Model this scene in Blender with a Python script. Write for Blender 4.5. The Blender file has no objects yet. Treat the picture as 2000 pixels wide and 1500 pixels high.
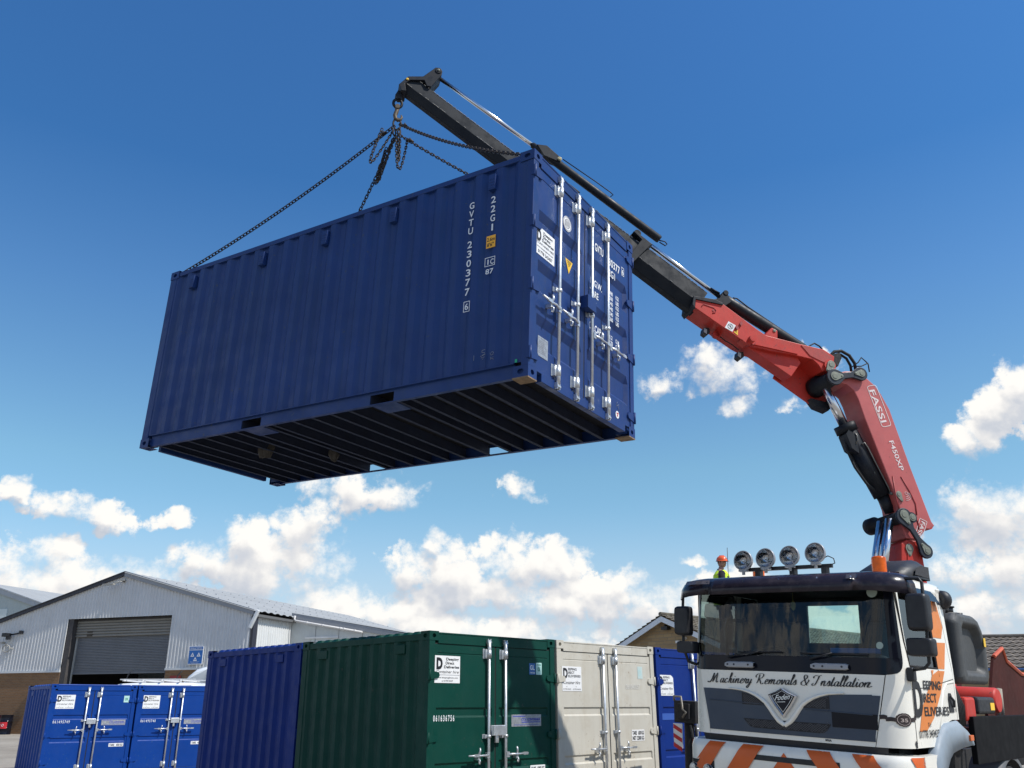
import bpy, bmesh, math, random
import numpy as np
from mathutils import Vector, Matrix
S = bpy.context.scene
COL = S.collection
R = math.radians
random.seed(7)

# ------------------------------------------------------------------ camera
cam_d = bpy.data.cameras.new("camera")
cam = bpy.data.objects.new("camera", cam_d)
COL.objects.link(cam)
cam_d.sensor_fit = 'HORIZONTAL'
cam_d.sensor_width = 36.0
cam_d.lens = 1688.0 / 2000.0 * 36.0
cam_d.clip_start = 0.05
cam_d.clip_end = 4000
cam.location = (0, 0, 1.643)
_th, _ro = 0.3581, -0.0036
_f = Vector((0, math.cos(_th), math.sin(_th)))
_r = Vector((1, 0, 0))
_u = _r.cross(_f)
_r2 = _r * math.cos(_ro) + _u * math.sin(_ro)
_u2 = _u * math.cos(_ro) - _r * math.sin(_ro)
cam.rotation_euler = Matrix((_r2, _u2, -_f)).transposed().to_euler()
S.camera = cam
S.render.resolution_x = 1024
S.render.resolution_y = 768

# ------------------------------------------------------------------ world
SUN_AZ = R(-24)      # direction towards the sun, measured from +X
SUN_EL = R(52)
sun_dir = Vector((math.cos(SUN_EL) * math.cos(SUN_AZ), math.cos(SUN_EL) * math.sin(SUN_AZ), math.sin(SUN_EL)))
W = bpy.data.worlds.new("World")
S.world = W
W.use_nodes = True
nt = W.node_tree
nt.nodes.clear()

class NG:
    """small helper to write node maths"""
    def __init__(s, tree): s.t = tree
    def n(s, typ, **kw):
        nd = s.t.nodes.new(typ)
        for k, v in kw.items():
            setattr(nd, k, v)
        return nd
    def link(s, a, b): s.t.links.new(a, b)
    def put(s, sock, v):
        if isinstance(v, bpy.types.NodeSocket): s.link(v, sock)
        else: sock.default_value = v
    def m(s, op, a, b=None, c=None, clamp=False):
        nd = s.n('ShaderNodeMath', operation=op)
        nd.use_clamp = clamp
        s.put(nd.inputs[0], a)
        if b is not None: s.put(nd.inputs[1], b)
        if c is not None: s.put(nd.inputs[2], c)
        return nd.outputs[0]
    def vm(s, op, a, b=None, c=None):
        nd = s.n('ShaderNodeVectorMath', operation=op)
        s.put(nd.inputs[0], a)
        if b is not None: s.put(nd.inputs[1], b)
        if c is not None: s.put(nd.inputs[2], c)
        return nd.outputs['Value'] if op in ('LENGTH', 'DOT_PRODUCT') else nd.outputs[0]
    def noise(s, vec, scale, detail=4, rough=.5, dist=0, dims='3D'):
        nd = s.n('ShaderNodeTexNoise', noise_dimensions=dims)
        if vec is not None: s.link(vec, nd.inputs['Vector'])
        nd.inputs['Scale'].default_value = scale
        nd.inputs['Detail'].default_value = detail
        nd.inputs['Roughness'].default_value = rough
        nd.inputs['Distortion'].default_value = dist
        return nd
    def ramp(s, fac, stops, interp='LINEAR'):
        nd = s.n('ShaderNodeValToRGB')
        cr = nd.color_ramp
        cr.interpolation = interp
        while len(cr.elements) < len(stops): cr.elements.new(0.5)
        for e, (p, c) in zip(cr.elements, stops):
            e.position = p
            e.color = (*c, 1) if len(c) == 3 else c
        s.link(fac, nd.inputs[0])
        return nd.outputs[0]
    def mr(s, v, a, b, c=0., d=1., interp='LINEAR'):
        nd = s.n('ShaderNodeMapRange', interpolation_type=interp)
        s.put(nd.inputs[0], v)
        for i, x in enumerate((a, b, c, d)): nd.inputs[1 + i].default_value = x
        return nd.outputs[0]
    def mix(s, fac, a, b, blend='MIX'):
        nd = s.n('ShaderNodeMix', data_type='RGBA', blend_type=blend)
        s.put(nd.inputs[0], fac)
        s.put(nd.inputs[6], a if isinstance(a, bpy.types.NodeSocket) else (*a, 1))
        s.put(nd.inputs[7], b if isinstance(b, bpy.types.NodeSocket) else (*b, 1))
        return nd.outputs[2]

# each cloud bank of the sky: azimuth, elevation, half width, half height (degrees), weight
CLOUDS = [(-30.3, 11.9, 0.9, 0.75, 1), (-27.4, 11.35, 1.9, 0.95, 1), (-25.6, 10.9, 2.1, 0.9, .9), (-23.4, 10.6, 1.7, 0.65, .9), (-21.4, 11.0, 1.0, 0.7, .9),
 (-31.5, 7.9, 5.0, 1.3, 1), (-28.0, 8.6, 1.5, 0.8, .9), (-29, 6.2, 6, 2.1, 1.1), (-23.5, 7.0, 3.4, 1.4, .8), (-22, 5.6, 7, 1.5, 1), (-18.8, 8.6, 2.6, 1.4, .9), (-17.2, 9.9, 1.6, 1.5, 1),
 (-16.2, 8.4, 2.6, 2.2, 1), (-14.0, 8.6, 2.6, 2.6, 1), (-13.4, 10.6, 2.2, 2.0, 1), (-12.7, 11.9, 1.4, 1.2, 1), (-11.0, 13.4, 3.4, 1.4, .72), (-7.4, 13.2, 2.0, 1.1, .75),
 (0.3, 13.6, 1.3, 1.0, .85), (1.2, 13.05, 1.3, 0.5, .7), (-4.8, 10.3, 0.8, 1.0, .85), (-6.3, 8.6, 2.2, 1.5, .9), (-3.6, 8.1, 3.0, 1.9, 1), (-0.2, 8.7, 3.2, 1.7, 1), (2.4, 8.8, 2.8, 1.5, 1),
 (-1.5, 6.9, 6, 1.1, .9), (5.6, 7.4, 4.0, 1.0, .85), (4, 6.4, 7, 1.1, .9), (10.5, 6.0, 5, 1.4, .85), (-11.5, 6.0, 6, 1.4, .95), (-7.6, 5.6, 3.6, 1.2, .9), (-3.5, 4.6, 9, 1.1, .95),
 (10.3, 20.3, 1.4, 0.95, 1), (14.4, 20.4, 2.6, 1.3, 1), (13.8, 21.5, 1.4, 1.1, 1), (12.2, 20.2, 1.6, .5, .55), (15.4, 18.3, 1.3, 0.8, .85), (19.5, 20.9, 1.6, 1.0, .7), (21.2, 20.2, 1.8, 1.2, .7),
 (29.4, 14.9, 1.9, 1.0, .95), (30.8, 16.3, 1.5, 1.5, 1), (32.2, 17.3, 1.6, 1.5, 1), (32.5, 15.3, 2, 1.8, .9), (28.6, 11.4, 1.9, 1.6, .75), (30.2, 10.2, 3.2, 2.2, .95), (29.8, 7.6, 4.0, 1.9, 1),
 (27.6, 5.5, 3.6, 0.8, .9), (30.5, 5.2, 5, 1.6, .8), (11.4, 8.75, 1.6, 0.4, .55), (5.2, 4.5, 1.5, 0.5, .7), (14.2, 7.3, 2.4, 1.2, .8), (18.9, 18.2, 0.9, 0.9, .55), (0, 3.4, 14, .9, .9), (16, 4.6, 8, 1.6, .8),
 (24, 4.6, 7, 1.5, .8), (-38, 7, 8, 3, 1), (-42, 14, 6, 2.5, .8), (40, 12, 7, 3, .9), (47, 7, 8, 3, 1), (62, 12, 14, 5, 1), (-62, 10, 14, 5, 1), (90, 20, 20, 7, .9), (-95, 16, 22, 8, .9), (140, 18, 22, 9, 1), (-140, 18, 22, 9, 1), (180, 12, 25, 7, 1), (165, 38, 12, 6, .7), (-125, 40, 14, 7, .8)]

grp = bpy.data.node_groups.new("cloud_density", 'ShaderNodeTree')
grp.interface.new_socket("Dir", in_out='INPUT', socket_type='NodeSocketVector')
grp.interface.new_socket("Density", in_out='OUTPUT', socket_type='NodeSocketFloat')
grp.interface.new_socket("Smooth", in_out='OUTPUT', socket_type='NodeSocketFloat')
grp.interface.new_socket("Bulk", in_out='OUTPUT', socket_type='NodeSocketFloat')
g = NG(grp)
gi = g.n('NodeGroupInput'); go = g.n('NodeGroupOutput')
v0 = gi.outputs[0]       # (az deg, el deg, 0)
# billowy warp of the coordinates
w1 = g.noise(v0, 0.33, 3, .55); w2 = g.noise(v0, 1.25, 4, .6)
wa = g.vm('MULTIPLY', g.vm('SUBTRACT', w1.outputs['Color'], (.5, .5, .5)), (3.2, 2.0, 0))
wb = g.vm('MULTIPLY', g.vm('SUBTRACT', w2.outputs['Color'], (.5, .5, .5)), (1.1, 0.9, 0))
v1 = g.vm('ADD', v0, g.vm('ADD', wa, wb))
v1 = g.vm('MULTIPLY', v1, (1, 1, 0))
acc = None
for (a, e, ra, re, wt) in CLOUDS:
    q = g.vm('MULTIPLY_ADD', v1, (1 / (ra * 1.25), 1 / (re * 1.25), 0), (-a / (ra * 1.25), -e / (re * 1.25), 0))
    d = g.m('MULTIPLY_ADD', g.vm('DOT_PRODUCT', q, q), -1.0 * min(1, .75 + .25 * wt), 1.0 * wt)
    acc = d if acc is None else g.m('SMOOTH_MAX', acc, d, .25)
acc = g.m('MAXIMUM', acc, -1.2)
def puff(vec, scale):
    nd = g.n('ShaderNodeTexVoronoi', feature='F1', voronoi_dimensions='2D')
    g.link(vec, nd.inputs['Vector']); nd.inputs['Scale'].default_value = scale
    return g.m('SUBTRACT', .42, nd.outputs['Distance'])
n1 = g.noise(v0, 0.40, 4, .55)
vw = g.vm('ADD', v0, g.vm('MULTIPLY', g.vm('SUBTRACT', w2.outputs['Color'], (.5, .5, .5)), (.5, .5, 0)))
p1 = puff(vw, .48); p2 = puff(vw, 1.25)
base = g.m('ADD', acc, g.m('MULTIPLY', g.m('SUBTRACT', n1.outputs[0], .5), 1.7))
base = g.m('MULTIPLY_ADD', p1, .85, base)
base = g.m('MULTIPLY_ADD', p2, .42, base)
n2 = g.noise(v0, 2.6, 6, .68)
full = g.m('MULTIPLY_ADD', g.m('SUBTRACT', n2.outputs[0], .5), 1.15, base)
full = g.m('ADD', full, -.02)
g.link(full, go.inputs[0]); g.link(acc, go.inputs[2])
g.link(g.m('MULTIPLY_ADD', g.m('SUBTRACT', n2.outputs[0], .5), .35, base), go.inputs[1])

g = NG(nt)
tc = g.n('ShaderNodeTexCoord')
sep = g.n('ShaderNodeSeparateXYZ'); g.link(tc.outputs['Generated'], sep.inputs[0])
az = g.m('MULTIPLY', g.m('ARCTAN2', sep.outputs[0], sep.outputs[1]), 57.29578)
el = g.m('MULTIPLY', g.m('ARCSINE', sep.outputs[2]), 57.29578)
cv = g.n('ShaderNodeCombineXYZ'); g.link(az, cv.inputs[0]); g.link(el, cv.inputs[1])
def dens(vec):
    nd = g.n('ShaderNodeGroup'); nd.node_tree = grp
    g.link(vec, nd.inputs[0]); return nd.outputs
D0, S0, B0 = dens(cv.outputs[0])
S1 = dens(g.vm('ADD', cv.outputs[0], (.30, .62, 0)))[1]
B1 = dens(g.vm('ADD', cv.outputs[0], (.3, 1.3, 0)))[2]
sky = g.n('ShaderNodeTexSky', sky_type='NISHITA')
sky.sun_disc = False
sky.sun_elevation = SUN_EL
sky.sun_rotation = math.pi / 2 - SUN_AZ
sky.altitude = 30
sky.air_density = 1.0
sky.dust_density = 0.55
sky.ozone_density = 2.6
sn = g.noise(cv.outputs[0], .22, 2, .5)
soft = g.mr(sn.outputs[0], .35, .62, .38, 1.35)
alpha = g.mr(g.m('DIVIDE', g.m('ADD', D0, .02), soft), 0, 1, 0, 1, 'SMOOTHSTEP')
alpha = g.m('MULTIPLY', alpha, g.mr(sep.outputs[2], -.02, .02, 0, 1))
thick = g.mr(S0, .35, 1.7, 0, 1, 'SMOOTHSTEP')
lit = g.mr(g.m('SUBTRACT', S0, S1), -.40, .60, 0, 1)
lit2 = g.mr(g.m('SUBTRACT', B0, B1), -.55, .45, -.5, .35)
lit = g.m('ADD', g.m('MULTIPLY_ADD', lit, .55, .50), lit2)
lit = g.m('SUBTRACT', lit, g.m('MULTIPLY', thick, .28), clamp=True)
ccol = g.ramp(lit, [(0.0, (5.4, 5.9, 6.7)), (.30, (6.4, 6.7, 7.3)), (.6, (8.0, 8.0, 8.1)), (.85, (9.7, 9.5, 9.2)), (1.0, (10.2, 10.0, 9.6))])
hz = g.mr(el, 1.0, 13.0, .85, 0.0, 'SMOOTHSTEP')
tint = g.ramp(g.mr(el, 0, 50, 0, 1), [(0.0, (1.25, 1.35, 1.5)), (.29, (1.19, 1.56, 1.49)), (.5, (.80, 1.30, 1.60)), (.66, (.50, 1.10, 1.56)), (.9, (.54, 1.15, 1.68))])
skyc = g.mix(1.0, sky.outputs[0], tint, 'MULTIPLY')
skyc = g.mix(hz, skyc, (5.7, 6.7, 7.9))
fin = g.mix(alpha, skyc, ccol)
bg = g.n('ShaderNodeBackground'); g.link(fin, bg.inputs[0]); bg.inputs[1].default_value = 0.1
out = g.n('ShaderNodeOutputWorld'); g.link(bg.outputs[0], out.inputs[0])
W.cycles.sampling_method = 'MANUAL'
W.cycles.sample_map_resolution = 512

# ------------------------------------------------------------------ sun
sun_l = bpy.data.lights.new("sun", 'SUN')
sun_l.energy = 4.8
sun_l.angle = R(0.55)
sun_l.color = (1.0, 0.955, 0.88)
sun = bpy.data.objects.new("sun", sun_l)
COL.objects.link(sun)
sun.location = (20, -10, 40)
sun.rotation_euler = sun_dir.to_track_quat('Z', 'Y').to_euler()

vs = S.view_settings
vs.view_transform = 'Standard'
vs.look = 'None'
vs.exposure = 0.0
vs.gamma = 1.0
vs.use_curve_mapping = False
S.render.engine = 'CYCLES'
S.cycles.transparent_max_bounces = 16

# ------------------------------------------------------------------ materials
MATS = {}
def mat(name, col, rough=.5, metal=0., var=.10, vscale=1.6, bump=.0, bscale=60., spec=.5, dirt=0., dirtcol=(.12, .10, .08), streak=0., coat=0., rvar=.15, trans=0., emit=None, col2=None, chips=0., chipcol=(.10, .055, .03)):
    if name in MATS: return MATS[name]
    m = bpy.data.materials.new(name); m.use_nodes = True
    t = m.node_tree; b = t.nodes['Principled BSDF']; q = NG(t)
    tcn = q.n('ShaderNodeTexCoord'); ob = tcn.outputs['Object']
    nz = q.noise(ob, vscale, 6, .6)
    hi = tuple(min(1, c * (1 + var)) for c in col); lo = tuple(c * (1 - var) for c in col)
    if col2: lo = col2
    c = q.ramp(nz.outputs[0], [(.3, lo), (.7, hi)])
    if dirt > 0:
        dn = q.noise(ob, vscale * 3.1, 8, .7)
        c = q.mix(q.m('MULTIPLY', q.mr(dn.outputs[0], .5, .72, 0, 1), dirt), c, dirtcol)
    if streak > 0:
        mp = q.n('ShaderNodeMapping'); mp.inputs['Scale'].default_value = (9, 9, .45)
        q.link(ob, mp.inputs[0])
        sn = q.noise(mp.outputs[0], 1.0, 6, .65)
        c = q.mix(q.m('MULTIPLY', q.mr(sn.outputs[0], .48, .75, 0, 1), streak), c, dirtcol)
    if chips > 0:
        cn = q.noise(ob, 17., 3, .55); cm_ = q.noise(ob, 1.3, 2, .5)
        c = q.mix(q.m('MULTIPLY', q.m('MULTIPLY', q.mr(cn.outputs[0], .66, .70, 0, 1), q.mr(cm_.outputs[0], .48, .6, 0, 1)), chips), c, chipcol)
    q.link(c, b.inputs['Base Color'])
    rn = q.noise(ob, vscale * 5, 5, .6)
    q.link(q.mr(rn.outputs[0], .3, .7, max(.03, rough - rvar * .5), min(1, rough + rvar)), b.inputs['Roughness'])
    b.inputs['Metallic'].default_value = metal
    b.inputs['Specular IOR Level'].default_value = spec
    if coat: b.inputs['Coat Weight'].default_value = coat; b.inputs['Coat Roughness'].default_value = .08
    if bump > 0:
        bn = q.noise(ob, bscale, 4, .6); bp_ = q.n('ShaderNodeBump')
        bp_.inputs['Strength'].default_value = bump; bp_.inputs['Distance'].default_value = .01
        q.link(bn.outputs[0], bp_.inputs['Height']); q.link(bp_.outputs[0], b.inputs['Normal'])
    if emit: b.inputs['Emission Color'].default_value = (*emit[0], 1); b.inputs['Emission Strength'].default_value = emit[1]
    MATS[name] = m
    return m

def glass_mat(name, tint, rough=.02, refl=1.0):
    if name in MATS: return MATS[name]
    m = bpy.data.materials.new(name); m.use_nodes = True
    t = m.node_tree; t.nodes.clear(); q = NG(t)
    tr = q.n('ShaderNodeBsdfTransparent'); tr.inputs[0].default_value = (*tint, 1)
    gl = q.n('ShaderNodeBsdfGlossy'); gl.inputs['Roughness'].default_value = rough
    fr = q.n('ShaderNodeFresnel'); fr.inputs[0].default_value = 1.52
    mx = q.n('ShaderNodeMixShader')
    q.link(q.m('MULTIPLY', fr.outputs[0], refl, clamp=True), mx.inputs[0])
    q.link(tr.outputs[0], mx.inputs[1]); q.link(gl.outputs[0], mx.inputs[2])
    o_ = q.n('ShaderNodeOutputMaterial'); q.link(mx.outputs[0], o_.inputs[0])
    MATS[name] = m
    return m

def brick_mat(name, c1, c2, mortar, bw=.225, bh=.075, axis='X', mort=.01):
    m = bpy.data.materials.new(name); m.use_nodes = True
    t = m.node_tree; b = t.nodes['Principled BSDF']; q = NG(t)
    tcn = q.n('ShaderNodeTexCoord'); sp = q.n('ShaderNodeSeparateXYZ'); q.link(tcn.outputs['Object'], sp.inputs[0])
    cb = q.n('ShaderNodeCombineXYZ'); q.link(sp.outputs[axis], cb.inputs[0]); q.link(sp.outputs['Z'], cb.inputs[1])
    br = q.n('ShaderNodeTexBrick'); q.link(cb.outputs[0], br.inputs['Vector'])
    br.inputs['Scale'].default_value = 1; br.inputs['Brick Width'].default_value = bw; br.inputs['Row Height'].default_value = bh
    br.inputs['Mortar Size'].default_value = mort; br.inputs['Color1'].default_value = (*c1, 1); br.inputs['Color2'].default_value = (*c2, 1); br.inputs['Mortar'].default_value = (*mortar, 1)
    nz = q.noise(tcn.outputs['Object'], 1.1, 5, .6)
    c = q.mix(q.mr(nz.outputs[0], .35, .7, 0, .35), br.outputs[0], tuple(x * .6 for x in c1))
    q.link(c, b.inputs['Base Color']); b.inputs['Roughness'].default_value = .9
    bp_ = q.n('ShaderNodeBump'); bp_.inputs['Strength'].default_value = .5; bp_.inputs['Distance'].default_value = .01
    q.link(br.outputs['Fac'], bp_.inputs['Height']); bp_.invert = True; q.link(bp_.outputs[0], b.inputs['Normal'])
    return m

navy = mat("navy_container_paint", (.011, .038, .155), .42, 0, .16, .9, .22, 3.5, spec=.32, dirt=.12, dirtcol=(.025, .05, .11), streak=.42, rvar=.22, chips=.9, chipcol=(.05, .065, .10))
navy_dark = mat("navy_underside_paint", (.022, .030, .058), .7, 0, .2, 2., spec=.3, dirt=.3, dirtcol=(.028, .026, .028))
royal = mat("royal_blue_paint", (.0008, .040, .235), .45, 0, .1, 1.2, .12, 4., spec=.22, dirt=.10, dirtcol=(.01, .06, .25), streak=.12, chips=.6, chipcol=(.04, .09, .18))
deepblue = mat("deep_blue_paint", (.0008, .022, .175), .48, 0, .12, 1.2, .12, 4., spec=.20, dirt=.10, dirtcol=(.01, .025, .12), streak=.12)
green = mat("green_container_paint", (.0008, .042, .030), .5, 0, .12, 1.1, .12, 4., spec=.20, dirt=.10, dirtcol=(.01, .06, .05), streak=.15, chips=.7, chipcol=(.045, .06, .05))
cream = mat("cream_container_paint", (.52, .495, .43), .5, 0, .06, 1.2, .04, 9., spec=.3, dirt=.35, dirtcol=(.38, .32, .23), streak=.3, chips=.6, chipcol=(.22, .15, .09))
galv = mat("galvanised_steel", (.62, .64, .66), .36, .75, .15, 9., .04, 80., dirt=.2, dirtcol=(.25, .25, .25))
rubber = mat("black_rubber", (.012, .012, .013), .75, 0, .2, 6.)
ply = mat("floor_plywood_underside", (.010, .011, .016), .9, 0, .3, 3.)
white_vinyl = mat("white_sticker_vinyl", (.78, .78, .78), .4, 0, .04, 4.)
ink = mat("black_ink", (.012, .012, .015), .5, 0, .0)
white_ink = mat("white_lettering_paint", (.74, .76, .78), .5, 0, .08, 8.)
orange_tag = mat("orange_tag", (.85, .42, .03), .45)
yellow_tag = mat("yellow_tag", (.85, .52, .03), .45)
silver_tag = mat("silver_plate", (.42, .43, .45), .4, .6, .25, 30.)
blue_ink = mat("blue_ink", (.03, .05, .42), .5)
cyan_tag = mat("pale_cyan_label", (.42, .66, .62), .45)
gl_blue = mat("blue_label", (.02, .12, .35), .45)
rust = mat("rusty_bare_steel", (.16, .10, .06), .75, .2, .35, 12.)
# ------------------------------------------------------------------ mesh helpers
def ident(x, y, z): return (x, y, z)
class MB:
    def __init__(s, fn=ident):
        s.v = []; s.f = []; s.mi = []; s.sm = []; s.fn = fn; s.cm = 0
    def V(s, x, y, z):
        s.v.append(tuple(s.fn(x, y, z))); return len(s.v) - 1
    def F(s, idx, smooth=False):
        s.f.append(tuple(idx)); s.mi.append(s.cm); s.sm.append(smooth)
    def box(s, x0, x1, y0, y1, z0, z1):
        i = [s.V(x, y, z) for z in (z0, z1) for x, y in ((x0, y0), (x1, y0), (x1, y1), (x0, y1))]
        for q in ((0, 3, 2, 1), (4, 5, 6, 7), (0, 1, 5, 4), (1, 2, 6, 5), (2, 3, 7, 6), (3, 0, 4, 7)):
            s.F([i[k] for k in q])
        return s
    def prism(s, poly, w0, w1, axes='xzy', smooth=False):
        """extrude a 2-D polygon; axes names which coordinate gets u, v, w"""
        def P(u, v, w):
            d = {axes[0]: u, axes[1]: v, axes[2]: w}
            return s.V(d['x'], d['y'], d['z'])
        a = [P(u, v, w0) for u, v in poly]; b = [P(u, v, w1) for u, v in poly]
        n = len(poly)
        s.F(a[::-1]); s.F(b)
        for k in range(n): s.F((a[k], a[(k + 1) % n], b[(k + 1) % n], b[k]), smooth)
        return s
    def grid(s, rows, smooth=False, closed=False):
        """rows: list of lists of xyz"""
        ids = [[s.V(*p) for p in r] for r in rows]
        n = len(ids[0])
        for a, b in zip(ids, ids[1:]):
            for k in range(n if closed else n - 1):
                s.F((a[k], a[(k + 1) % n], b[(k + 1) % n], b[k]), smooth)
        return ids
    def tube(s, pts, r, n=10, caps=True, smooth=True, closed=False):
        P = [Vector(p) for p in pts]; m = len(P)
        rr = r if isinstance(r, (list, tuple)) else [r] * m
        T = []
        for i in range(m):
            if closed: d = P[(i + 1) % m] - P[i - 1]
            else: d = P[min(i + 1, m - 1)] - P[max(i - 1, 0)]
            T.append(d.normalized())
        up = Vector((0, 0, 1)) if abs(T[0].z) < .9 else Vector((1, 0, 0))
        nrm = T[0].cross(up).normalized(); rings = []
        for i in range(m):
            nrm = (nrm - T[i] * nrm.dot(T[i])).normalized(); bn = T[i].cross(nrm)
            rings.append([s.V(*(P[i] + (nrm * math.cos(2 * math.pi * k / n) + bn * math.sin(2 * math.pi * k / n)) * rr[i])) for k in range(n)])
        for i in range(m if closed else m - 1):
            a, b = rings[i], rings[(i + 1) % m]
            for k in range(n): s.F((a[k], a[(k + 1) % n], b[(k + 1) % n], b[k]), smooth)
        if caps and not closed: s.F(rings[0][::-1]); s.F(rings[-1])
        return s
    def lathe(s, c, ax, prof, n=24, smooth=True, cap0=True, cap1=True):
        """prof: (distance along axis, radius)"""
        c = Vector(c); ax = Vector(ax).normalized()
        u = ax.cross(Vector((0, 0, 1)) if abs(ax.z) < .9 else Vector((1, 0, 0))).normalized(); v = ax.cross(u)
        rings = [[s.V(*(c + ax * d + (u * math.cos(2 * math.pi * k / n) + v * math.sin(2 * math.pi * k / n)) * r)) for k in range(n)] for d, r in prof]
        for a, b in zip(rings, rings[1:]):
            for k in range(n): s.F((a[k], a[(k + 1) % n], b[(k + 1) % n], b[k]), smooth)
        if cap0: s.F(rings[0][::-1])
        if cap1: s.F(rings[-1])
        return s
    def cyl(s, p, q, r, n=20, smooth=True):
        p = Vector(p); q = Vector(q); d = (q - p)
        return s.lathe(p, d, [(0, r), (d.length, r)], n, smooth)
    def beam(s, p, q, w, h, up=(0, 0, 1)):
        p = Vector(p); q = Vector(q); d = (q - p).normalized(); sd = d.cross(Vector(up)).normalized(); u = sd.cross(d)
        i = [s.V(*(e + sd * a * w / 2 + u * b * h / 2)) for e in (p, q) for a, b in ((-1, -1), (1, -1), (1, 1), (-1, 1))]
        for k in ((0, 3, 2, 1), (4, 5, 6, 7), (0, 1, 5, 4), (1, 2, 6, 5), (2, 3, 7, 6), (3, 0, 4, 7)): s.F([i[x] for x in k])
        return s
    def ellipsoid(s, c, r, n=16, m=10):
        rings = []
        for j in range(1, m):
            t = math.pi * j / m
            rings.append([s.V(c[0] + r[0] * math.sin(t) * math.cos(2 * math.pi * k / n), c[1] + r[1] * math.sin(t) * math.sin(2 * math.pi * k / n), c[2] + r[2] * math.cos(t)) for k in range(n)])
        a = s.V(c[0], c[1], c[2] + r[2]); b = s.V(c[0], c[1], c[2] - r[2])
        for p, q in zip(rings, rings[1:]):
            for k in range(n): s.F((p[k], q[k], q[(k + 1) % n], p[(k + 1) % n]), True)
        for k in range(n):
            s.F((a, rings[0][k], rings[0][(k + 1) % n]), True); s.F((b, rings[-1][(k + 1) % n], rings[-1][k]), True)
        return s
    def geo(s, vs_, fs_, fn=None):
        o_ = len(s.v)
        for p in vs_: s.v.append(tuple(fn(*p)) if fn else tuple(p))
        for f in fs_: s.F([o_ + k for k in f])
        return s

def build(name, mb, mats, parent=None, bevel=0, recalc=True, label=None, seg=2, kind=None):
    me = bpy.data.meshes.new(name)
    me.from_pydata(mb.v, [], mb.f)
    for m_ in (mats if isinstance(mats, (list, tuple)) else [mats]): me.materials.append(m_)
    me.polygons.foreach_set('material_index', mb.mi)
    me.polygons.foreach_set('use_smooth', mb.sm)
    if recalc:
        bm = bmesh.new(); bm.from_mesh(me); bmesh.ops.recalc_face_normals(bm, faces=bm.faces); bm.to_mesh(me); bm.free()
    me.update()
    ob = bpy.data.objects.new(name, me); COL.objects.link(ob)
    if parent: ob.parent = parent
    if bevel:
        b = ob.modifiers.new('bevel', 'BEVEL'); b.width = bevel; b.segments = seg; b.limit_method = 'ANGLE'; b.angle_limit = R(35)
        b.harden_normals = False
    if label: ob['label'] = label
    if kind: ob['kind'] = kind
    return ob

def root(name, label, cat, M=None, group=None):
    e = bpy.data.objects.new(name, None); COL.objects.link(e)
    e.empty_display_size = .3
    if M is not None: e.matrix_world = M
    e['label'] = label; e['category'] = cat
    if group: e['group'] = group
    return e

def tag(o, label, cat, group=None):
    o['label'] = label; o['category'] = cat
    if group: o['group'] = group
    return o

def dup(o, parent, M=None):
    c = o.copy(); COL.objects.link(c); c.parent = parent
    if M is not None: c.matrix_local = M
    for ch in list(o.children): dup(ch, c)
    return c

_tc = {}
def text2d(body, bold=0., shear=0.):
    """outline glyphs as flat faces -> verts (x, y), faces, normalised to cap height 1"""
    k = (body, bold, shear)
    if k in _tc: return _tc[k]
    cu = bpy.data.curves.new("lettering_curve", 'FONT'); cu.body = body; cu.size = 1.0; cu.resolution_u = 3
    cu.offset = bold; cu.shear = shear
    ob = bpy.data.objects.new("lettering_tmp", cu); COL.objects.link(ob)
    dg = bpy.context.evaluated_depsgraph_get(); dg.update()
    me = bpy.data.meshes.new_from_object(ob.evaluated_get(dg))
    v = [(p.co.x, p.co.y) for p in me.vertices]; f = [tuple(p.vertices) for p in me.polygons]
    bpy.data.objects.remove(ob); bpy.data.curves.remove(cu); bpy.data.meshes.remove(me)
    x0 = min(a for a, b in v); x1 = max(a for a, b in v)
    H = 0.73
    v = [((a - x0) / (x1 - x0), b / H) for a, b in v]
    _tc[k] = (v, f, (x1 - x0) / H); return _tc[k]

def text(mb, body, O, U, Vv, h, w=None, bold=0., shear=0., align='l', fn=None):
    """lettering on the plane O + U*a + V*b; h cap height, w total width (None: natural)"""
    v, f, asp = text2d(body, bold, shear)
    if w is None: w = asp * h
    O = Vector(O); U = Vector(U); Vv = Vector(Vv)
    off = {'l': 0, 'c': -w / 2, 'r': -w}[align]
    pts = [O + U * (a * w + off) + Vv * (b * h) for a, b in v]
    if fn: pts = [fn(*p) for p in pts]
    o_ = len(mb.v); mb.v.extend([tuple(p) for p in pts])
    for q in f: mb.F([o_ + k for k in q])

def quad(mb, O, U, Vv, w, h, d=0):
    O = Vector(O); U = Vector(U); Vv = Vector(Vv)
    i = [mb.V(*(O + U * a + Vv * b)) for a, b in ((0, 0), (w, 0), (w, h), (0, h))]
    mb.F(i)
def ring(mb, O, U, Vv, r0, r1, n=24, ax=1., a0=0, a1=2 * math.pi):
    O = Vector(O); U = Vector(U); Vv = Vector(Vv); rows = []
    for k in range(n + 1):
        t = a0 + (a1 - a0) * k / n
        rows.append([tuple(O + (U * math.cos(t) * ax + Vv * math.sin(t)) * r) for r in (r0, r1)])
    mb.grid(rows)
def disc(mb, O, U, Vv, r, n=24, ax=1.):
    O = Vector(O); U = Vector(U); Vv = Vector(Vv)
    mb.F([mb.V(*(O + (U * math.cos(2 * math.pi * k / n) * ax + Vv * math.sin(2 * math.pi * k / n)) * r)) for k in range(n)])
def frame_rect(mb, O, U, Vv, w, h, t):
    O = Vector(O); U = Vector(U); Vv = Vector(Vv)
    for (a, b, c, d) in ((0, 0, w, t), (0, h - t, w, t), (0, t, t, h - 2 * t), (w - t, t, t, h - 2 * t)):
        quad(mb, O + U * a + Vv * b, U, Vv, c, d)

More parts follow.
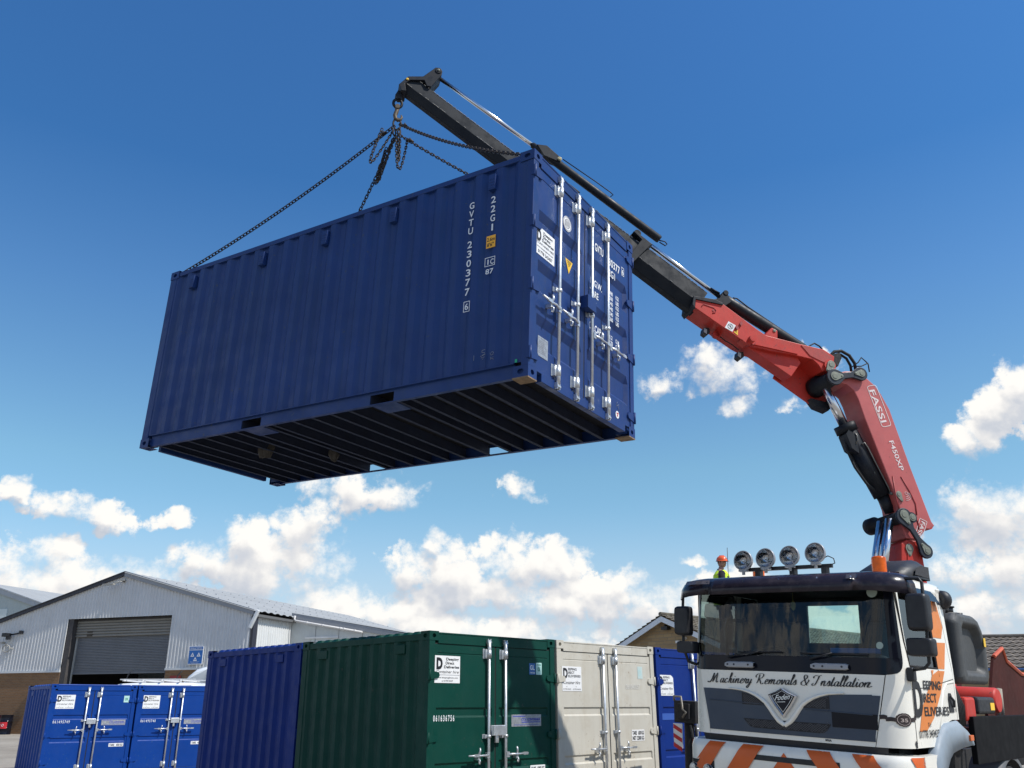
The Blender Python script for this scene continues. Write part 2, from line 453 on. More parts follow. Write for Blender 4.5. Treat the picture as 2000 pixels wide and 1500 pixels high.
# ------------------------------------------------------------------ shipping containers
CX, CY, CZ = .178, .162, .118
def casting_mb(sx, sy, sz, ox, oy, oz):
    """corner casting with its oval openings; signs say which corner, o* is that outer corner"""
    mb = MB(lambda x, y, z: (ox - sx * x, oy - sy * y, oz - sz * z))
    def plate(o_, u, v, w, h, rx, ry, depth):
        n = 20; o_ = Vector(o_); u = Vector(u); v = Vector(v); nrm = Vector([1 if (not a and not b) else 0 for a, b in zip(u, v)])
        outer = []; inner = []; deep = []
        for k in range(n):
            t = 2 * math.pi * (k + .5) / n; c, s_ = math.cos(t), math.sin(t)
            m_ = 1 / max(abs(c), abs(s_))
            outer.append(o_ + u * (w / 2 + c * m_ * w / 2) + v * (h / 2 + s_ * m_ * h / 2))
            p = o_ + u * (w / 2 + c * rx) + v * (h / 2 + s_ * ry)
            inner.append(p); deep.append(p + nrm * depth)
        mb.grid([outer, inner], closed=True); mb.grid([inner, deep], closed=True)
        for c0, c1 in ((0, 0), (1, 0), (1, 1), (0, 1)):   # fill the square corners
            cp = o_ + u * w * c0 + v * h * c1
            ds = sorted(outer, key=lambda q: (q - cp).length)[:2]
            mb.F([mb.V(*cp), mb.V(*ds[0]), mb.V(*ds[1])])
        ii = [mb.V(*(p + nrm * depth)) for p in inner]
        return ii
    plate((0, 0, 0), (1, 0, 0), (0, 0, 1), CX, CZ, .038, .027, .03)
    plate((0, 0, 0), (0, 1, 0), (0, 0, 1), CY, CZ, .032, .027, .03)
    plate((0, 0, 0), (1, 0, 0), (0, 1, 0), CX, CY, .055, .03, .03)
    mb.box(.031, CX, .031, CY, .031, CZ)
    return mb

def corr_profile(x0, x1, pitch=.278, crest=.078, slope=.062, depth=.036, margin=.05):
    L_ = x1 - x0 - 2 * margin
    n = max(1, round(L_ / pitch)); p = L_ / n; pts = [(x0, 0)]
    for k in range(n):
        a = x0 + margin + p * k
        pts += [(a, 0), (a + slope, depth), (a + slope + (p - 2 * slope - crest), depth), (a + p - crest, 0)]
    pts.append((x1, 0))
    return pts

def make_container(M, label, L=6.058, W_=2.438, H=2.591, paint=navy, kind='iso', group=None, decal=None, cat='shipping container'):
    rt = root('shipping_container', label, cat, M, group)
    iso = kind == 'iso'
    mini = kind == 'mini'
    CZt = CZ
    # castings: one object each
    for sx, ox in ((-1, 0), (1, L)):
        for sy, oy in ((-1, 0), (1, W_)):
            for sz, oz in ((-1, 0), (1, H)):
                c = casting_mb(sx, sy, sz, ox, oy, oz)
                build('corner_casting', c, [paint], rt, recalc=True)
    # posts
    for x0, x1 in ((0.004, .13), (L - .09, L - .004)):
        for y0, y1 in ((.005, .105), (W_ - .105, W_ - .005)):
            mb = MB(); mb.box(x0, x1, y0, y1, CZ, H - CZ)
            build('corner_post', mb, paint, rt, .006)
    # top side rails
    rail_h = .062 if iso else .085
    for y0, y1 in ((.006, .066), (W_ - .066, W_ - .006)):
        mb = MB(); mb.box(CX, L - CX, y0, y1, H - .03 - rail_h, H - .03)
        build('top_side_rail', mb, paint, rt, .005)
    # header / sill / front rails
    mb = MB(); mb.box(L - .07, L - .006, CY, W_ - CY, H - .155, H - .02)
    mb.box(L - .1, L + .0, CY, W_ - CY, H - .034, H - .014)
    build('door_header', mb, paint, rt, .004)
    mb = MB(); zb = .02
    mb.prism([(CY, .118), (CY, .10), (CY + .10, .10), (CY + .10, zb), (W_ - CY - .1, zb), (W_ - CY - .1, .10), (W_ - CY, .10), (W_ - CY, .118)], L - .08, L - .004, 'yzx')
    build('door_sill', mb, paint, rt, .004)
    mb = MB(); mb.box(.006, .07, CY, W_ - CY, H - .09, H - .02)
    build('front_top_rail', mb, paint, rt, .004)
    mb = MB(); mb.prism([(CY, .16), (CY, .10), (CY + .12, .10), (CY + .12, zb), (W_ - CY - .12, zb), (W_ - CY - .12, .10), (W_ - CY, .10), (W_ - CY, .16)], .006, .06, 'yzx')
    build('front_bottom_rail', mb, paint, rt, .004)
    # bottom side rails with fork pockets
    pk = [(1.93, 2.27), (4.00, 4.335)] if iso else ([(L * .5 - .62, L * .5 - .28), (L * .5 + .28, L * .5 + .62)])
    for sgn, y0 in ((1, .0), (-1, W_)):
        mb = MB()
        def yb(a, b): return (y0 + a, y0 + b) if sgn > 0 else (y0 - b, y0 - a)
        xs = [CX] + [v for q in pk for v in q] + [L - CX]
        for a, b in zip(xs[::2], xs[1::2]):
            mb.box(a, b, *yb(.042, .05), .0125, .150)
            mb.box(a, b, *yb(.050, .092), .0125, .019)
        mb.box(CX, L - CX, *yb(.004, .06), .150, .160)
        for a, b in pk:
            mb.box(a - .0, b + .0, *yb(.043, .35 if sgn > 0 else .075), .0125, .0185)
            if sgn < 0: mb.box(a, b, *yb(.042, .05), .0190, .036)
            mb.box(a, b, *yb(.042, .05), .125, .1495)
        build('bottom_side_rail', mb, [paint], rt, .0)
    # side walls
    zt = H - .03 - rail_h
    for sgn, y0 in ((1, .012), (-1, W_ - .012)):
        pr = corr_profile(.13, L - .09, margin=.04 if iso else .06)
        mb = MB(); rows = [[(x, y0 + sgn * d, z) for z in (.160, zt)] for x, d in pr]
        mb.grid(rows)
        # sloped ends of the pressed ribs at top and bottom
        sw = build('side_wall', mb, paint, rt)
        if sgn > 0: side = sw
    # end wall
    pr = corr_profile(.13 - .02, W_ - .11, pitch=.25, depth=.045)
    mb = MB(); mb.grid([[(.03 + d, y, z) for z in (.16, H - .09)] for y, d in pr])
    build('end_wall', mb, paint, rt)
    # roof
    mb = MB(); pts = []; p = .209; n = int((L - .36) / p); x = (L - n * p) / 2; pts.append((CX * .4, H - .035))
    hh = .02 if iso else .045
    for k in range(n):
        a = x + k * p; pts += [(a, H - .035), (a + .03, H - .035 + hh), (a + .12, H - .035 + hh), (a + .15, H - .035)]
    pts.append((L - CX * .4, H - .035))
    rows = [[(a, y, z if 0 < j < 3 else H - .036) for j, y in enumerate((.05, .09, W_ - .09, W_ - .05))] for a, z in pts]
    mb.grid(rows); build('roof', mb, paint, rt)
    # floor and cross members
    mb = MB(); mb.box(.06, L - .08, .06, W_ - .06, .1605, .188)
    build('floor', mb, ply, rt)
    xs = [.26, .53, .83, 1.15, 1.46, 1.74, 1.93, 2.27, 2.40, 2.73, 3.04, 3.34, 3.62, 4.0, 4.335, 4.52, 4.81, 5.10, 5.37, 5.65] if iso else [L * k / 8 for k in range(1, 8)]
    first = None
    for x in xs:
        if first is None:
            mb = MB(); mb.box(-.002, .002, .052, W_ - .052, .02, .159); mb.box(.002, .045, .052, W_ - .052, .02, .0245)
            first = build('cross_member', mb, navy_dark if iso else paint, rt); first.location = (x, 0, 0)
        else:
            c = first.copy(); COL.objects.link(c); c.parent = rt; c.location = (x, 0, 0)
    # doors
    y0d, y1d = .10, W_ - .10
    ym = W_ / 2 - (.045 if iso else 0); zb, ztp = .125, H - .162
    xf = L - .018       # outer skin plane
    if iso:
        gz = [(1.93, 1.84, 1.62, 1.57), (1.34, 1.25, 1.03, .98), (.73, .64, .42, .37)]
        gd = .042
    elif mini:
        gz = [(1.50, 1.475, 1.40, 1.375), (.94, .915, .84, .815)]
        gd = .018
    else:
        gz = [(1.645, 1.62, 1.545, 1.52), (.985, .96, .885, .86), (.36, .335, .26, .235)]
        gd = .018
    for li, (a, b) in enumerate(((y0d, ym - .012), (ym + .012, y1d))):
        mb = MB()
        zs = [(ztp, 0)]
        if not iso: zs += [(ztp - .105, 0), (ztp - .110, .006), (ztp - .118, .006), (ztp - .123, 0)]
        else: zs += [(ztp - .10, 0), (ztp - .105, .005), (ztp - .112, .005), (ztp - .117, 0)]
        for g_ in gz: zs += [(g_[0], 0), (g_[1], gd), (g_[2], gd), (g_[3], 0)]
        zs.append((zb, 0))
        ya, yb_ = a + .055, b - .055
        sl = .045 if iso else .012
        ys = [(a, 0), (ya, 0), (ya + sl, 1), (yb_ - sl, 1), (yb_, 0), (b, 0)]
        mb.grid([[(xf - d * q, y, z) for y, q in ys] for z, d in zs])
        # leaf edges
        mb.grid([[(xf - .045, yy, z) for z in (zb, ztp)] if k else [(xf, yy, z) for z in (zb, ztp)] for k, yy in ((0, a), (1, a))])
        mb.grid([[(xf - .045, yy, z) for z in (zb, ztp)] if k else [(xf, yy, z) for z in (zb, ztp)] for k, yy in ((0, b), (1, b))])
        mb.grid([[(xf - .045, y, ztp) for y in (a, b)], [(xf, y, ztp) for y in (a, b)]])
        mb.grid([[(xf - .045, y, zb) for y in (a, b)], [(xf, y, zb) for y in (a, b)]])
        door = build('door', mb, paint, rt)
        # gasket
        gb = MB(); t = .014
        gb.box(xf - .04, xf - .004, a - t, a - .0005, zb - t, ztp + t); gb.box(xf - .04, xf - .004, b + .0005, b + t, zb - t, ztp + t)
        gb.box(xf - .04, xf - .004, a, b, ztp + .0005, ztp + t); gb.box(xf - .04, xf - .004, a, b, zb - t, zb - .0005)
        build('gasket', gb, rubber, door)
        # rods
        if iso: rods = [(.545, -1), (.95, -1)] if li == 0 else [(1.285, 1), (1.69, 1)]
        else: rods = [(ym - .16, -1)] if li == 0 else [(ym + .16, 1)]
        zt_r = H - .075; zb_r = .06; xr = L + .022
        rodob = None; r_r = .0185 if iso else .021
        hz_ = .90 if iso else (1.12 if mini else 1.05)
        for ri, (y, s_) in enumerate(rods):
            if rodob is None:
                rb = MB(); rb.cyl((xr, 0, zb_r), (xr, 0, zt_r), r_r, 14)
                for z in ((zb_r + .02, zb_r + .22) , (zt_r - .22, zt_r - .02)):
                    rb.cyl((xr, 0, z[0]), (xr, 0, z[1]), r_r * 1.35, 14)
                for z in (zb_r - .015, zt_r - .035):
                    rb.box(L - .002, xr + .018, -.035, .035, z, z + .02); rb.box(L - .002, xr + .012, -.03, -.016, z - .02, z + .05); rb.box(L - .002, xr + .012, .016, .03, z - .02, z + .05)
                for z in (zb_r + .10, zt_r - .24, hz_ + .21):
                    rb.box(xf + .001, xr - .005, -.062, -.014, z, z + (.12 if z != hz_ + .21 else .045))
                    rb.cyl((xr, 0, z + .005), (xr, 0, z + (.11 if z != hz_ + .21 else .04)), r_r * 1.6, 14)
                    rb.box(xf + .001, xf + .006, -.085, -.012, z - .005, z + (.125 if z != hz_ + .21 else .05))
                rodob = build('lock_rod', rb, galv, door); rodob.location = (0, y, 0)
            else:
                c = rodob.copy(); COL.objects.link(c); c.parent = door; c.location = (0, y, 0)
            # handle
            hb = MB(); z = hz_
            hb.box(xr - .012, xr + .03, y + s_ * .0, y + s_ * .05, z - .035, z + .035)
            ln = .40
            hb.tube([(xr + .022, y + s_ * .03, z), (xr + .045, y + s_ * .14, z + .002), (xr + .038, y + s_ * .2, z), (xr + .04, y + s_ * ln, z + .006)], [.016, .013, .012, .011], 8)
            hb.box(xr + .025, xr + .05, y + s_ * .30 - .0, y + s_ * .30 + .09, z - .013, z + .022)
            yh = y + s_ * .20
            hb.box(xf + .002, xr + .03, yh - .022, yh + .022, z - .05, z - .01)
            hb.tube([(xr + .02, yh, z - .03), (xr + .05, yh, z - .06), (xr + .045, yh, z - .10), (xr + .02, yh + .01, z - .10), (xr + .02, yh, z - .04)], .008, 8)
            hb.tube([(xr + .02, yh, z + .0), (xr + .04, yh - s_ * .01, z + .06), (xr + .03, yh - s_ * .015, z + .095)], [.02, .014, .012], 8)
            build('door_handle', hb, galv, door)
        # hinges
        yy, s_ = (.0, 1) if li == 0 else (W_, -1)
        hzs = (2.33, 1.72, 1.0, .25) if iso else ((1.86, 1.0, .35) if mini else (2.04, 1.28, .45))
        for z in hzs:
            hb = MB()
            hb.box(L - .03, L + .012, *sorted((yy - s_ * .004, yy + s_ * .03)), z - .06, z + .06)
            hb.cyl((L + .008, yy + s_ * .02, z - .07), (L + .008, yy + s_ * .02, z + .07), .014, 10)
            hb.prism([(yy + s_ * .03, z - .055), (yy + s_ * .17, z - .035), (yy + s_ * .19, z), (yy + s_ * .17, z + .035), (yy + s_ * .03, z + .055)], xf + .001, L + .004, 'yzx')
            build('hinge', hb, paint, door)
        if li == 0: door_l = door
        else: door_r = door
    # lock box between the leaves
    if iso:
        mb = MB(); mb.box(xf + .002, xf + .09, ym - .09, ym + .10, 1.16, 1.31); mb.box(xf + .09, xf + .1, ym - .095, ym + .105, 1.15, 1.315)
        build('lock_box', mb, paint, rt, .006)
        for x in (.525, 1.913, 3.04, 4.137, 5.536):
            mb = MB(); mb.box(x - .045, x + .045, -.022, .05, 2.235, 2.42)
            for k in range(4): mb.box(x - .035, x + .035, -.026, -.0225, 2.25 + k * .035, 2.262 + k * .035)
            build('side_vent', mb, paint, rt, .008)
    else:
        z = 1.30 if mini else 1.32
        if kind != 'plainlab':
            mb = MB(); mb.box(xf + .01, xf + .11, ym - .13, ym + .10, z - .03, z + .10)
            mb.cyl((xf + .06, ym - .03, z - .12), (xf + .06, ym - .03, z - .0), .03, 12)
            build('lock_box', mb, galv, rt, .006)
        for x in (.55, L - .62):
            mb = MB(); mb.box(x - .11, x + .11, .0, .03, H - .27, H - .15)
            build('side_vent', mb, paint, rt, .006)
    rt_info = dict(root=rt, door_l=door_l, door_r=door_r, side=side, xf=xf, L=L, W=W_, H=H)
    return rt_info

def hire_sticker(info, y0, z0, w, h, style='serif', clip=False):
    """white hire-company sign on the left leaf; y0,z0 is its lower left corner"""
    X = info['xf'] + .004; d = info['door_l']
    mb = MB(); O = (X, y0, z0); U = (0, 1, 0); V_ = (0, 0, 1)
    if clip: mb.F([mb.V(X, y0 + a, z0 + b) for a, b in ((0, 0), (w, 0), (w, h * .86), (w - .03, h * .95), (w - .07, h), (0, h))])
    else: mb.box(X - .003, X, y0, y0 + w, z0, z0 + h)
    st = build('sign_panel', mb, white_vinyl, d)
    mb = MB(); X2 = X + .002
    def T(s_, a, b, hh, ww=None, **k): text(mb, s_, (X2, y0 + a * w, z0 + b * h), U, V_, hh * h, ww and ww * w, **k)
    if style == 'serif':
        T('D', .05, .53, .40, .23, bold=.05)
        T('EEPING', .31, .84, .10, .44, bold=.012); T('IRECT', .31, .70, .10, .32, bold=.012); T('ELIVERIES', .31, .56, .10, .64, bold=.012)
        T('Container Hire', .06, .28, .14, .86, shear=.45)
        T('at', .2, .16, .05); T('to', .68, .16, .05)
        T('01778 343437', .04, .05, .055, .40); T('01778 343439', .54, .05, .055, .40)
    elif style == 'hang':
        T('D', .05, .50, .40, .22, bold=.05)
        T('Deeping', .38, .82, .11, .5, bold=.02); T('Direct', .36, .68, .11, .40, bold=.02); T('Deliveries', .32, .54, .11, .62, bold=.02)
        T('CONTAINER HIRE', .05, .38, .085, .9)
        T('www.deepingdirect.com', .06, .25, .07, .86)
        T('01778 343437', .12, .06, .12, .76, bold=.015)
    else:
        T('D', .06, .52, .40, .24, bold=.06)
        T('Deeping', .44, .83, .105, .5, bold=.02); T('Direct', .42, .685, .105, .34, bold=.02); T('Deliveries', .36, .54, .105, .6, bold=.02)
        T('Container hire', .05, .36, .11, .9, shear=.25)
        quad(mb, (X2, y0 + .02 * w, z0 + .29 * h), U, V_, w * .96, .008 * h)
        T('www.deepingdirect.com', .08, .17, .06, .84); T('or 01778 343437', .28, .05, .06, .45)
    build('sign_lettering', mb, ink, st, recalc=False)

def plate_logo(info, y0, z0, w, h, door='door_r'):
    X = info['xf'] + .004; U = (0, 1, 0); V_ = (0, 0, 1)
    mb = MB(); mb.box(X - .003, X, y0, y0 + w, z0, z0 + h)
    p = build('maker_plate', mb, silver_tag, info[door])
    mb = MB(); X2 = X + .002
    quad(mb, (X2, y0 + .04 * w, z0 + .82 * h), U, V_, .42 * w, .06 * h)
    quad(mb, (X2, y0 + .33 * w, z0 + .32 * h), U, V_, .64 * w, .07 * h)
    text(mb, 'CTX', (X2, y0 + .32 * w, z0 + .48 * h), U, V_, .22 * h, .18 * w, bold=.02)
    text(mb, 'CONTAINEX', (X2, y0 + .52 * w, z0 + .48 * h), U, V_, .22 * h, .45 * w, bold=.03)
    quad(mb, (X2, y0 + .08 * w, z0 + .12 * h), U, V_, .84 * w, .03 * h)
    build('plate_lettering', mb, blue_ink, p, recalc=False)

def white_text(info, body, y0, z0, h, w, door='door_l', m=None, bold=.02, name='number'):
    mb = MB(); text(mb, body, (info['xf'] + .004, y0, z0), (0, 1, 0), (0, 0, 1), h, w, bold=bold)
    return build(name, mb, m or white_ink, info[door], recalc=False)

def small_label(info, y0, z0, w, h, m, door='door_r', txt=None, tm=None, name='label'):
    X = info['xf'] + .004
    mb = MB(); mb.box(X - .003, X, y0, y0 + w, z0, z0 + h)
    p = build(name, mb, m, info[door])
    if txt:
        mb = MB()
        for (s_, a, b, hh, ww) in txt: text(mb, s_, (X + .002, y0 + a * w, z0 + b * h), (0, 1, 0), (0, 0, 1), hh * h, ww * w, bold=.03)
        build('label_lettering', mb, tm or ink, p, recalc=False)
    return p

def frameM(o_, ex, ey, ez):
    M = Matrix((ex, ey, ez)).transposed().to_4x4(); M.translation = Vector(o_); return M

# ---- the lifted container -------------------------------------------------
HR = ((.84328, .53616, .03753), (-.53609, .84406, -.01265), (-.03846, -.00945, .99922))
hM = Matrix(HR).to_4x4(); hM.translation = Vector((-4.9541, 11.0443, 4.8832))
hang = make_container(hM, "large navy blue container hanging in mid air from the crane's chains", paint=navy, kind='iso')
hire_sticker(hang, .10, 1.40, .385, .325, 'hang')
def hang_marks():
    i = hang; U = (1, 0, 0); V_ = (0, 0, 1); y = .0045
    mb = MB()
    for k, ch in enumerate('GVTU'): text(mb, ch, (5.235, y, 2.085 - k * .105), U, V_, .082, .062, bold=.012)
    for k, ch in enumerate('230377'): text(mb, ch, (5.235, y, 1.60 - k * .1125), U, V_, .085, .06, bold=.012)
    build('container_number', mb, white_ink, i['side'], recalc=False); mb = MB()
    text(mb, '6', (5.245, y, .87), U, V_, .075, .045, bold=.012)
    frame_rect(mb, (5.228, y, .845), U, V_, .08, .122, .007)
    build('check_digit', mb, white_ink, i['side'], recalc=False)
    mb = MB()
    for k, ch in enumerate('22G1'): text(mb, ch, (5.52 + (.02 if ch == '1' else 0), y, 2.075 - k * .113), U, V_, .085, .02 if ch == '1' else .06, bold=.012)
    build('size_code', mb, white_ink, i['side'], recalc=False)
    mb = MB()
    text(mb, '1', (5.51, y, 1.335), U, V_, .062, .014, bold=.012); text(mb, 'C', (5.545, y, 1.335), U, V_, .062, .045, bold=.012)
    frame_rect(mb, (5.475, y, 1.315), U, V_, .13, .105, .007)
    text(mb, '87', (5.49, y, 1.225), U, V_, .06, .10, bold=.012)
    build('railway_mark', mb, white_ink, i['side'], recalc=False)
    mb = MB(); mb.box(5.485, 5.60, .001, .0045, 1.53, 1.675)
    tg = build('height_tag', mb, orange_tag, i['side'])
    mb = MB(); text(mb, '2.6m', (5.493, .0, 1.61), U, V_, .045, .1, bold=.02); text(mb, "8'6''", (5.497, .0, 1.545), U, V_, .045, .085, bold=.02)
    build('tag_lettering', mb, ink, tg, recalc=False)
    mb = MB()
    def chalk(pts): mb.tube([(a, .002, b) for a, b in pts], .0022, 4)
    chalk([(5.40, .33), (5.40, .27)])
    chalk([(5.535, .37), (5.50, .365), (5.495, .345), (5.53, .335), (5.535, .32), (5.50, .312)])
    chalk([(5.48, .300), (5.54, .318)]); chalk([(5.49, .285), (5.53, .292), (5.505, .262)])
    chalk([(5.62, .33), (5.60, .31), (5.61, .292), (5.635, .30), (5.64, .32), (5.62, .33)]); chalk([(5.61, .275), (5.61, .245)]); chalk([(5.64, .27), (5.612, .26), (5.645, .245)])
    build('chalk_mark', mb, mat("chalk", (.28, .30, .33), .9), i['side'], recalc=False)
    # markings on the doors
    X = i['xf'] + .005; U = (0, 1, 0)
    mb = MB(); disc(mb, (X, .752, 2.055), U, V_, .092, 28)
    c = build('approval_disc', mb, white_vinyl, i['door_l'], recalc=False)
    mb = MB(); O = (X + .002, .752, 2.055)
    ring(mb, O, U, V_, .05, .057, 28); ring(mb, O, U, V_, .078, .084, 28)
    for k in range(-2, 3): quad(mb, (X + .002, .752 + k * .018 - .004, 2.055 - .035), U, V_, .008, .07)
    build('disc_print', mb, mat("grey_ink", (.18, .18, .2), .6), c, recalc=False)
    mb = MB(); mb.F([mb.V(X, a, b) for a, b in ((.72, 1.62), (.885, 1.62), (.80, 1.455))])
    t_ = build('warning_triangle', mb, yellow_tag, i['door_l'], recalc=False)
    mb = MB()
    for k, (a, b) in enumerate(((.755, .85), (.765, .84), (.775, .83), (.785, .815))): quad(mb, (X + .002, a, 1.60 - k * .018), U, V_, b - a, .006)
    build('triangle_print', mb, ink, t_, recalc=False)
    mb = MB()
    for r_ in range(4):
        for c_ in range(2): quad(mb, (X, .665 + c_ * .028, 1.60 - r_ * .034), U, V_, .02, .026)
    build('faded_sticker', mb, mat("faded_label", (.05, .11, .22), .5), i['door_l'], recalc=False)
    small_label(i, .19, .285, .20, .215, silver_tag, 'door_l', name='data_plate', txt=[('CSC SAFETY APPROVAL', .06, .88, .05, .88)] + [('GB LR ' + '1234567890'[k:] + ' KG', .08, .76 - k * .085, .035, .5 + .08 * (k % 4)) for k in range(8)], tm=mat("grey_ink", (.18, .18, .2), .6))
    mb = MB()
    def T(s_, a, b, h, w): text(mb, s_, (X, a, b), U, V_, h, w, bold=.015)
    def fin(name):
        nonlocal mb
        build(name, mb, white_ink, i['door_r'], recalc=False); mb = MB()
    T('GVTU', 1.42, 2.05, .105, .215); T('230377', 1.715, 2.02, .105, .37); fin('container_number'); T('6', 2.148, 2.06, .07, .045); frame_rect(mb, (X, 2.135, 2.04), U, V_, .07, .115, .007); fin('check_digit')
    T('22G1', 1.72, 1.88, .095, .23); fin('size_code')
    T('M.G.W.', 1.31, 1.57, .085, .29); T('TARE', 1.30, 1.43, .085, .21); T('NET', 1.31, 1.30, .085, .15)
    for k, (n_, u_) in enumerate((('30.480', 'KGS'), ('67.200', 'LBS'), ('2.240', 'KGS'), ('4.940', 'LBS'), ('28.240', 'KGS'), ('62.260', 'LBS'))):
        T(n_, 1.73, 1.635 - k * .068, .052, .155); T(u_, 1.965, 1.635 - k * .068, .052, .08)
    fin('weight_table')
    T('CU.CAP.', 1.28, 1.0, .09, .31)
    T('33.2', 1.75, 1.06, .052, .12); T('CU.M.', 1.955, 1.06, .052, .1); T('1.170', 1.75, .99, .052, .13); T('CU.FT.', 1.955, .99, .052, .115)
    fin('capacity_table')
    mb = MB(); disc(mb, (X, 1.99, .175), U, V_, .045, 20)
    c = build('round_sticker', mb, white_vinyl, i['door_r'], recalc=False)
    mb = MB(); quad(mb, (X + .002, 1.965, .185), U, V_, .05, .014); quad(mb, (X + .002, 1.975, .155), U, V_, .03, .014); quad(mb, (X + .002, 1.985, .165), U, V_, .01, .03)
    build('sticker_print', mb, mat("red_ink", (.5, .03, .03), .5), c, recalc=False)
    mb = MB(); mb.tube([(X, 1.99, .33), (X, 1.97, .30), (X, 1.99, .285)], .002, 4); mb.tube([(X, 1.96, .27), (X, 2.03, .31)], .002, 4); mb.tube([(X, 2.0, .27), (X, 2.02, .28), (X, 2.02, .24)], .002, 4)
    build('chalk_mark', mb, mat("chalk", (.28, .30, .33), .9), i['door_r'], recalc=False)
    # bare worn shoes under the door-end castings, and cloth debris caught underneath
    for yy in (0, 2.438 - CY):
        mb = MB(); mb.box(6.058 - CX - .005, 6.058 + .002, yy - .001, yy + CY + .001, -.014, -.0005)
        build('casting_shoe', mb, mat("worn_wood_steel", (.22, .15, .09), .8, 0, .3, 14.), i['root'])
    mb = MB(); mb.F([mb.V(a, b, .0) for a, b in ((5.86, -.0), (5.87, -.0), (5.88, .0))])
    mb = MB(); mb.box(5.90, 5.925, .0015, .0045, .16, .195)
    build('green_tape', mb, mat("green_tape", (.02, .35, .18), .6), i['side'])
def debris(x, y, s, label, colr, name):
    mb = MB(); rng = random.Random(int(x * 100)); n = 12
    for j in range(3):
        cx, cy = x + rng.uniform(-.06, .06) * s, y + rng.uniform(-.06, .06) * s
        top = [(cx + math.cos(t) * .13 * s * rng.uniform(.6, 1.2), cy + math.sin(t) * .10 * s * rng.uniform(.6, 1.2), .13) for t in [2 * math.pi * k / n for k in range(n)]]
        mid = [(px + rng.uniform(-.02, .02), py + rng.uniform(-.02, .02), .05 + rng.uniform(-.03, .02)) for px, py, _ in top]
        low = [(cx + (px - cx) * .45, cy + (py - cy) * .45, -.05 * s - rng.uniform(0, .05) * s) for px, py, _ in top]
        ids = mb.grid([top, mid, low], smooth=True, closed=True); mb.F(ids[-1])
    o_ = build(name, mb, mat(name + "_cloth", colr, .95, 0, .3, 20., .6, 40.))
    o_.matrix_world = hM
    tag(o_, label, 'rag')
hang_marks()
debris(1.38, .92, .72, "large pale crumpled rag caught under the lifted container's floor", (.055, .05, .045), 'crumpled_rag')
debris(2.10, 1.50, .6, "small dark crumpled rag under the lifted container, beside its fork pocket", (.025, .024, .024), 'crumpled_rag')

# ---- containers standing in the yard --------------------------------------
GA = 0.7934
gu = Vector((math.cos(GA), math.sin(GA), 0)); gn = Vector((-gu.y, gu.x, 0)); ZZ = Vector((0, 0, 1))
G0 = Vector((-1.0865, 11.7115, 0))
def yard(u_, n_, L, label, u=gu, n=gn, O=G0, **k):
    """container whose door face starts u_ along the row; its length runs away from the camera"""
    o_ = O + u * u_ + n * (n_ + L)
    return make_container(frameM(o_, -n, u, ZZ), label, L=L, **k)
YG = 'containers parked side by side in the yard'
ct = yard(0, 0, 2.991, "dark green storage container, nearest on the ground, doors facing the camera", paint=green, kind='lab', group=YG)
hire_sticker(ct, .115, 1.945, .44, .34, 'green')
white_text(ct, '0 6 1 6 3 6 7 5 6', .11, 1.48, .075, .36)
plate_logo(ct, 1.53, 1.395, .60, .155)
small_label(ct, 1.895, 2.085, .13, .155, gl_blue, txt=[('GL', .12, .42, .42, .74), ('TYPE TESTED', .1, .1, .12, .8)], tm=white_ink)
small_label(ct, 2.04, 2.085, .12, .165, cyan_tag, txt=[('NATURE', .15, .78, .1, .7), ('OK', .25, .3, .35, .5)], tm=mat("green_ink", (.03, .22, .14), .5))
small_label(ct, 1.90, .80, .30, .09, white_vinyl, txt=[('TARE  1295 KG', .06, .2, .6, .88)])
cw = yard(2.478, 0, 2.991, "cream coloured storage container between the green one and a dark blue one", paint=cream, kind='plainlab', group=YG)
hire_sticker(cw, .13, 1.87, .44, .35, 'serif')
small_label(cw, 1.99, 2.075, .13, .19, mat("very_pale_label", (.50, .60, .58), .45), txt=[('D', .2, .25, .5, .55)], tm=mat("pale_print", (.42, .62, .62), .5))
white_text(cw, '061040057', 1.66, 1.915, .075, .38, 'door_r', mat("worn_white", (.62, .60, .55), .6))
small_label(cw, 1.76, 1.14, .33, .165, white_vinyl, txt=[('TARE   630 KG', .05, .56, .34, .9), ('NET 12300 KG', .05, .1, .34, .9)])
cd = yard(4.975, 0, 2.991, "dark blue storage container right of the cream one, partly behind the truck", paint=deepblue, kind='plainlab', group=YG)
hire_sticker(cd, .07, 1.82, .42, .33, 'serif', clip=True)
small_label(cd, .08, 1.44, .48, .10, mat("pale_blue_patch", (.03, .09, .36), .4), 'door_l')
yard(7.47, .02, 2.991, "dark blue container the man in the orange helmet stands on, behind the truck", paint=deepblue, kind='plainlab', group=YG)
yard(.02, 3.06, 2.991, "royal blue container end to end behind the dark green one", paint=deepblue, kind='lab', group=YG)
MA = .7087
mu = Vector((math.cos(MA), math.sin(MA), 0)); mn = Vector((-mu.y, mu.x, 0)); M0 = Vector((-12.098, 24.0, 0))
for k, (off, num, lab) in enumerate(((0., '0 6 1 4 9 5 7 4 9', "bright blue small container at far left, bearing the number 061495749"), (2.235, '0 6 1 4 9 5 7 4 0', "bright blue small container half hidden by the long blue one, bearing the number 061495740"))):
    c = yard(off, 0, 2.438, lab, u=mu, n=mn, O=M0, W_=2.20, H=2.26, paint=royal, kind='mini', group='pair of small blue containers')
    hire_sticker(c, .17, 1.65, .46, .345, 'serif')
    white_text(c, num, .17, 1.295, .07, .41)
    plate_logo(c, 1.38, 1.235, .62, .135)
    small_label(c, 1.88, 1.81, .14, .17, cyan_tag, txt=[('OK', .2, .3, .4, .6)], tm=mat("green_ink", (.03, .22, .14), .5))
    small_label(c, 1.65, .695, .38, .085, white_vinyl, txt=[('TARE   458 KG', .05, .2, .6, .9)])
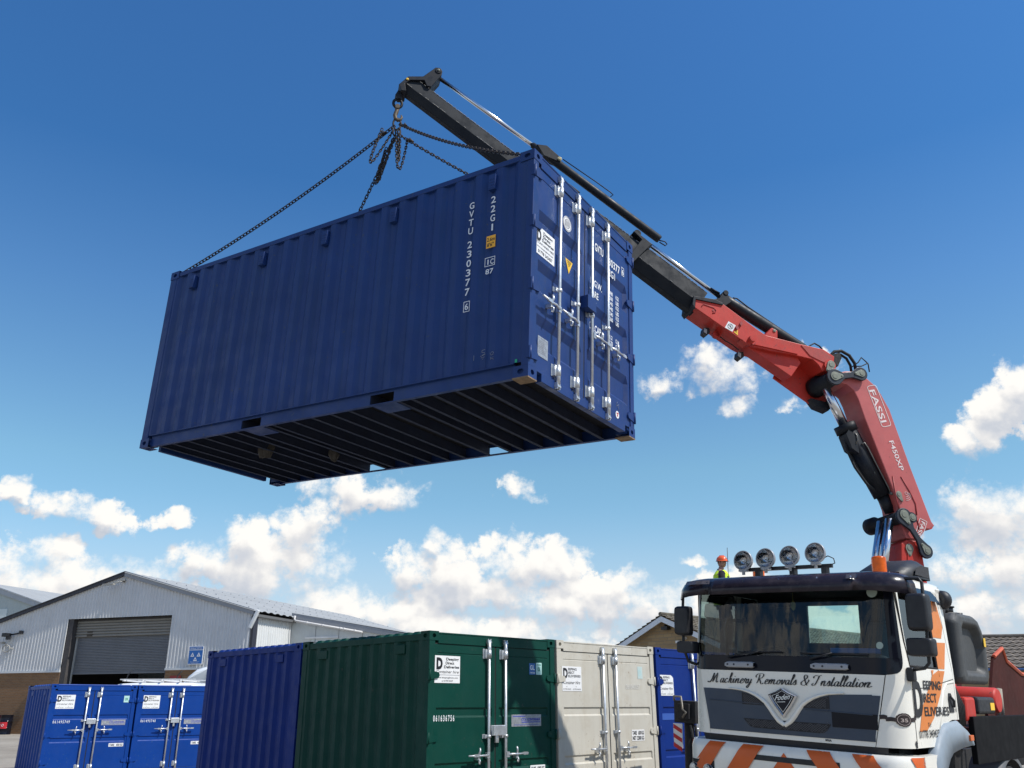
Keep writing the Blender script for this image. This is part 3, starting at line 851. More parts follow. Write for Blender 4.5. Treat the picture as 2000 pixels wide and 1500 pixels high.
# ------------------------------------------------------------------ crane truck
TF = ((.7336, -.6772, -.0563), (.6783, .7348, 0.), (.0414, -.0382, .9984))
TO = Vector((2.6717, 9.3847, 0.))
tM = Matrix(TF).transposed().to_4x4(); tM.translation = TO
tM = Matrix.Translation(TO) @ Matrix(TF).transposed().to_3x3().to_4x4()
truck = root('crane_truck', "white and orange lorry with a red loader crane lifting the navy container", 'truck', tM)
tMi = tM.inverted()
white = mat("white_cab_paint", (.82, .79, .71), .28, 0, .03, 1.2, 0, 60, dirt=.10, dirtcol=(.48, .44, .37), streak=.05, coat=.5, rvar=.1)
greyb = mat("blue_grey_grille_paint", (.040, .056, .085), .38, 0, .08, 2., dirt=.2, dirtcol=(.09, .095, .10), spec=.4)
blackp = mat("black_plastic", (.012, .013, .017), .48, 0, .15, 3., .05, 200., rvar=.15)
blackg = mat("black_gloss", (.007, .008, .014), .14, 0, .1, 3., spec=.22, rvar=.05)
orangep = mat("orange_stripe", (.62, .105, .010), .38, 0, .06, 4., dirt=.12, dirtcol=(.4, .12, .04))
orangel = mat("pale_orange_stripe", (.66, .20, .035), .38, 0, .05, 4.)
chrome = mat("chrome", (.66, .66, .68), .2, 1.0, .05, 4., rvar=.05)
mesh_m = mat("grille_mesh", (.02, .02, .024), .6, .2, .1, 3.)
inter = mat("cab_interior", (.018, .019, .022), .8, 0, .2, 3.)
seatm = mat("seat_fabric", (.04, .045, .06), .9, 0, .2, 8., .3, 60.)
tyre = mat("tyre_rubber", (.016, .016, .016), .85, 0, .25, 7., .3, 30.)
mudm = mat("grey_mudguard", (.24, .29, .34), .55, 0, .08, 2., dirt=.25, dirtcol=(.2, .19, .17))
chas = mat("black_chassis", (.014, .014, .016), .7, 0, .3, 4., dirt=.3, dirtcol=(.06, .05, .04))
wglass = glass_mat("windscreen_glass", (.78, .90, .88), .015, 1.1)
sglass = glass_mat("side_glass", (.72, .78, .76), .015, .8); sglass_d = glass_mat("dark_side_glass", (.40, .44, .46), .02, .28)
smoke = glass_mat("smoked_visor", (.13, .11, .13), .06, 1.0)
lens = glass_mat("lamp_lens", (.92, .93, .94), .02, 1.2)
amber = mat("amber_lens", (.62, .10, .003), .2, 0, .25, 14., spec=.35, rvar=.06)
reflc = mat("reflector_bowl", (.60, .60, .61), .10, 1., .15, 30., .7, 12., rvar=.05)

def hw(z): return 1.15 if z < 2.0 else 1.15 - .05 * (z - 2.0) / .9
def cab_out(t, z, off=0.):
    """outline of the cab: t = x on the front (|t|<=1.15), beyond that runs back along the side"""
    s = 1 if t >= 0 else -1; a = abs(t); w = hw(z); rk = 0. if z < 1.98 else .17 * (z - 1.98)
    if z > 2.86: rk += (z - 2.86) * 1.0
    def pt(a):
        if a <= .84: return (a, .04 * (a / .84) ** 2 + rk)
        if a <= 1.15:
            q = (a - .84) / .31 * math.pi / 2
            return (.84 + (w - .84) * math.sin(q), .04 + .27 * (1 - math.cos(q)) + rk * (1 - q / (math.pi / 2)))
        return (w, .31 + (a - 1.15))
    x, y = pt(a)
    if off:
        x1, y1 = pt(max(0, a - .004)); x2, y2 = pt(a + .004)
        dx, dy = x2 - x1, y2 - y1; l = math.hypot(dx, dy) or 1
        x += dy / l * off; y -= dx / l * off
    return (s * x, y, z)
def lin(a, b, n): return [a + (b - a) * k / n for k in range(n + 1)]
def patch(mb, t0, t1, z0, z1, nt_, nz, off=0., th=0.):
    """t0,t1 may be functions of z"""
    f0 = t0 if callable(t0) else (lambda z: t0); f1 = t1 if callable(t1) else (lambda z: t1)
    rows = [[cab_out(t, z, off) for t in lin(f0(z), f1(z), nt_)] for z in lin(z0, z1, nz)]
    mb.grid(rows, smooth=True)
def vstrip(mb, ts, lo, hi, off, nz=3):
    """vertical strips between curves lo(t), hi(t)"""
    mb.grid([[cab_out(t, z, off) for z in lin(lo(t), hi(t), nz)] for t in ts], smooth=True)
def interp(tab):
    xs = [a for a, b in tab]; ys = [b for a, b in tab]
    return lambda x: float(np.interp(x, xs, ys))

# corner panels, pillars, roof, back
tl = interp([(1.30, .853), (1.98, .948)])
tcorner = interp([(1.335, .862), (1.983, .955), (1.987, .985), (2.0, 1.025), (2.02, 1.05), (2.05, 1.068), (2.09, 1.078), (2.13, 1.082), (2.86, 1.075)])
CZS = [1.335, 1.35, 1.45, 1.6, 1.75, 1.9, 1.983, 1.987, 2.0, 2.01, 2.02, 2.035, 2.05, 2.07, 2.09, 2.11, 2.13, 2.25, 2.4, 2.55, 2.7, 2.86]
for s in (-1, 1):
    mb = MB()
    mb.grid([[cab_out(s * t, z) for t in lin(tcorner(z), 1.158, 10)] for z in CZS], smooth=True)
    mb.grid([[cab_out(s * tcorner(z), z, o_) for o_ in (0, -.03)] for z in CZS[:7]])
    build('corner_panel', mb, white, truck)
mb = MB()
prof = [(2.86, 0), (2.90, 0), (2.94, .02), (2.962, .06), (2.972, .12)]
rows = []
for z, inset in prof:
    k = 1 - inset / 1.15
    r_ = [cab_out(t, z) for t in lin(-1.15, 1.15, 40)]
    w = hw(z)
    r_ = [(-w, 1.62, z)] + [(-w, .9, z)] + r_ + [(w, .9, z)] + [(w, 1.62, z)]
    r_ = [(x * k, max(y, inset * .6) + (0 if y > 1.5 else inset * .4), zz) for x, y, zz in r_]
    rows.append(r_)
mb.grid(rows, smooth=True); mb.F([mb.V(*p) for p in rows[-1]])
build('cab_roof', mb, white, truck)
# rear wall with its window
mb = MB(); yb = 1.62
def rearbox(x0, x1, z0, z1): mb.box(x0, x1, yb - .03, yb, z0, z1)
rearbox(-1.12, 1.12, 1.3, 2.33); rearbox(-1.10, -.42, 2.33, 2.76); rearbox(.20, 1.10, 2.33, 2.76); rearbox(-1.09, 1.09, 2.76, 2.93)
build('rear_wall', mb, mat("cab_back_paint", (.35, .34, .32), .5), truck)
mb = MB(); yq = yb - .045
for q_ in ((-1.08, 1.08, 1.4, 2.33), (-1.08, -.43, 2.33, 2.76), (.21, 1.08, 2.33, 2.76), (-1.06, 1.06, 2.76, 2.86)): mb.box(q_[0], q_[1], yq, yq + .012, q_[2], q_[3])
build('rear_lining', mb, inter, truck)
mb = MB(); mb.box(-.42, .20, yb - .02, yb - .012, 2.33, 2.76)
build('rear_window', mb, wglass, truck)
# doors: lower skin and window frame, both sides
def sidep(s, y, z, off=0.):
    return (s * (hw(z) + off), y, z)
DW = [(.345, 2.075), (.29, 2.30), (.25, 2.82), (1.02, 2.84), (1.10, 2.78), (1.12, 2.07)]   # window opening
for s in (-1, 1):
    mb = MB()
    arch = interp([(.30, 1.335), (.98, 1.335), (1.08, 1.45), (1.22, 1.545), (1.40, 1.575), (1.63, 1.575)])
    ys = [.316, .6, .9, .98, 1.03, 1.08, 1.15, 1.22, 1.31, 1.40, 1.5, 1.575]
    mb.grid([[sidep(s, y, z) for z in lin(arch(y), 2.06, 8)] for y in ys], smooth=True)
    # uprights round the window
    mb.grid([[sidep(s, y, z) for y in (.235 + (2.86 - z) * .10, .29 + (2.86 - z) * .07)] for z in lin(2.06, 2.86, 6)])
    mb.grid([[sidep(s, y, z) for y in (1.13, 1.35, 1.575 - (z - 2.06) * .14)] for z in lin(2.06, 2.86, 8)], smooth=True)
    mb.grid([[sidep(s, y, z) for z in (2.82, 2.86)] for y in lin(.235, 1.47, 6)])
    door = build('cab_door', mb, white, truck)
    # rear closing strip of the cab
    mb = MB(); mb.grid([[sidep(s, y, z) for y in (1.585 - max(0, z - 2.06) * .14, 1.622)] for z in lin(1.575, 2.9, 8)], smooth=True)
    build('cab_rear_edge', mb, white, truck)
    # window glass, with black rubber seal
    def offp(p, o_): return sidep(s, p[0], p[1], o_)
    mb = MB(); mb.F([mb.V(*offp(p, -.012)) for p in DW]); build('door_window', mb, sglass if s < 0 else sglass_d, door, recalc=False)
    mb = MB(); pts = [offp(p, -.004) for p in DW]; mb.tube(pts, .012, 6, closed=True, smooth=False); build('window_seal', mb, rubber, door)
    # door shut lines
    mb = MB()
    def seam(pts, w=.007, o_=.0015):
        for a, b in zip(pts, pts[1:]):
            a = Vector(sidep(s, a[0], a[1], o_)); b = Vector(sidep(s, b[0], b[1], o_))
            mb.beam(a, b, w, .002, (1, 0, 0)) if False else mb.tube([a, b], .0035, 4, smooth=False)
    seam([(.33, 1.34), (.325, 2.06)]); seam([(.33, 1.86), (.8, 1.885), (1.57, 1.975)]); seam([(1.13, 2.85), (1.145, 2.07), (1.15, 1.99)])
    build('shut_line', mb, mat("gap_shadow_rubber", (.03, .03, .03), .9), door)
    # wind deflector
    mb = MB(); zt = 2.83
    mb.grid([[sidep(s, y, z, o_) for y in lin(.55, 1.30, 8)] for z, o_ in ((2.86, .005), (2.80, .05), (2.74, .075))], smooth=True)
    mb.grid([[sidep(s, y, z, o_) for y in lin(1.30, 1.42, 2)] for z, o_ in ((2.80, .005), (2.76, .04), (2.72, .05))], smooth=True)
    build('wind_deflector', mb, blackg, door)
    # handle recess
    mb = MB(); mb.prism([(1.345, 1.645), (1.335, 1.78), (1.36, 1.835), (1.43, 1.835), (1.475, 1.78), (1.48, 1.645)], s * 1.1505, s * 1.158, 'yzx')
    h = build('handle_recess', mb, blackp, door, .004)
    mb = MB(); mb.tube([(s * 1.17, 1.37, 1.80), (s * 1.185, 1.42, 1.76), (s * 1.17, 1.46, 1.70)], .012, 8); build('door_handle', mb, blackp, door)
    # raised swage
    mb = MB(); pts = [(1.57, 1.945), (1.35, 1.93), (1.23, 1.86), (1.12, 1.68), (.95, 1.42)]
    mb.tube([sidep(s, a, b, -.004) for a, b in pts], .012, 8); build('door_swage', mb, white, door)
    if s > 0: door_r = door

# side graphics (offside seen from the camera)
def sfn(y, z, o_=.004): return sidep(1, y, z, o_)
mb = MB()
for poly in ([(1.13, 2.06), (1.13, 2.80), (1.36, 2.80), (1.53, 2.50), (1.30, 2.06)],):
    pass
def sband(pts, o_=.004):
    mb.F([mb.V(*sidep(1, a, b, o_)) for a, b in pts])
sband([(1.14, 2.38), (1.14, 2.80), (1.375, 2.80), (1.45, 2.66), (1.50, 2.50), (1.40, 2.38)])
sband([(1.14, 2.07), (1.14, 2.33), (1.50, 2.34), (1.34, 2.07)])
sband([(.93, 2.05), (.93, 2.0), (1.13, 2.05), (1.33, 2.05), (1.13, 1.83), (.86, 1.60), (.62, 1.48), (.425, 1.48), (.56, 1.70), (.84, 1.91), (.98, 2.03), (1.0, 2.052)])
build('orange_flash', mb, orangel, door_r, recalc=False)
mb = MB(); U = (0, 1, 0); V_ = (0, 0, 1)
def st(s_, y, z, h, w, **k): text(mb, s_, (0, y, z), U, V_, h, w, fn=lambda a, b, c: sidep(1, b, c, .007), **k)
st('D', .345, 1.625, .325, .235, bold=.04)
st('EEPING', .64, 1.865, .085, .50, bold=.02); st('IRECT', .585, 1.745, .085, .40, bold=.02); st('ELIVERIES', .60, 1.62, .085, .72, bold=.02)
build('name_lettering', mb, ink, door_r, recalc=False); mb = MB()
st('(PBR)', 1.50, 1.655, .035, .07)
st('Tel:', .66, 1.52, .04, .10, shear=.4); st('01778 343437', .40, 1.425, .07, .56, bold=.012)
build('phone_lettering', mb, ink, door_r, recalc=False); mb = MB()
for k, (a, b) in enumerate(((1.0, 0), (.6, 0))):
    pass
mb.F([mb.V(*sidep(1, .30 + a, 1.355 + b, .006)) for a, b in ((0, -.03), (.035, .03), (0, .05), (-.0, .05), (-.025, .03))])
build('kite_emblem', mb, ink, door_r, recalc=False)

# lid (front panel), grille area
mb = MB(); patch(mb, lambda z: -tl(z), lambda z: tl(z), 1.335, 1.978, 28, 10, .004)
# turned edges
for s in (-1, 1): mb.grid([[cab_out(s * tl(z), z, .004), cab_out(s * tl(z), z, -.03)] for z in lin(1.335, 1.978, 6)])
mb.grid([[cab_out(t, 1.335, o_) for o_ in (.004, -.03)] for t in lin(-.85, .85, 20)])
mb.grid([[cab_out(t, 1.978, o_) for o_ in (.004, -.02)] for t in lin(-.94, .94, 20)])
lid = build('front_lid', mb, white, truck)
vt = interp([(-.95, 1.792), (-.60, 1.786), (-.47, 1.775), (-.38, 1.755), (-.31, 1.728), (-.25, 1.697), (-.19, 1.655), (-.14, 1.60), (-.10, 1.545), (-.05, 1.49), (0, 1.455), (.05, 1.49), (.10, 1.545), (.14, 1.60), (.19, 1.655), (.25, 1.697), (.31, 1.728), (.38, 1.755), (.47, 1.775), (.60, 1.786), (.95, 1.80)])
ts = lin(-.865, -.5, 4) + [-.47, -.42, -.38, -.34, -.31, -.28, -.25, -.22, -.19, -.165, -.14, -.12, -.10, -.075, -.05, -.025, 0]
ts = ts + [-t for t in ts[-2::-1]]
mb = MB(); vstrip(mb, ts, lambda t: 1.378, vt, .009, 6)
for s in (-1, 1):   # tapered outer ends following the lid edge
    mb.F([mb.V(*cab_out(s * a, z, .009)) for a, z in ((.865, 1.378), (.865, 1.79), (.912, 1.79), (.862, 1.40))])
gr = build('grille_panel', mb, greyb, lid)
# raised white V
mb = MB()
def ribbon(pts, w, o0, o1):
    out = []
    for i, (x, z) in enumerate(pts):
        a = pts[max(0, i - 1)]; b = pts[min(len(pts) - 1, i + 1)]
        dx, dz = b[0] - a[0], b[1] - a[1]; l = math.hypot(dx, dz) or 1; nx, nz = -dz / l, dx / l
        ww = w[i] if isinstance(w, (list, tuple)) else w
        out.append([cab_out(x + nx * ww * q, z + nz * ww * q, o_) for q, o_ in ((-.5, o0), (-.3, o1), (.3, o1), (.5, o0))])
    mb.grid(out, smooth=True)
for s in (-1, 1):
    pts = [(s * a, z + .008) for a, z in ((.62, 1.79), (.47, 1.780), (.38, 1.760), (.31, 1.735), (.25, 1.702), (.20, 1.668), (.155, 1.615), (.115, 1.56), (.065, 1.50), (.0, 1.462))]
    ribbon(pts, [.012, .02, .03, .035, .04, .045, .05, .05, .05, .05], .006, .032)
build('grille_vee', mb, white, lid)
mb = MB()
for s in (-1, 1): mb.tube([cab_out(s * t, 1.655 + (.0 if s < 0 else -.02) - .03 * (t - .2) * s, .010) for t in lin(.22, .86, 10)], .006, 6)
build('grille_crease', mb, greyb, lid)
# grille meshes
mb = MB()
for s in (-1, 1):
    tt = [s * a for a in (.19, .22, .25, .28, .31, .34, .38, .42, .47)]
    vstrip(mb, tt, lambda t: 1.645 + .0 * t, lambda t: max(1.650, vt(t) - .012), .012, 3)
gl_ = interp([(-.46, 1.505), (-.40, 1.44), (-.36, 1.425), (.38, 1.42), (.42, 1.435), (.47, 1.50)])
vstrip(mb, lin(-.46, .47, 24), gl_, lambda t: 1.51, .012, 3)
gm = build('grille_mesh', mb, mesh_m, lid)
mb = MB()
def inmesh(x, z):
    if abs(x) > .19 and abs(x) < .47 and 1.647 < z < vt(x) - .014: return True
    return -.46 < x < .47 and gl_(x) + .004 < z < 1.507
sp = .021
for dirn in (1, -1):
    for k in range(-60, 90):
        run = None
        c = k * sp
        for j in range(0, 44):
            x = -.47 + j * .0216; z = dirn * (x) * .75 + c + 1.2
            ok = inmesh(x, z)
            if ok and run is None: run = (x, z)
            last = (x, z) if ok else None
            if (not ok or j == 43) and run is not None:
                e = (x - .0216, z - dirn * .0216 * .75)
                if e != run and abs(e[0] - run[0]) > .01:
                    mb.beam(cab_out(run[0], run[1], .0145), cab_out(e[0], e[1], .0145), .003, .003, (0, 0, 1))
                run = None
build('grille_wires', mb, mat("mesh_wire", (.10, .10, .11), .5, .3), lid)
# dark rectangle on the grille panel, low on the right
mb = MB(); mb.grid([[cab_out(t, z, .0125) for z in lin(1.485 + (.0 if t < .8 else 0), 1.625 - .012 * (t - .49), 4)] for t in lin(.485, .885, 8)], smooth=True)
build('dark_patch', mb, blackg, lid)
# lettering on the lid : calligraphic strokes
SCRIPT = {
 'M': (1.55, [[(.0, .12), (.08, .0), (.22, .10), (.42, .75), (.50, .98)], [(.50, .98), (.52, .5), (.50, .05)], [(.50, .05), (.72, .55), (.98, 1.0)], [(.98, 1.0), (.98, .5), (.97, .12), (1.08, .0), (1.25, .15)]]),
 'R': (1.25, [[(.20, .05), (.35, .30), (.45, .95)], [(.05, .62), (-.02, .8), (.2, .98), (.55, 1.02), (.88, .98), (.92, .78), (.72, .58), (.40, .52)], [(.45, .52), (.62, .30), (.75, .04), (.92, -.02), (1.08, .12)]]),
 'I': (.95, [[(.05, .70), (.0, .85), (.25, .98), (.55, .93), (.88, 1.02)], [(.62, .95), (.48, .5), (.30, .10), (.05, .0), (-.05, .12), (.10, .22)]]),
 '&': (1.0, [[(.85, .55), (.92, .42), (.70, .12), (.40, -.02), (.12, .08), (.10, .30), (.40, .50), (.66, .74), (.60, .95), (.40, 1.0), (.30, .82), (.42, .55), (.70, .10), (.85, .0)]]),
 'a': (.62, [[(.45, .36), (.30, .46), (.10, .34), (.04, .12), (.16, .0), (.34, .14), (.46, .40)], [(.48, .46), (.40, .12), (.46, .0), (.62, .12)]]),
 'c': (.50, [[(.38, .38), (.28, .47), (.08, .30), (.05, .08), (.20, -.01), (.48, .14)]]),
 'h': (.64, [[(.10, .30), (.38, .80), (.36, 1.0), (.26, .96), (.10, .0)], [(.14, .18), (.32, .44), (.42, .42), (.36, .10), (.44, .0), (.62, .12)]]),
 'i': (.36, [[(.0, .14), (.14, .46), (.08, .10), (.16, .0), (.36, .14)], [(.20, .64), (.22, .70)]]),
 'n': (.68, [[(.0, .16), (.12, .46), (.04, .0)], [(.08, .18), (.30, .46), (.42, .42), (.36, .10), (.44, .0), (.66, .12)]]),
 'e': (.50, [[(.05, .18), (.30, .28), (.36, .42), (.24, .48), (.07, .30), (.05, .08), (.20, -.01), (.50, .14)]]),
 'r': (.48, [[(.0, .14), (.14, .50), (.20, .42), (.34, .42), (.26, .12), (.34, .0), (.48, .12)]]),
 'y': (.60, [[(.0, .30), (.12, .46), (.08, .14), (.18, .0), (.38, .20), (.48, .46)], [(.48, .46), (.34, -.10), (.14, -.44), (.0, -.36), (.16, -.14), (.58, .12)]]),
 'm': (1.0, [[(.0, .16), (.12, .46), (.04, .0)], [(.08, .18), (.28, .46), (.38, .42), (.30, .0)], [(.34, .18), (.56, .46), (.68, .42), (.62, .10), (.72, .0), (.96, .12)]]),
 'o': (.54, [[(.30, .46), (.10, .36), (.05, .10), (.18, .0), (.38, .12), (.42, .36), (.30, .46), (.36, .36), (.54, .40)]]),
 'v': (.52, [[(.0, .30), (.12, .46), (.12, .0), (.36, .26), (.40, .46), (.52, .38)]]),
 'l': (.36, [[(.02, .22), (.34, .78), (.32, 1.0), (.22, .94), (.08, .12), (.16, .0), (.36, .14)]]),
 's': (.44, [[(.0, .12), (.24, .50), (.30, .20), (.22, .0), (.04, .06)], [(.22, .0), (.44, .12)]]),
 't': (.38, [[(.02, .16), (.26, .86), (.08, .10), (.16, .0), (.38, .14)], [(.04, .56), (.34, .60)]]),
 ' ': (.42, []),
}
def script_text(mb, s_, x0, x1, z0, z1, h, pen=.017, off=.012):
    adv = sum(SCRIPT[c][0] for c in s_); k = (x1 - x0) / adv; x = x0
    for ch in s_:
        w, strokes = SCRIPT[ch]
        for stt in strokes:
            # smooth the stroke
            P = []
            n = len(stt)
            for i in range(n - 1):
                p0, p1, p2, p3 = stt[max(i - 1, 0)], stt[i], stt[i + 1], stt[min(i + 2, n - 1)]
                for j in range(5):
                    t = j / 5
                    P.append(tuple(.5 * ((2 * p1[q]) + (-p0[q] + p2[q]) * t + (2 * p0[q] - 5 * p1[q] + 4 * p2[q] - p3[q]) * t * t + (-p0[q] + 3 * p1[q] - 3 * p2[q] + p3[q]) * t ** 3) for q in (0, 1)))
            P.append(stt[-1])
            W2 = [(x + (px + .32 * pz) * k, pz * h) for px, pz in P]
            rows = []
            for i, (a, b) in enumerate(W2):
                a0 = W2[max(0, i - 1)]; a1 = W2[min(len(W2) - 1, i + 1)]
                dx, dz = a1[0] - a0[0], a1[1] - a0[1]; l = math.hypot(dx, dz) or 1
                down = abs(dz) / l
                wd = pen * (.28 + .85 * down * down) * (.6 if i in (0, len(W2) - 1) else 1)
                zb = z0 + (z1 - z0) * (a - x0) / (x1 - x0)
                rows.append([cab_out(a - dz / l * wd / 2, zb + b + dx / l * wd / 2, off), cab_out(a + dz / l * wd / 2, zb + b - dx / l * wd / 2, off)])
            mb.grid(rows)
        x += w * k
mb = MB(); script_text(mb, 'Machinery Removals & Installation', -.87, .87, 1.848, 1.862, .098, .0125)
build('script_lettering', mb, ink, lid, recalc=False)
# kite badge
mb = MB()
def kite(k, o_, dz=0.): return [cab_out(a * k, 1.725 + (b - 1.725) * k + dz, o_) for a, b in ((0, 1.825), (.07, 1.785), (.158, 1.752), (.10, 1.66), (0, 1.535), (-.10, 1.66), (-.158, 1.752), (-.07, 1.785))]
mb.grid([kite(1.0, .02), kite(.97, .042), kite(.86, .046), kite(.80, .034)], closed=True)
bd = build('badge_rim', mb, chrome, lid)
mb = MB(); mb.F([mb.V(*p) for p in kite(.81, .036)]); build('badge_face', mb, blackg, lid, recalc=False)
mb = MB(); mb.grid([kite(.72, .038), kite(.685, .038)], closed=True)
text(mb, 'Foden', (-.082, 0, 1.70), (1, 0, .12), (0, 0, 1), .052, .165, bold=.01, shear=.5, fn=lambda a, b, c: cab_out(a, c, .039))
mb.grid([[cab_out(-.06, 1.683, .039), cab_out(-.06, 1.687, .039)], [cab_out(.03, 1.688, .039), cab_out(.03, 1.694, .039)]])
build('badge_lettering', mb, chrome, lid, recalc=False)
mb = MB(); text(mb, 'MS6A', (.405, 0, 1.352), (1, 0, 0), (0, 0, 1), .02, .06, bold=.03, fn=lambda a, b, c: cab_out(a, c, .008)); build('small_lettering', mb, ink, lid, recalc=False)
# 35 rosette on the corner panel
def cfn(t, z, o_=.005): return cab_out(t, z, o_)
mb = MB()
c0 = (1.045, 1.585)
def rose(rr, o_, n=32): return [cfn(c0[0] + math.cos(2 * math.pi * k / n) * rr * 1.05 * (1 + .05 * (k % 2)), c0[1] + math.sin(2 * math.pi * k / n) * rr * (1 + .05 * (k % 2)), o_) for k in range(n)]
r0 = rose(.058, .006); ce = mb.V(*cfn(*c0, .006)); ids = [mb.V(*p) for p in r0]
for k in range(len(ids)): mb.F((ce, ids[k], ids[(k + 1) % len(ids)]))
for s in (-1, 1):
    mb.grid([[cfn(c0[0] + s * a, c0[1] - .016 + b, .006), cfn(c0[0] + s * a, c0[1] + .020 + b, .006)] for a, b in ((.05, -.004), (.085, .002), (.115, -.002))])
    mb.grid([[cfn(c0[0] + s * a, c0[1] - .004 + b, .005), cfn(c0[0] + s * a, c0[1] + .034 + b, .005)] for a, b in ((.105, 0), (.125, .006), (.15, .002 ))])
em = build('anniversary_emblem', mb, mat("dark_brown_ink", (.022, .012, .012), .5), truck, recalc=False)
mb = MB()
mb.grid([rose(.043, .0065), rose(.046, .0065)], closed=True)
text(mb, '35', (1.018, 0, 1.567), (1, 0, 0), (0, 0, 1), .032, .054, bold=.02, fn=lambda a, b, c: cfn(a, c, .0075))
build('emblem_lettering', mb, mat("tan_ink", (.40, .33, .30), .5), em, recalc=False)

# windscreen, black surround, handles, wipers
mb = MB(); patch(mb, -1.0, 1.0, 2.135, 2.855, 34, 10, .0)
build('windscreen', mb, wglass, truck)
mb = MB()
SZ = [1.982, 1.987, 2.0, 2.01, 2.02, 2.035, 2.05, 2.07, 2.09, 2.11, 2.135]
mb.grid([[cab_out(t, z, .003) for t in lin(-tcorner(z) - .003, tcorner(z) + .003, 36)] for z in SZ], smooth=True)
for s in (-1, 1): mb.grid([[cab_out(s * t, z, .003) for t in lin(.985, tcorner(z) + .003, 5)] for z in lin(2.135, 2.86, 8)], smooth=True)
build('windscreen_surround', mb, blackg, truck)
for a, b, za in ((-.645, -.305, 2.038), (.315, .685, 2.042)):
    mb = MB(); n = 12
    rows = []
    for t in lin(a, b, n):
        e = .02 if t in (a, b) else .032
        rows.append([cab_out(t, za - e, .01), cab_out(t, za - e * .8, .05), cab_out(t, za + e * .8, .05), cab_out(t, za + e, .01)])
    mb.grid(rows, smooth=True)
    h = build('grab_handle', mb, mat("grey_handle", (.33, .33, .34), .45), truck, .004)
    mb = MB()
    for t in (a + .035, a + (b - a) * .33, b - .06): disc(mb, cab_out(t, za, .0515), (1, 0, 0), (0, 0, 1), .011, 12)
    build('fixing_hole', mb, blackp, h, recalc=False)
for px, ang, ln, blade0, blade1 in ((-.62, 0, .3, (-.50, 2.165), (-.0, 2.175)), (.30, 0, .3, (.20, 2.165), (.86, 2.16))):
    mb = MB()
    mb.tube([cab_out(px, 2.11, .02), cab_out(px + .12, 2.14, .05), cab_out((blade0[0] + blade1[0]) / 2, 2.17, .045)], [.012, .009, .007], 6)
    mb.tube([cab_out(t, blade0[1] + (blade1[1] - blade0[1]) * k / 8, .022) for k, t in enumerate(lin(blade0[0], blade1[0], 8))], .008, 6)
    build('wiper', mb, blackp, truck)
mb = MB(); disc(mb, cab_out(.90, 2.76, .004), (1, .05, 0), (0, .17, 1), .052, 24); build('round_permit', mb, mat("permit_paper", (.35, .42, .36), .6), truck, recalc=False)
mb = MB(); disc(mb, cab_out(.93, 2.25, .004), (1, .05, 0), (0, .17, 1), .034, 20); build('round_permit', mb, mat("permit_paper", (.35, .42, .36), .6), truck, recalc=False)

# sun visor
mb = MB(); rows = []
for i, (z, o_) in enumerate(((2.965, .02), (2.95, .10), (2.912, .17), (2.85, .205), (2.765, .215))):
    rows.append([cab_out(t * (1.0 if abs(t) < 1.0 else 1.0), min(z, 2.86), o_)[:2] + (z - (0 if abs(t) < .9 else (abs(t) - .9) * .18 * (1 if i == 4 else .3)),) for t in lin(-1.13, 1.13, 40)])
mb.grid(rows, smooth=True)
vis = build('sun_visor', mb, mat("smoked_visor_plastic", (.020, .016, .024), .2, 0, .25, 2., dirt=.6, dirtcol=(.075, .06, .065), spec=.3, rvar=.06), truck)
md = vis.modifiers.new('solid', 'SOLIDIFY'); md.thickness = .006
mb = MB()
for t in (-.80, -.35, .05, .45, .78): disc(mb, (cab_out(t, 2.86, .218)[0], cab_out(t, 2.86, .218)[1] - .004, 2.90), (1, 0, 0), (0, .3, 1), .009, 8)
build('visor_screw', mb, chrome, vis, recalc=False)
for t in (-.93, .80):
    mb = MB()
    def vf(a, b, o_=.206): p = cab_out(t + a, 2.86, o_ - max(0, b) * 1.2); return (p[0], p[1], 2.905 + b)
    mb.grid([[vf(a, b) for b in (-.022, .022)] for a in lin(-.075, .075, 4)])
    build('visor_marker_lamp', mb, mat("marker_lens", (.10, .09, .10), .15, 0, .3, 20., coat=.4), vis)

# bumper
mb = MB()
def bump(t, z, o_=.0):
    s = 1 if t >= 0 else -1; a = abs(t); q = max(0, (a - .95) / .25)
    x = a if a < .95 else .95 + .25 * math.sin(min(1, q) * math.pi / 2) if q <= 1 else 1.2
    y = -.07 + .05 * (a / .95) ** 2 if a < .95 else -.02 + .32 * (1 - math.cos(min(1, q) * math.pi / 2)) if q <= 1 else .30 + (a - 1.2)
    y += max(0, z - 1.22) * .9 + max(0, .95 - z) * .12
    return (s * x, y - o_, z)
mb.cm = 0
mb.grid([[bump(t, z) for t in lin(-1.55, 1.55, 124)] for z in (.50, .52, .62, .80, .95, 1.08, 1.20, 1.245, 1.27)], smooth=True)
mb.grid([[bump(t, 1.27), (bump(t, 1.27)[0] * .95, .35 if abs(t) < 1.2 else bump(t, 1.27)[1], 1.275)] for t in lin(-1.55, 1.55, 60)])
bumper = build('bumper', mb, white, truck)
mb = MB()
def stripe(t0, t1, sl, z0=.56, z1=1.262, o_=.014):
    rows = []
    for z in [z1, z1 - .02, 1.2, 1.12, 1.0, .9, .8, .7, z0]:
        k = (z1 - z) * sl
        rows.append([bump(t, z, o_) for t in lin(t0 + k, t1 + k, 9)])
    mb.grid(rows, smooth=True)
for s in (-1, 1):
    stripe(s * .665, s * .86, s * .75); stripe(s * .225, s * .455, s * .75)
    stripe(s * 1.10, s * 1.24, s * .5, o_=.02)
rows = [[bump(t, z, .0045) for t in lin(-(1.215 - z) * .8, (1.215 - z) * .8, 6)] for z in lin(1.213, .95, 5)]
mb.grid(rows)
build('bumper_stripe', mb, orangep, bumper, recalc=False)
mb = MB(); mb.grid([[cab_out(t, z, o_) for z, o_ in ((1.268, -.02), (1.333, -.006))] for t in lin(-.93, .93, 30)]); build('air_slot', mb, blackp, truck)
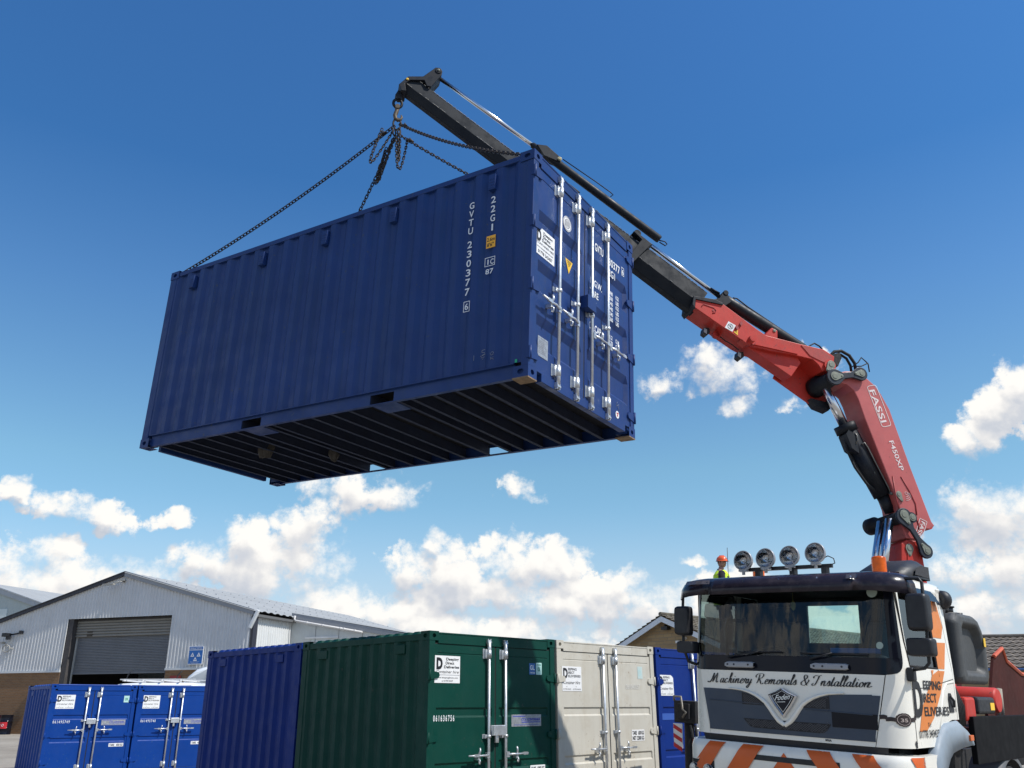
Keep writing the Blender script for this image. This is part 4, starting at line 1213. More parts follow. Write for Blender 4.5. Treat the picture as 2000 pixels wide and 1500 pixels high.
mb = MB(); mb.grid([[bump(t, z, .006) for z in (1.125, 1.175)] for t in lin(-.47, .555, 16)]); sl = build('bumper_slot', mb, blackp, bumper)
for a, b in ((-.45, -.325), (.385, .50)):
    mb = MB(); mb.grid([[bump(t, z, .012) for z in (1.128, 1.168)] for t in lin(a, b, 4)]); build('marker_lamp', mb, mat("white_lamp_lens", (.6, .6, .6), .2, 0, .1, 60.), bumper)
for s in (-1, 1):
    mb = MB(); mb.grid([[bump(s * t, z, .005) for z in lin(.86, 1.07, 4)] for t in lin(.80, 1.12, 8)], smooth=True); hb = build('headlamp_housing', mb, blackp, bumper)
    for t in (.87, 1.02):
        c = Vector(bump(s * t, .965, .012))
        mb = MB(); mb.lathe(c, (s * .15, -1, 0), [(-.0, .07), (.01, .07)], 20); mb.lathe(c, (s * .15, -1, 0), [(.011, .062), (-.03, .03)], 20, cap0=False); build('headlamp', mb, reflc, bumper)
        mb = MB(); mb.lathe(c, (s * .15, -1, 0), [(.012, .068), (.022, .05), (.026, .0)], 20, cap0=False, cap1=False); build('headlamp_lens', mb, lens, bumper)

# interior
mb = MB(); mb.box(-1.05, 1.05, .42, .75, 1.5, 2.10); mb.prism([(-.2, 2.1), (.9, 2.1), (.85, 2.17), (.2, 2.19)], .5, .62, 'xzy'); build('dashboard', mb, inter, truck, .03)
mb = MB(); mb.box(-1.1, 1.1, .33, 1.58, 1.40, 1.44); mb.box(-1.08, 1.08, .35, 1.58, 2.845, 2.855); mb.box(-1.08, -1.075, 1.2, 1.58, 1.44, 2.84); mb.box(1.075, 1.08, 1.2, 1.58, 1.44, 2.84); build('cab_lining', mb, inter, truck)
for x in (-.62, .62):
    mb = MB(); mb.box(x - .25, x + .25, .95, 1.4, 1.75, 1.92); mb.box(x - .25, x + .25, 1.33, 1.5, 1.9, 2.55); mb.box(x - .13, x + .13, 1.36, 1.48, 2.55, 2.74)
    build('seat', mb, seatm, truck, .04, seg=3)
mb = MB(); c = Vector((-.60, .80, 2.14)); ax = Vector((0, -.55, 1)).normalized(); u = Vector((1, 0, 0)); v = ax.cross(u)
mb.tube([c + (u * math.cos(2 * math.pi * k / 28) + v * math.sin(2 * math.pi * k / 28)) * .23 for k in range(28)], .016, 8, closed=True)
mb.tube([c - u * .22, c + u * .22], .018, 6); mb.tube([c, c - ax * .25], .03, 8); build('steering_wheel', mb, blackp, truck)
mb = MB(); mb.box(.28, .75, .55, .70, 2.19, 2.24); build('dashboard_box', mb, mat("blue_box_plastic", (.03, .10, .32), .5), truck, .006)
mb = MB(); mb.tube([(.0, .34, 2.80), (.0, .34, 2.70)], .003, 4); mb.ellipsoid((.0, .34, 2.66), (.028, .01, .05)); build('air_freshener', mb, mat("freshener_card", (.25, .20, .06), .7), truck)
mb = MB(); mb.tube([(-1.04, .75, 2.1), (-1.04, .72, 2.45), (-1.04, .78, 2.55), (-1.04, 1.3, 2.57)], .02, 8); build('grab_rail', mb, blackp, truck)

# mirrors
def mirror(s, x0, x1, z0, z1, y, name='mirror'):
    mb = MB(); n = 7; rows = []
    for k, (yy, q) in enumerate(((y - .10, .55), (y - .095, .8), (y - .06, .96), (y, 1.0), (y + .03, .98))):
        cx, cz = (x0 + x1) / 2, (z0 + z1) / 2; a, b = (x1 - x0) / 2 * q ** .5, (z1 - z0) / 2 * (.6 + .4 * q)
        r_ = []
        for j in range(24):
            t = 2 * math.pi * (j + .5) / 24; c_, s_ = math.cos(t), math.sin(t); e = .28
            r_.append((cx + a * math.copysign(abs(c_) ** e, c_), yy, cz + b * math.copysign(abs(s_) ** e, s_)))
        rows.append(r_)
    mb.grid(rows, smooth=True, closed=True); mb.F([mb.V(*p) for p in rows[0]])
    m_ = build(name, mb, blackp, truck)
    mb = MB(); mb.F([mb.V(p[0], y + .025, p[2]) for p in rows[-1]]); build('mirror_glass', mb, chrome, m_, recalc=False)
    return m_
mirror(-1, -1.305, -1.125, 2.335, 2.66, .12); mirror(-1, -1.28, -1.06, 2.145, 2.275, .12)
mb = MB(); mb.tube([(-1.10, .30, 2.845), (-1.18, .16, 2.85), (-1.24, .14, 2.83), (-1.245, .13, 2.62), (-1.245, .13, 2.20), (-1.20, .15, 2.06), (-1.15, .30, 2.02)], .017, 8); build('mirror_arm', mb, blackp, truck)
mirror(1, 1.25, 1.455, 2.385, 2.735, .16); mirror(1, 1.22, 1.47, 2.155, 2.325, .16)
mb = MB(); mb.tube([(1.08, .20, 2.89), (1.2, .18, 2.885), (1.37, .18, 2.88), (1.395, .18, 2.84), (1.395, .18, 2.40), (1.385, .18, 2.10), (1.34, .19, 2.055), (1.17, .30, 2.035)], .017, 8)
mb.tube([(1.10, .30, 2.87), (1.16, .22, 2.885)], .022, 8); build('mirror_arm', mb, blackp, truck)
mb = MB(); mb.box(1.14, 1.21, .24, .34, 1.93, 2.06); build('mirror_bracket', mb, blackp, truck, .02, seg=3)

# roof gear
mb = MB(); mb.box(-.56, .42, .42, .46, 3.055, 3.095)
for x in (-.43, -.02, .34): mb.box(x - .03, x + .03, .40, .48, 2.985, 3.06)
mb.tube([(.33, .44, 3.16), (.38, .44, 3.18), (.44, .44, 3.15), (.45, .44, 3.10), (.40, .44, 3.085)], .006, 6)
pass
bar = build('lamp_bar', mb, blackp, truck)
proto = None
for x, z in ((-.585, 3.175), (-.31, 3.185), (-.025, 3.195), (.27, 3.21)):
    M_ = Matrix.Translation((x, .36, z)) @ Matrix.Rotation(R(-6), 4, 'X')
    if proto is None:
        e = bpy.data.objects.new('spot_lamp', None); COL.objects.link(e); e.parent = truck; e.matrix_local = M_; proto = e
        mb = MB(); mb.lathe((0, .10, 0), (0, -1, 0), [(-.02, .04), (.0, .07), (.04, .10), (.075, .112), (.10, .113), (.105, .106), (.10, .100)], 32, cap1=False)
        mb.cyl((0, .02, -.10), (0, .03, -.16), .018, 10); mb.box(-.05, .05, .0, .05, -.125, -.105)
        build('lamp_shell', mb, mat("lamp_grey_shell", (.32, .33, .35), .4, .4), e)
        mb = MB(); mb.lathe((0, .0, 0), (0, 1, 0), [(.002, .100), (.03, .085), (.06, .05), (.075, .015)], 32, cap0=False); mb.lathe((0, .0, 0), (0, 1, 0), [(.015, .018), (.06, .018)], 12)
        build('lamp_reflector', mb, reflc, e)
        mb = MB(); mb.lathe((0, 0, 0), (0, -1, 0), [(.001, .101), (.010, .07), (.014, .0)], 28, cap0=False, cap1=False); build('lamp_glass', mb, lens, e)
    else: dup(proto, truck, M_)
for x, z0, h, r_ in ((.845, 2.965, .205, .075), (-.70, 2.985, .15, .07)):
    mb = MB(); mb.lathe((x, .62 if x > 0 else .95, z0), (0, 0, 1), [(.0, r_ * 1.05), (.02, r_ * 1.05), (.025, r_ * .97)] + [(.025 + (h - .045) * k / 12, r_ * (.96 + .025 * (k % 2))) for k in range(13)] + [(h - .01, r_ * .92), (h, r_ * .6)], 24)
    build('beacon', mb, amber, truck)
mb = MB(); mb.tube([(-.88, .55, 2.98), (-.88, .55, 3.36)], .0035, 6); mb.cyl((-.88, .55, 2.98), (-.88, .55, 3.03), .012, 8); build('aerial', mb, blackp, truck)
# air intake scoop on the roof
mb = MB()
rows = []
for y, zt_, w_ in ((.75, 3.02, .20), (.85, 3.09, .27), (1.0, 3.15, .29), (1.2, 3.19, .30), (1.36, 3.19, .30)):
    rows.append([(.80 - w_, y, 2.975), (.80 - w_ * .95, y, (2.975 + zt_) / 2 + .02), (.80 - w_ * .6, y, zt_), (.80 + w_ * .6, y, zt_), (.80 + w_ * .98, y, (2.975 + zt_) / 2 + .02), (.80 + w_, y, 2.975)])
mb.grid(rows, smooth=True); mb.F([mb.V(*p) for p in rows[-1]]); mb.F([mb.V(*p) for p in rows[0]])
sc = build('roof_scoop', mb, blackp, truck)
mb = MB()
mb.F([mb.V(1.103, y, z) for y, z in ((.90, 3.0), (.95, 3.075), (1.1, 3.11), (1.34, 3.12), (1.34, 3.0))]); build('scoop_mesh', mb, mat("scoop_mesh_grey", (.05, .05, .055), .8, 0, .2, 60., 1., 300.), sc)
mb = MB(); mb.lathe((1.10, 1.60, 2.80), (.3, 1, 0), [(-.02, .07), (.02, .10), (.07, .10), (.09, .07)], 24); mb.tube([(1.02, 1.62, 2.80), (1.0, 1.72, 2.7), (1.0, 1.74, 2.0)], .05, 10); build('air_snorkel', mb, blackp, truck)

# behind the cab: plastic oil tank with recess, red air tank, panels
otm = mat("grey_black_tank_plastic", (.055, .058, .06), .6, 0, .12, 3., .08, 150., dirt=.25, dirtcol=(.13, .125, .11))
mb = MB()
def tk(x, y, z): return (x, y, z)
y0, y1 = 1.98, 3.02; zb, zt = 1.93, 2.70
def trow(x, k, rec=0): return None
outer = [(y0, zb + .06), (y0 + .06, zb), (y1 - .10, zb), (y1 - .02, zb + .06), (y1, zb + .42), (y1 - .10, zt - .14), (y1 - .22, zt - .03), (y1 - .35, zt), (y0 + .10, zt), (y0, zt - .08)]
cy = (y0 + y1) / 2 + .05; cz = (zb + zt) / 2
def ins(k, dx=0): return [(cy + (a - cy) * k + dx, cz + (b - cz) * k) for a, b in outer]
rows = [[(.50, a, b) for a, b in outer], [(1.08, a, b) for a, b in outer], [(1.13, a, b) for a, b in ins(.93)], [(1.14, a, b) for a, b in ins(.72)], [(1.05, a, b) for a, b in ins(.60)]]
mb.grid(rows, smooth=False, closed=True); mb.F([mb.V(*p) for p in rows[0]]); mb.F([mb.V(*p) for p in rows[-1]])
tank = build('oil_tank', mb, otm, truck, .035, seg=4)
mb = MB(); mb.cyl((.85, 2.55, zt), (.85, 2.55, zt + .03), .15, 20); mb.cyl((.85, 2.55, zt + .03), (.85, 2.55, zt + .09), .09, 20); mb.cyl((.85, 2.55, zt + .09), (.85, 2.55, zt + .105), .105, 20); mb.cyl((.9, 2.86, zt - .04), (.9, 2.86, zt + .05), .05, 16)
build('tank_cap', mb, blackp, tank)
mb = MB(); mb.tube([(.9, 2.45, zt + .06), (.95, 2.2, zt + .06), (1.0, 1.98, zt + .03), (1.0, 1.93, zt - .1), (1.0, 1.92, zt - .6)], .03, 8); build('tank_hose', mb, rubber, tank)
mb = MB(); mb.box(1.141, 1.146, y1 - .16, y1 - .09, 2.36, 2.46); build('warning_label', mb, yellow_tag, tank)
redp = mat("red_crane_paint", (.50, .034, .022), .45, 0, .12, 1.6, .03, 60., spec=.35, dirt=.3, dirtcol=(.20, .05, .035), streak=.2, chips=.7, chipcol=(.10, .04, .03))
redw = mat("worn_red_paint", (.42, .045, .035), .5, 0, .2, 2.5, dirt=.5, dirtcol=(.10, .045, .035))
mb = MB(); c0 = Vector((.2, 3.60, 1.76)); mb.lathe(c0, (1, 0, 0), [(-.35, .13), (0, .15), (.80, .15), (.83, .13)], 28); build('air_tank', mb, redp, truck)
mb = MB(); mb.box(.95, 1.12, 2.0, 2.35, 1.55, 1.80); build('red_valve_box', mb, redp, truck, .03)
mb = MB(); mb.box(.85, 1.13, 2.42, 3.05, 1.62, 1.80); hb = build('battery_cover', mb, blackp, truck, .03)
mb = MB(); mb.box(1.131, 1.135, 2.85, 3.0, 1.66, 1.74); build('battery_label', mb, yellow_tag, hb)
mb = MB()
for k in range(5): mb.tube([(1.05, 1.75 + .04 * k, 1.9), (1.1, 1.78 + .05 * k, 1.7), (1.08, 1.86 + .04 * k, 1.5)], .014, 6)
build('air_hose', mb, rubber, truck)
mb = MB(); mb.box(1.10, 1.16, 2.07, 4.6, 1.12, 1.60); build('side_panel', mb, mat('matt_black_panel', (.004, .004, .005), .7, spec=.15), truck, .008)
# skip-like body side behind the crane
mb = MB(); poly = [(5.0, 1.35), (5.0, 1.6), (5.35, 1.95), (5.62, 2.34), (6.08, 2.47), (6.22, 2.30), (6.95, 2.13), (9.2, 2.13), (9.2, 1.35)]
mb.prism(poly, .46, .50, 'yzx'); body = build('body_side', mb, mat("dark_rusty_red", (.055, .014, .011), .8, 0, .25, 2., dirt=.4, dirtcol=(.035, .02, .015), spec=.2), truck)
mb = MB(); mb.tube([(.50, a, b) for a, b in poly[3:8]], .03, 6, smooth=False); build('body_rim', mb, mat("orange_red_rim", (.55, .10, .04), .5), body)
mb = MB(); mb.box(-1.1, .46, 4.9, 9.2, 1.30, 1.38); mb.box(-1.1, -1.05, 5, 9.2, 1.38, 2.0); build('load_bed', mb, MATS["dark_rusty_red"], truck)
mb = MB()
mb.tube([(.9, 3.95, 1.55), (.93, 4.05, 1.90)], .035, 6); mb.tube([(.9, 4.15, 1.55), (.9, 4.18, 1.90)], .03, 6); build('timber_post', mb, mat("pale_timber", (.30, .27, .22), .9), truck)

# chassis, mudguards and wheels
mb = MB()
for x in (-.45, .38): mb.box(x, x + .07, .3, 9.0, .85, 1.15)
for y in (1.2, 2.6, 4.2, 6.2, 8.5): mb.box(-.38, .38, y, y + .12, .88, 1.12)
mb.box(-.95, .95, .4, 1.6, 1.0, 1.3)
build('chassis', mb, chas, truck)
def wheel(x, y, s):
    e = bpy.data.objects.new('wheel', None); COL.objects.link(e); e.parent = truck; e.location = (x, y, .54)
    mb = MB(); mb.lathe((0, 0, 0), (s, 0, 0), [(-.15, .30), (-.15, .46), (-.12, .51), (-.06, .525), (.06, .525), (.12, .51), (.15, .46), (.15, .30), (.12, .29)], 40, cap0=False, cap1=False)
    for k in range(30):
        t = 2 * math.pi * k / 30; mb.beam((-.11, math.cos(t) * .525, math.sin(t) * .525), (.11, math.cos(t) * .525, math.sin(t) * .525), .05, .012, (0, math.cos(t), math.sin(t)))
    build('tyre', mb, tyre, e)
    mb = MB(); mb.lathe((0, 0, 0), (s, 0, 0), [(.13, .295), (.10, .27), (.02, .25), (.0, .14), (.08, .12), (.11, .09)], 32)
    for k in range(10):
        t = 2 * math.pi * k / 10; mb.cyl((s * .0, math.cos(t) * .19, math.sin(t) * .19), (s * .04, math.cos(t) * .19, math.sin(t) * .19), .016, 8)
    build('rim', mb, mat("grey_wheel_paint", (.30, .31, .32), .5, .2, .15, 5., dirt=.4), e)
    return e
w0 = wheel(.98, 1.35, 1)
for y in (3.35, 6.6, 7.95): dup(w0, truck, Matrix.Translation((.98, y, .54)))
w1 = wheel(-.98, 1.35, -1)
for y in (3.35, 6.6, 7.95): dup(w1, truck, Matrix.Translation((-.98, y, .54)))
def mudguard(x0, x1, yc, r, a0, a1, n=14, lip=.05, name='mudguard', m_=mudm):
    mb = MB(); rows = []
    for k in range(n + 1):
        t = R(a0 + (a1 - a0) * k / n); rr = r
        rows.append([(x0, yc + math.cos(t) * rr, .54 + math.sin(t) * rr), (x1 - .04, yc + math.cos(t) * rr, .54 + math.sin(t) * rr), (x1, yc + math.cos(t) * (rr - .03), .54 + math.sin(t) * (rr - .03)), (x1, yc + math.cos(t) * (rr - .03 - lip), .54 + math.sin(t) * (rr - .03 - lip))])
    mb.grid(rows, smooth=True)
    return build(name, mb, m_, truck)
# cab wheel arch with its broad face, built from the profile of the panel
mb = MB()
out_ = [(.62, .80), (.63, 1.10), (.74, 1.28), (.88, 1.42), (1.02, 1.51), (1.12, 1.545), (1.50, 1.565), (1.68, 1.50), (1.84, 1.40), (1.86, 1.33)]
in_ = [(.80, .80), (.84, 1.00), (.93, 1.12), (1.05, 1.22), (1.16, 1.27), (1.22, 1.28), (1.48, 1.31), (1.62, 1.315), (1.78, 1.325), (1.84, 1.32)]
mb.grid([[(1.10, a, b), (1.165, a, b), (1.205, a + (c - a) * .18, b + (d - b) * .18), (1.205, c, d), (.95, c, d)] for (a, b), (c, d) in zip(out_, in_)], smooth=True)
mg = build('wheel_arch', mb, mudm, truck)
mb = MB(); mb.box(1.20, 1.225, 1.69, 1.80, 1.37, 1.425); build('side_marker', mb, mat("orange_marker", (.65, .13, .02), .3), mg, .005)
mb = MB(); mb.grid([[(-1.10, a, b), (-1.165, a, b), (-1.205, a + (c - a) * .18, b + (d - b) * .18), (-1.205, c, d), (-.95, c, d)] for (a, b), (c, d) in zip(out_, in_)], smooth=True)
build('wheel_arch', mb, mudm, truck)
mb = MB(); mb.box(.95, 1.12, .33, .62, .75, 1.26); mb.box(.95, 1.16, .36, .60, .95, .98); build('cab_step', mb, mudm, truck, .02)
mudguard(.80, 1.15, 3.35, .66, 8, 172, 18, m_=mat("grey_black_mudguard", (.10, .105, .11), .6, 0, .15, 3., dirt=.3))
mudguard(.80, 1.15, 6.6, .64, 20, 172, 14, m_=MATS["grey_black_mudguard"]); mudguard(.80, 1.15, 7.95, .64, 8, 160, 14, m_=MATS["grey_black_mudguard"])
mudguard(-1.15, -.80, 3.35, .66, 8, 172, 14, m_=MATS["grey_black_mudguard"])
# outrigger on the far side
mb = MB(); mb.box(-3.5, -.5, 3.75, 3.95, 1.22, 1.42); build('outrigger_beam', mb, chas, truck, .01)
mb = MB(); mb.box(-3.60, -3.22, 3.56, 3.86, 1.22, 1.54); mb.box(-3.50, -3.30, 3.50, 3.56, 1.28, 1.50); mb.cyl((-3.42, 3.70, 1.25), (-3.42, 3.70, .12), .075, 16); mb.cyl((-3.42, 3.70, .02), (-3.42, 3.70, .12), .18, 20)
mb.tube([(-3.30, 3.55, 1.2), (-3.22, 3.52, .9), (-3.28, 3.55, .6)], .02, 6); mb.tube([(-3.25, 3.6, 1.2), (-3.18, 3.58, .8), (-3.3, 3.6, .5)], .02, 6)
og = build('outrigger_leg', mb, chas, truck, .006)
mb = MB(); mb.tube([(-3.55, 3.50, 1.54), (-3.55, 3.48, 1.60), (-3.42, 3.48, 1.60), (-3.40, 3.49, 1.42), (-3.34, 3.49, 1.38), (-3.40, 3.49, 1.30)], .018, 6); build('outrigger_bracket', mb, mat("dull_steel", (.22, .20, .17), .5, .5, .2, 9.), truck)
mb = MB(); mb.prism([(-3.57, .90), (-3.53, .86), (-3.42, .86), (-3.42, 1.21), (-3.58, 1.21)], 3.50, 3.515, 'xzy'); rw = build('hazard_plate', mb, white_vinyl, truck)
mb = MB()
for k in range(3):
    z = 1.20 - k * .13; mb.F([mb.V(a, 3.497, b) for a, b in ((-3.575, z - .0), (-3.575, z - .06), (-3.425, z - .13), (-3.425, z - .07))])
build('hazard_stripe', mb, mat("red_stripe", (.50, .02, .025), .5), rw, recalc=False)
mb = MB(); mb.box(-1.1, -.6, 2.0, 4.4, 1.15, 1.5); build('side_locker', mb, blackp, truck, .02)
# ------------------------------------------------------------------ the crane on the truck
CO = Vector((5.25, 11.98, 0)); CA = Vector((.97539, .22052, 0)); CN = Vector((.22052, -.97539, 0))
def CR(a, n, z): return tMi @ (CO + CA * a + CN * n + Vector((0, 0, z)))
def CW(a, n, z): return CO + CA * a + CN * n + Vector((0, 0, z))
cbl = mat("crane_dark_steel", (.009, .011, .016), .5, .1, .25, 2., .0, 60., spec=.3, dirt=.3, dirtcol=(.04, .044, .048), rvar=.2)
cbl2 = mat("crane_scuffed_steel", (.010, .013, .018), .55, 0., .12, 1.4, 0., 40., spec=.22, dirt=.12, dirtcol=(.03, .034, .036), streak=.15, rvar=.2)
pinm = mat("olive_pin_cover", (.20, .21, .17), .5, .3, .15, 9.)
linkm = mat("dark_link_steel", (.020, .025, .036), .45, .2, .15, 4.)
def cmb(): return MB(lambda a, n, z: tuple(CR(a, n, z)))
mb = cmb()
main_poly = [(-.60, 6.01), (-.48, 5.99), (-.38, 5.91), (-.33, 5.78), (-.27, 5.5), (-.02, 4.56), (.06, 4.25), (.06, 3.91), (.09, 3.79), (.28, 3.77), (.42, 3.93), (.48, 3.93), (.57, 3.98), (.53, 4.04), (.34, 4.82), (.16, 5.65), (.06, 5.88), (-.02, 6.01), (-.12, 6.10), (-.25, 6.20), (-.45, 6.20), (-.62, 6.16)]
mb.prism(main_poly, -.20, .20, 'xzy')
fadedred = mat('faded_red_crane_paint', (.46, .095, .09), .45, 0, .10, 1.6, .03, 60., dirt=.25, dirtcol=(.26, .09, .08), streak=.12, chips=.5, chipcol=(.14, .05, .04))
boom = build('main_boom', mb, fadedred, truck, .012, label='red inclined crane boom with white lettering')
nf = .2035
def bfn(x, y, z): return CR(x, nf, z)
mb = MB()
text(mb, 'FASSI', (-.130, 0, 5.925), (.236, 0, -.972), (.972, 0, .236), .095, .50, bold=.012, fn=bfn)
# rounded frame round the word
fr = []
o_ = Vector((-.162, 0, 5.985)); u_ = Vector((.236, 0, -.972)); v_ = Vector((.972, 0, .236)); ww, hh, rr = .635, .165, .04
for cx, cz, a0 in ((ww - rr, hh - rr, 0), (rr, hh - rr, 90), (rr, rr, 180), (ww - rr, rr, 270)):
    for k in range(5):
        t = R(a0 + 22.5 * k); fr.append((cx + math.cos(t) * rr, cz + math.sin(t) * rr, math.cos(t), math.sin(t)))
rows = [[bfn(*(o_ + u_ * x + v_ * z)) for x, z, _, _ in fr], [bfn(*(o_ + u_ * (x - c * .009) + v_ * (z - s * .009))) for x, z, c, s in fr]]
mb.grid(rows, closed=True)
build('maker_lettering', mb, mat("boom_white_lettering", (.72, .62, .60), .5), boom, recalc=False); mb = MB()
text(mb, 'F450XP', (.062, 0, 5.17), (.225, 0, -.974), (.974, 0, .225), .075, .44, bold=.01, fn=bfn)
build('model_lettering', mb, MATS["boom_white_lettering"], boom, recalc=False); mb = MB()
text(mb, 'FASSI', (.375, 0, 4.04), (-.5, 0, -.866), (.866, 0, -.5), .06, .25, bold=.02, fn=bfn)
for a, b in (((.355, 4.075), (.21, 3.80)), ((.455, 4.03), (.32, 3.77)), ((.355, 4.075), (.455, 4.03))):
    mb.beam(CR(a[0], nf, a[1]), CR(b[0], nf, b[1]), .008, .001, tuple(CR(0, 1, 0) - CR(0, 0, 0)))
build('maker_lettering', mb, MATS["boom_white_lettering"], boom, recalc=False); mb = MB()
for k, r_ in enumerate((.02, .035, .05, .065)):
    pts = [CR(.20 + math.cos(R(t)) * r_, nf, 4.42 - k * .012 + math.sin(R(t)) * r_) for t in range(-200 if k < 1 else -110, 161 if k < 1 else 50, 15)]
    mb.tube(pts, .0025, 4)
build('signal_emblem', mb, mat("boom_white_lettering", (.72, .62, .60), .5), boom, recalc=False)
# welded doubler plate ribs
mb = cmb()
for pts in ([(.03, 4.66), (.03, 4.30), (.06, 4.15)], [(.16, 4.66), (.26, 4.45), (.32, 4.28), (.31, 4.12)], [(.27, 4.10), (.31, 4.03), (.31, 3.92)], [(.12, 4.12), (.10, 4.05)]):
    mb.tube([(a, .203, b) for a, b in pts], .009, 6)
build('weld_rib', mb, mat("dark_red_weld", (.30, .03, .03), .5), boom)
mb = cmb(); mb.tube([(.57, -.1, 4.0), (.57, .1, 4.0)], .05, 14); build('stop_lug', mb, redp, boom)

def bone(name, p, q, r0, r1, waist, n0, n1, m_=linkm):
    """dog-bone link between two pins"""
    d = Vector((q[0] - p[0], q[1] - p[1])); L_ = d.length; ang = math.atan2(d.y, d.x)
    pts = []
    for k in range(13):
        t = ang + R(50) + R(260) * k / 12; pts.append((p[0] + math.cos(t) * r0, p[1] + math.sin(t) * r0))
    nx, ny = -d.y / L_, d.x / L_
    for k in (.35, .65): pts.append((p[0] + d.x * k - nx * waist, p[1] + d.y * k - ny * waist))
    for k in range(13):
        t = ang + R(-130) + R(260) * k / 12; pts.append((q[0] + math.cos(t) * r1, q[1] + math.sin(t) * r1))
    for k in (.65, .35): pts.append((p[0] + d.x * k + nx * waist, p[1] + d.y * k + ny * waist))
    mb = cmb(); mb.prism(pts, n0, n1, 'xzy'); return build(name, mb, m_, truck, .008)
def pin(name, c, r, n0, n1, parent, tail=None, m_=pinm):
    mb = cmb()
    if tail:
        ang = math.atan2(tail[1], tail[0]); L_ = math.hypot(*tail); pts = []
        for k in range(15):
            t = ang + R(60) + R(240) * k / 14; pts.append((c[0] + math.cos(t) * r, c[1] + math.sin(t) * r))
        for k in range(7):
            t = ang + R(-70) + R(140) * k / 6; pts.append((c[0] + tail[0] + math.cos(t) * r * .38, c[1] + tail[1] + math.sin(t) * r * .38))
        mb.prism(pts, n0, n1, 'xzy')
        mb.tube([(c[0] + tail[0], n1, c[1] + tail[1]), (c[0] + tail[0], n1 + .008, c[1] + tail[1])], r * .2, 10)
    else: mb.tube([(c[0], n0, c[1]), (c[0], n1, c[1])], r, 24, smooth=False)
    mb.tube([(c[0], n1, c[1]), (c[0], n1 + .006, c[1])], r * .62, 20, smooth=False)
    return build(name, mb, m_, parent, .003)
ul = bone('knee_link', (-.70, 6.065), (-.27, 6.145), .125, .105, .045, .235, .275)
pin('pin_cover', (-.705, 6.07), .066, .275, .287, ul, (.11, .01)); pin('pin_cover', (-.265, 6.148), .055, .275, .287, ul, (-.095, -.01))
ll = bone('lower_link', (.06, 4.075), (.315, 3.61), .12, .10, .038, .235, .275)
pin('pin_cover', (.055, 4.10), .066, .275, .287, ll, (.05, -.11)); pin('pin_cover', (.32, 3.615), .055, .275, .287, ll, (-.06, .08))
mb = cmb(); mb.tube([(.175, .235, 4.065), (.175, .275, 4.065)], .075, 20, smooth=False); build('lower_link_boss', mb, linkm, ll)
pin('pin_cover', (.178, 4.065), .052, .275, .286, ll)
pin('pin_cover', (.075, 4.40), .045, .205, .216, boom, (.035, -.09))
mb = cmb(); mb.tube([(-.71, -.20, 6.26), (-.71, .215, 6.26)], .09, 20, smooth=False); kp = build('knee_boss', mb, redp, truck); pin('pin_cover', (-.70, 6.27), .062, .215, .23, kp, (-.07, -.09))
# torque tubes
mb = cmb(); mb.tube([(-.78, -.16, 6.03), (-.78, -.15, 6.03), (-.77, -.02, 6.03), (-.77, -.01, 6.03), (-.70, .24, 6.06)], [.12, .15, .15, .12, .10], 28); build('knee_cross_tube', mb, cbl, truck)
mb = cmb(); mb.tube([(.03, -.50, 4.07), (.03, -.48, 4.07), (.03, -.34, 4.07), (.03, -.33, 4.07), (.03, .24, 4.07)], [.09, .12, .12, .085, .085], 28); build('lower_cross_tube', mb, cbl, truck)
# main ram
mb = cmb(); mb.tube([(-.03, 0, 4.42), (.05, 0, 4.18)], [.09, .07], 20)
mb.tube([(-.455, 0, 5.36), (-.45, 0, 5.355), (-.03, 0, 4.42)], [.13, .135, .125], 32)
mb.tube([(-.485, 0, 5.45), (-.48, 0, 5.44), (-.44, 0, 5.33)], [.10, .155, .155], 32)
mb.prism([(-.56, 5.26), (-.50, 5.34), (-.40, 5.20), (-.40, 4.98), (-.50, 5.05)], -.06, .14, 'xzy')
ram = build('main_ram_barrel', mb, cbl, truck, label='black hydraulic cylinder under the red boom')
mb = cmb(); mb.tube([(-.76, .06, 6.0), (-.47, 0, 5.40)], .068, 24); build('main_ram_rod', mb, chrome, truck)
mb = cmb()
mb.tube([(-.34, .135, 5.12), (-.30, .15, 5.14), (-.26, .15, 5.08), (-.02, .145, 4.50), (0, .14, 4.42)], .009, 6)
mb.tube([(-.42, .12, 5.30), (-.40, .15, 5.24), (-.40, .15, 5.18), (-.43, .14, 5.12)], .010, 6)
mb.tube([(-.02, .15, 4.42), (.03, .15, 4.42)], .02, 8)
build('ram_pipe', mb, mat("grey_pipe", (.16, .16, .15), .4, .6, .1, 9.), ram)
mb = cmb()
mb.tube([(-.53, .04, 5.27), (-.52, .04, 5.05), (-.44, .05, 4.80), (-.30, .05, 4.58), (-.20, .05, 4.50), (-.12, .02, 4.42)], .018, 8)
mb.tube([(-.50, .0, 5.25), (-.46, .0, 5.02), (-.36, .0, 4.80), (-.25, .0, 4.62), (-.10, .0, 4.46)], .018, 8)
mb.tube([(-.55, .05, 5.30), (-.55, .05, 5.36)], .012, 6); mb.tube([(-.52, .05, 5.30), (-.52, .05, 5.37)], .012, 6); mb.tube([(-.49, .05, 5.32), (-.49, .05, 5.38)], .012, 6)
build('ram_hose', mb, rubber, ram)
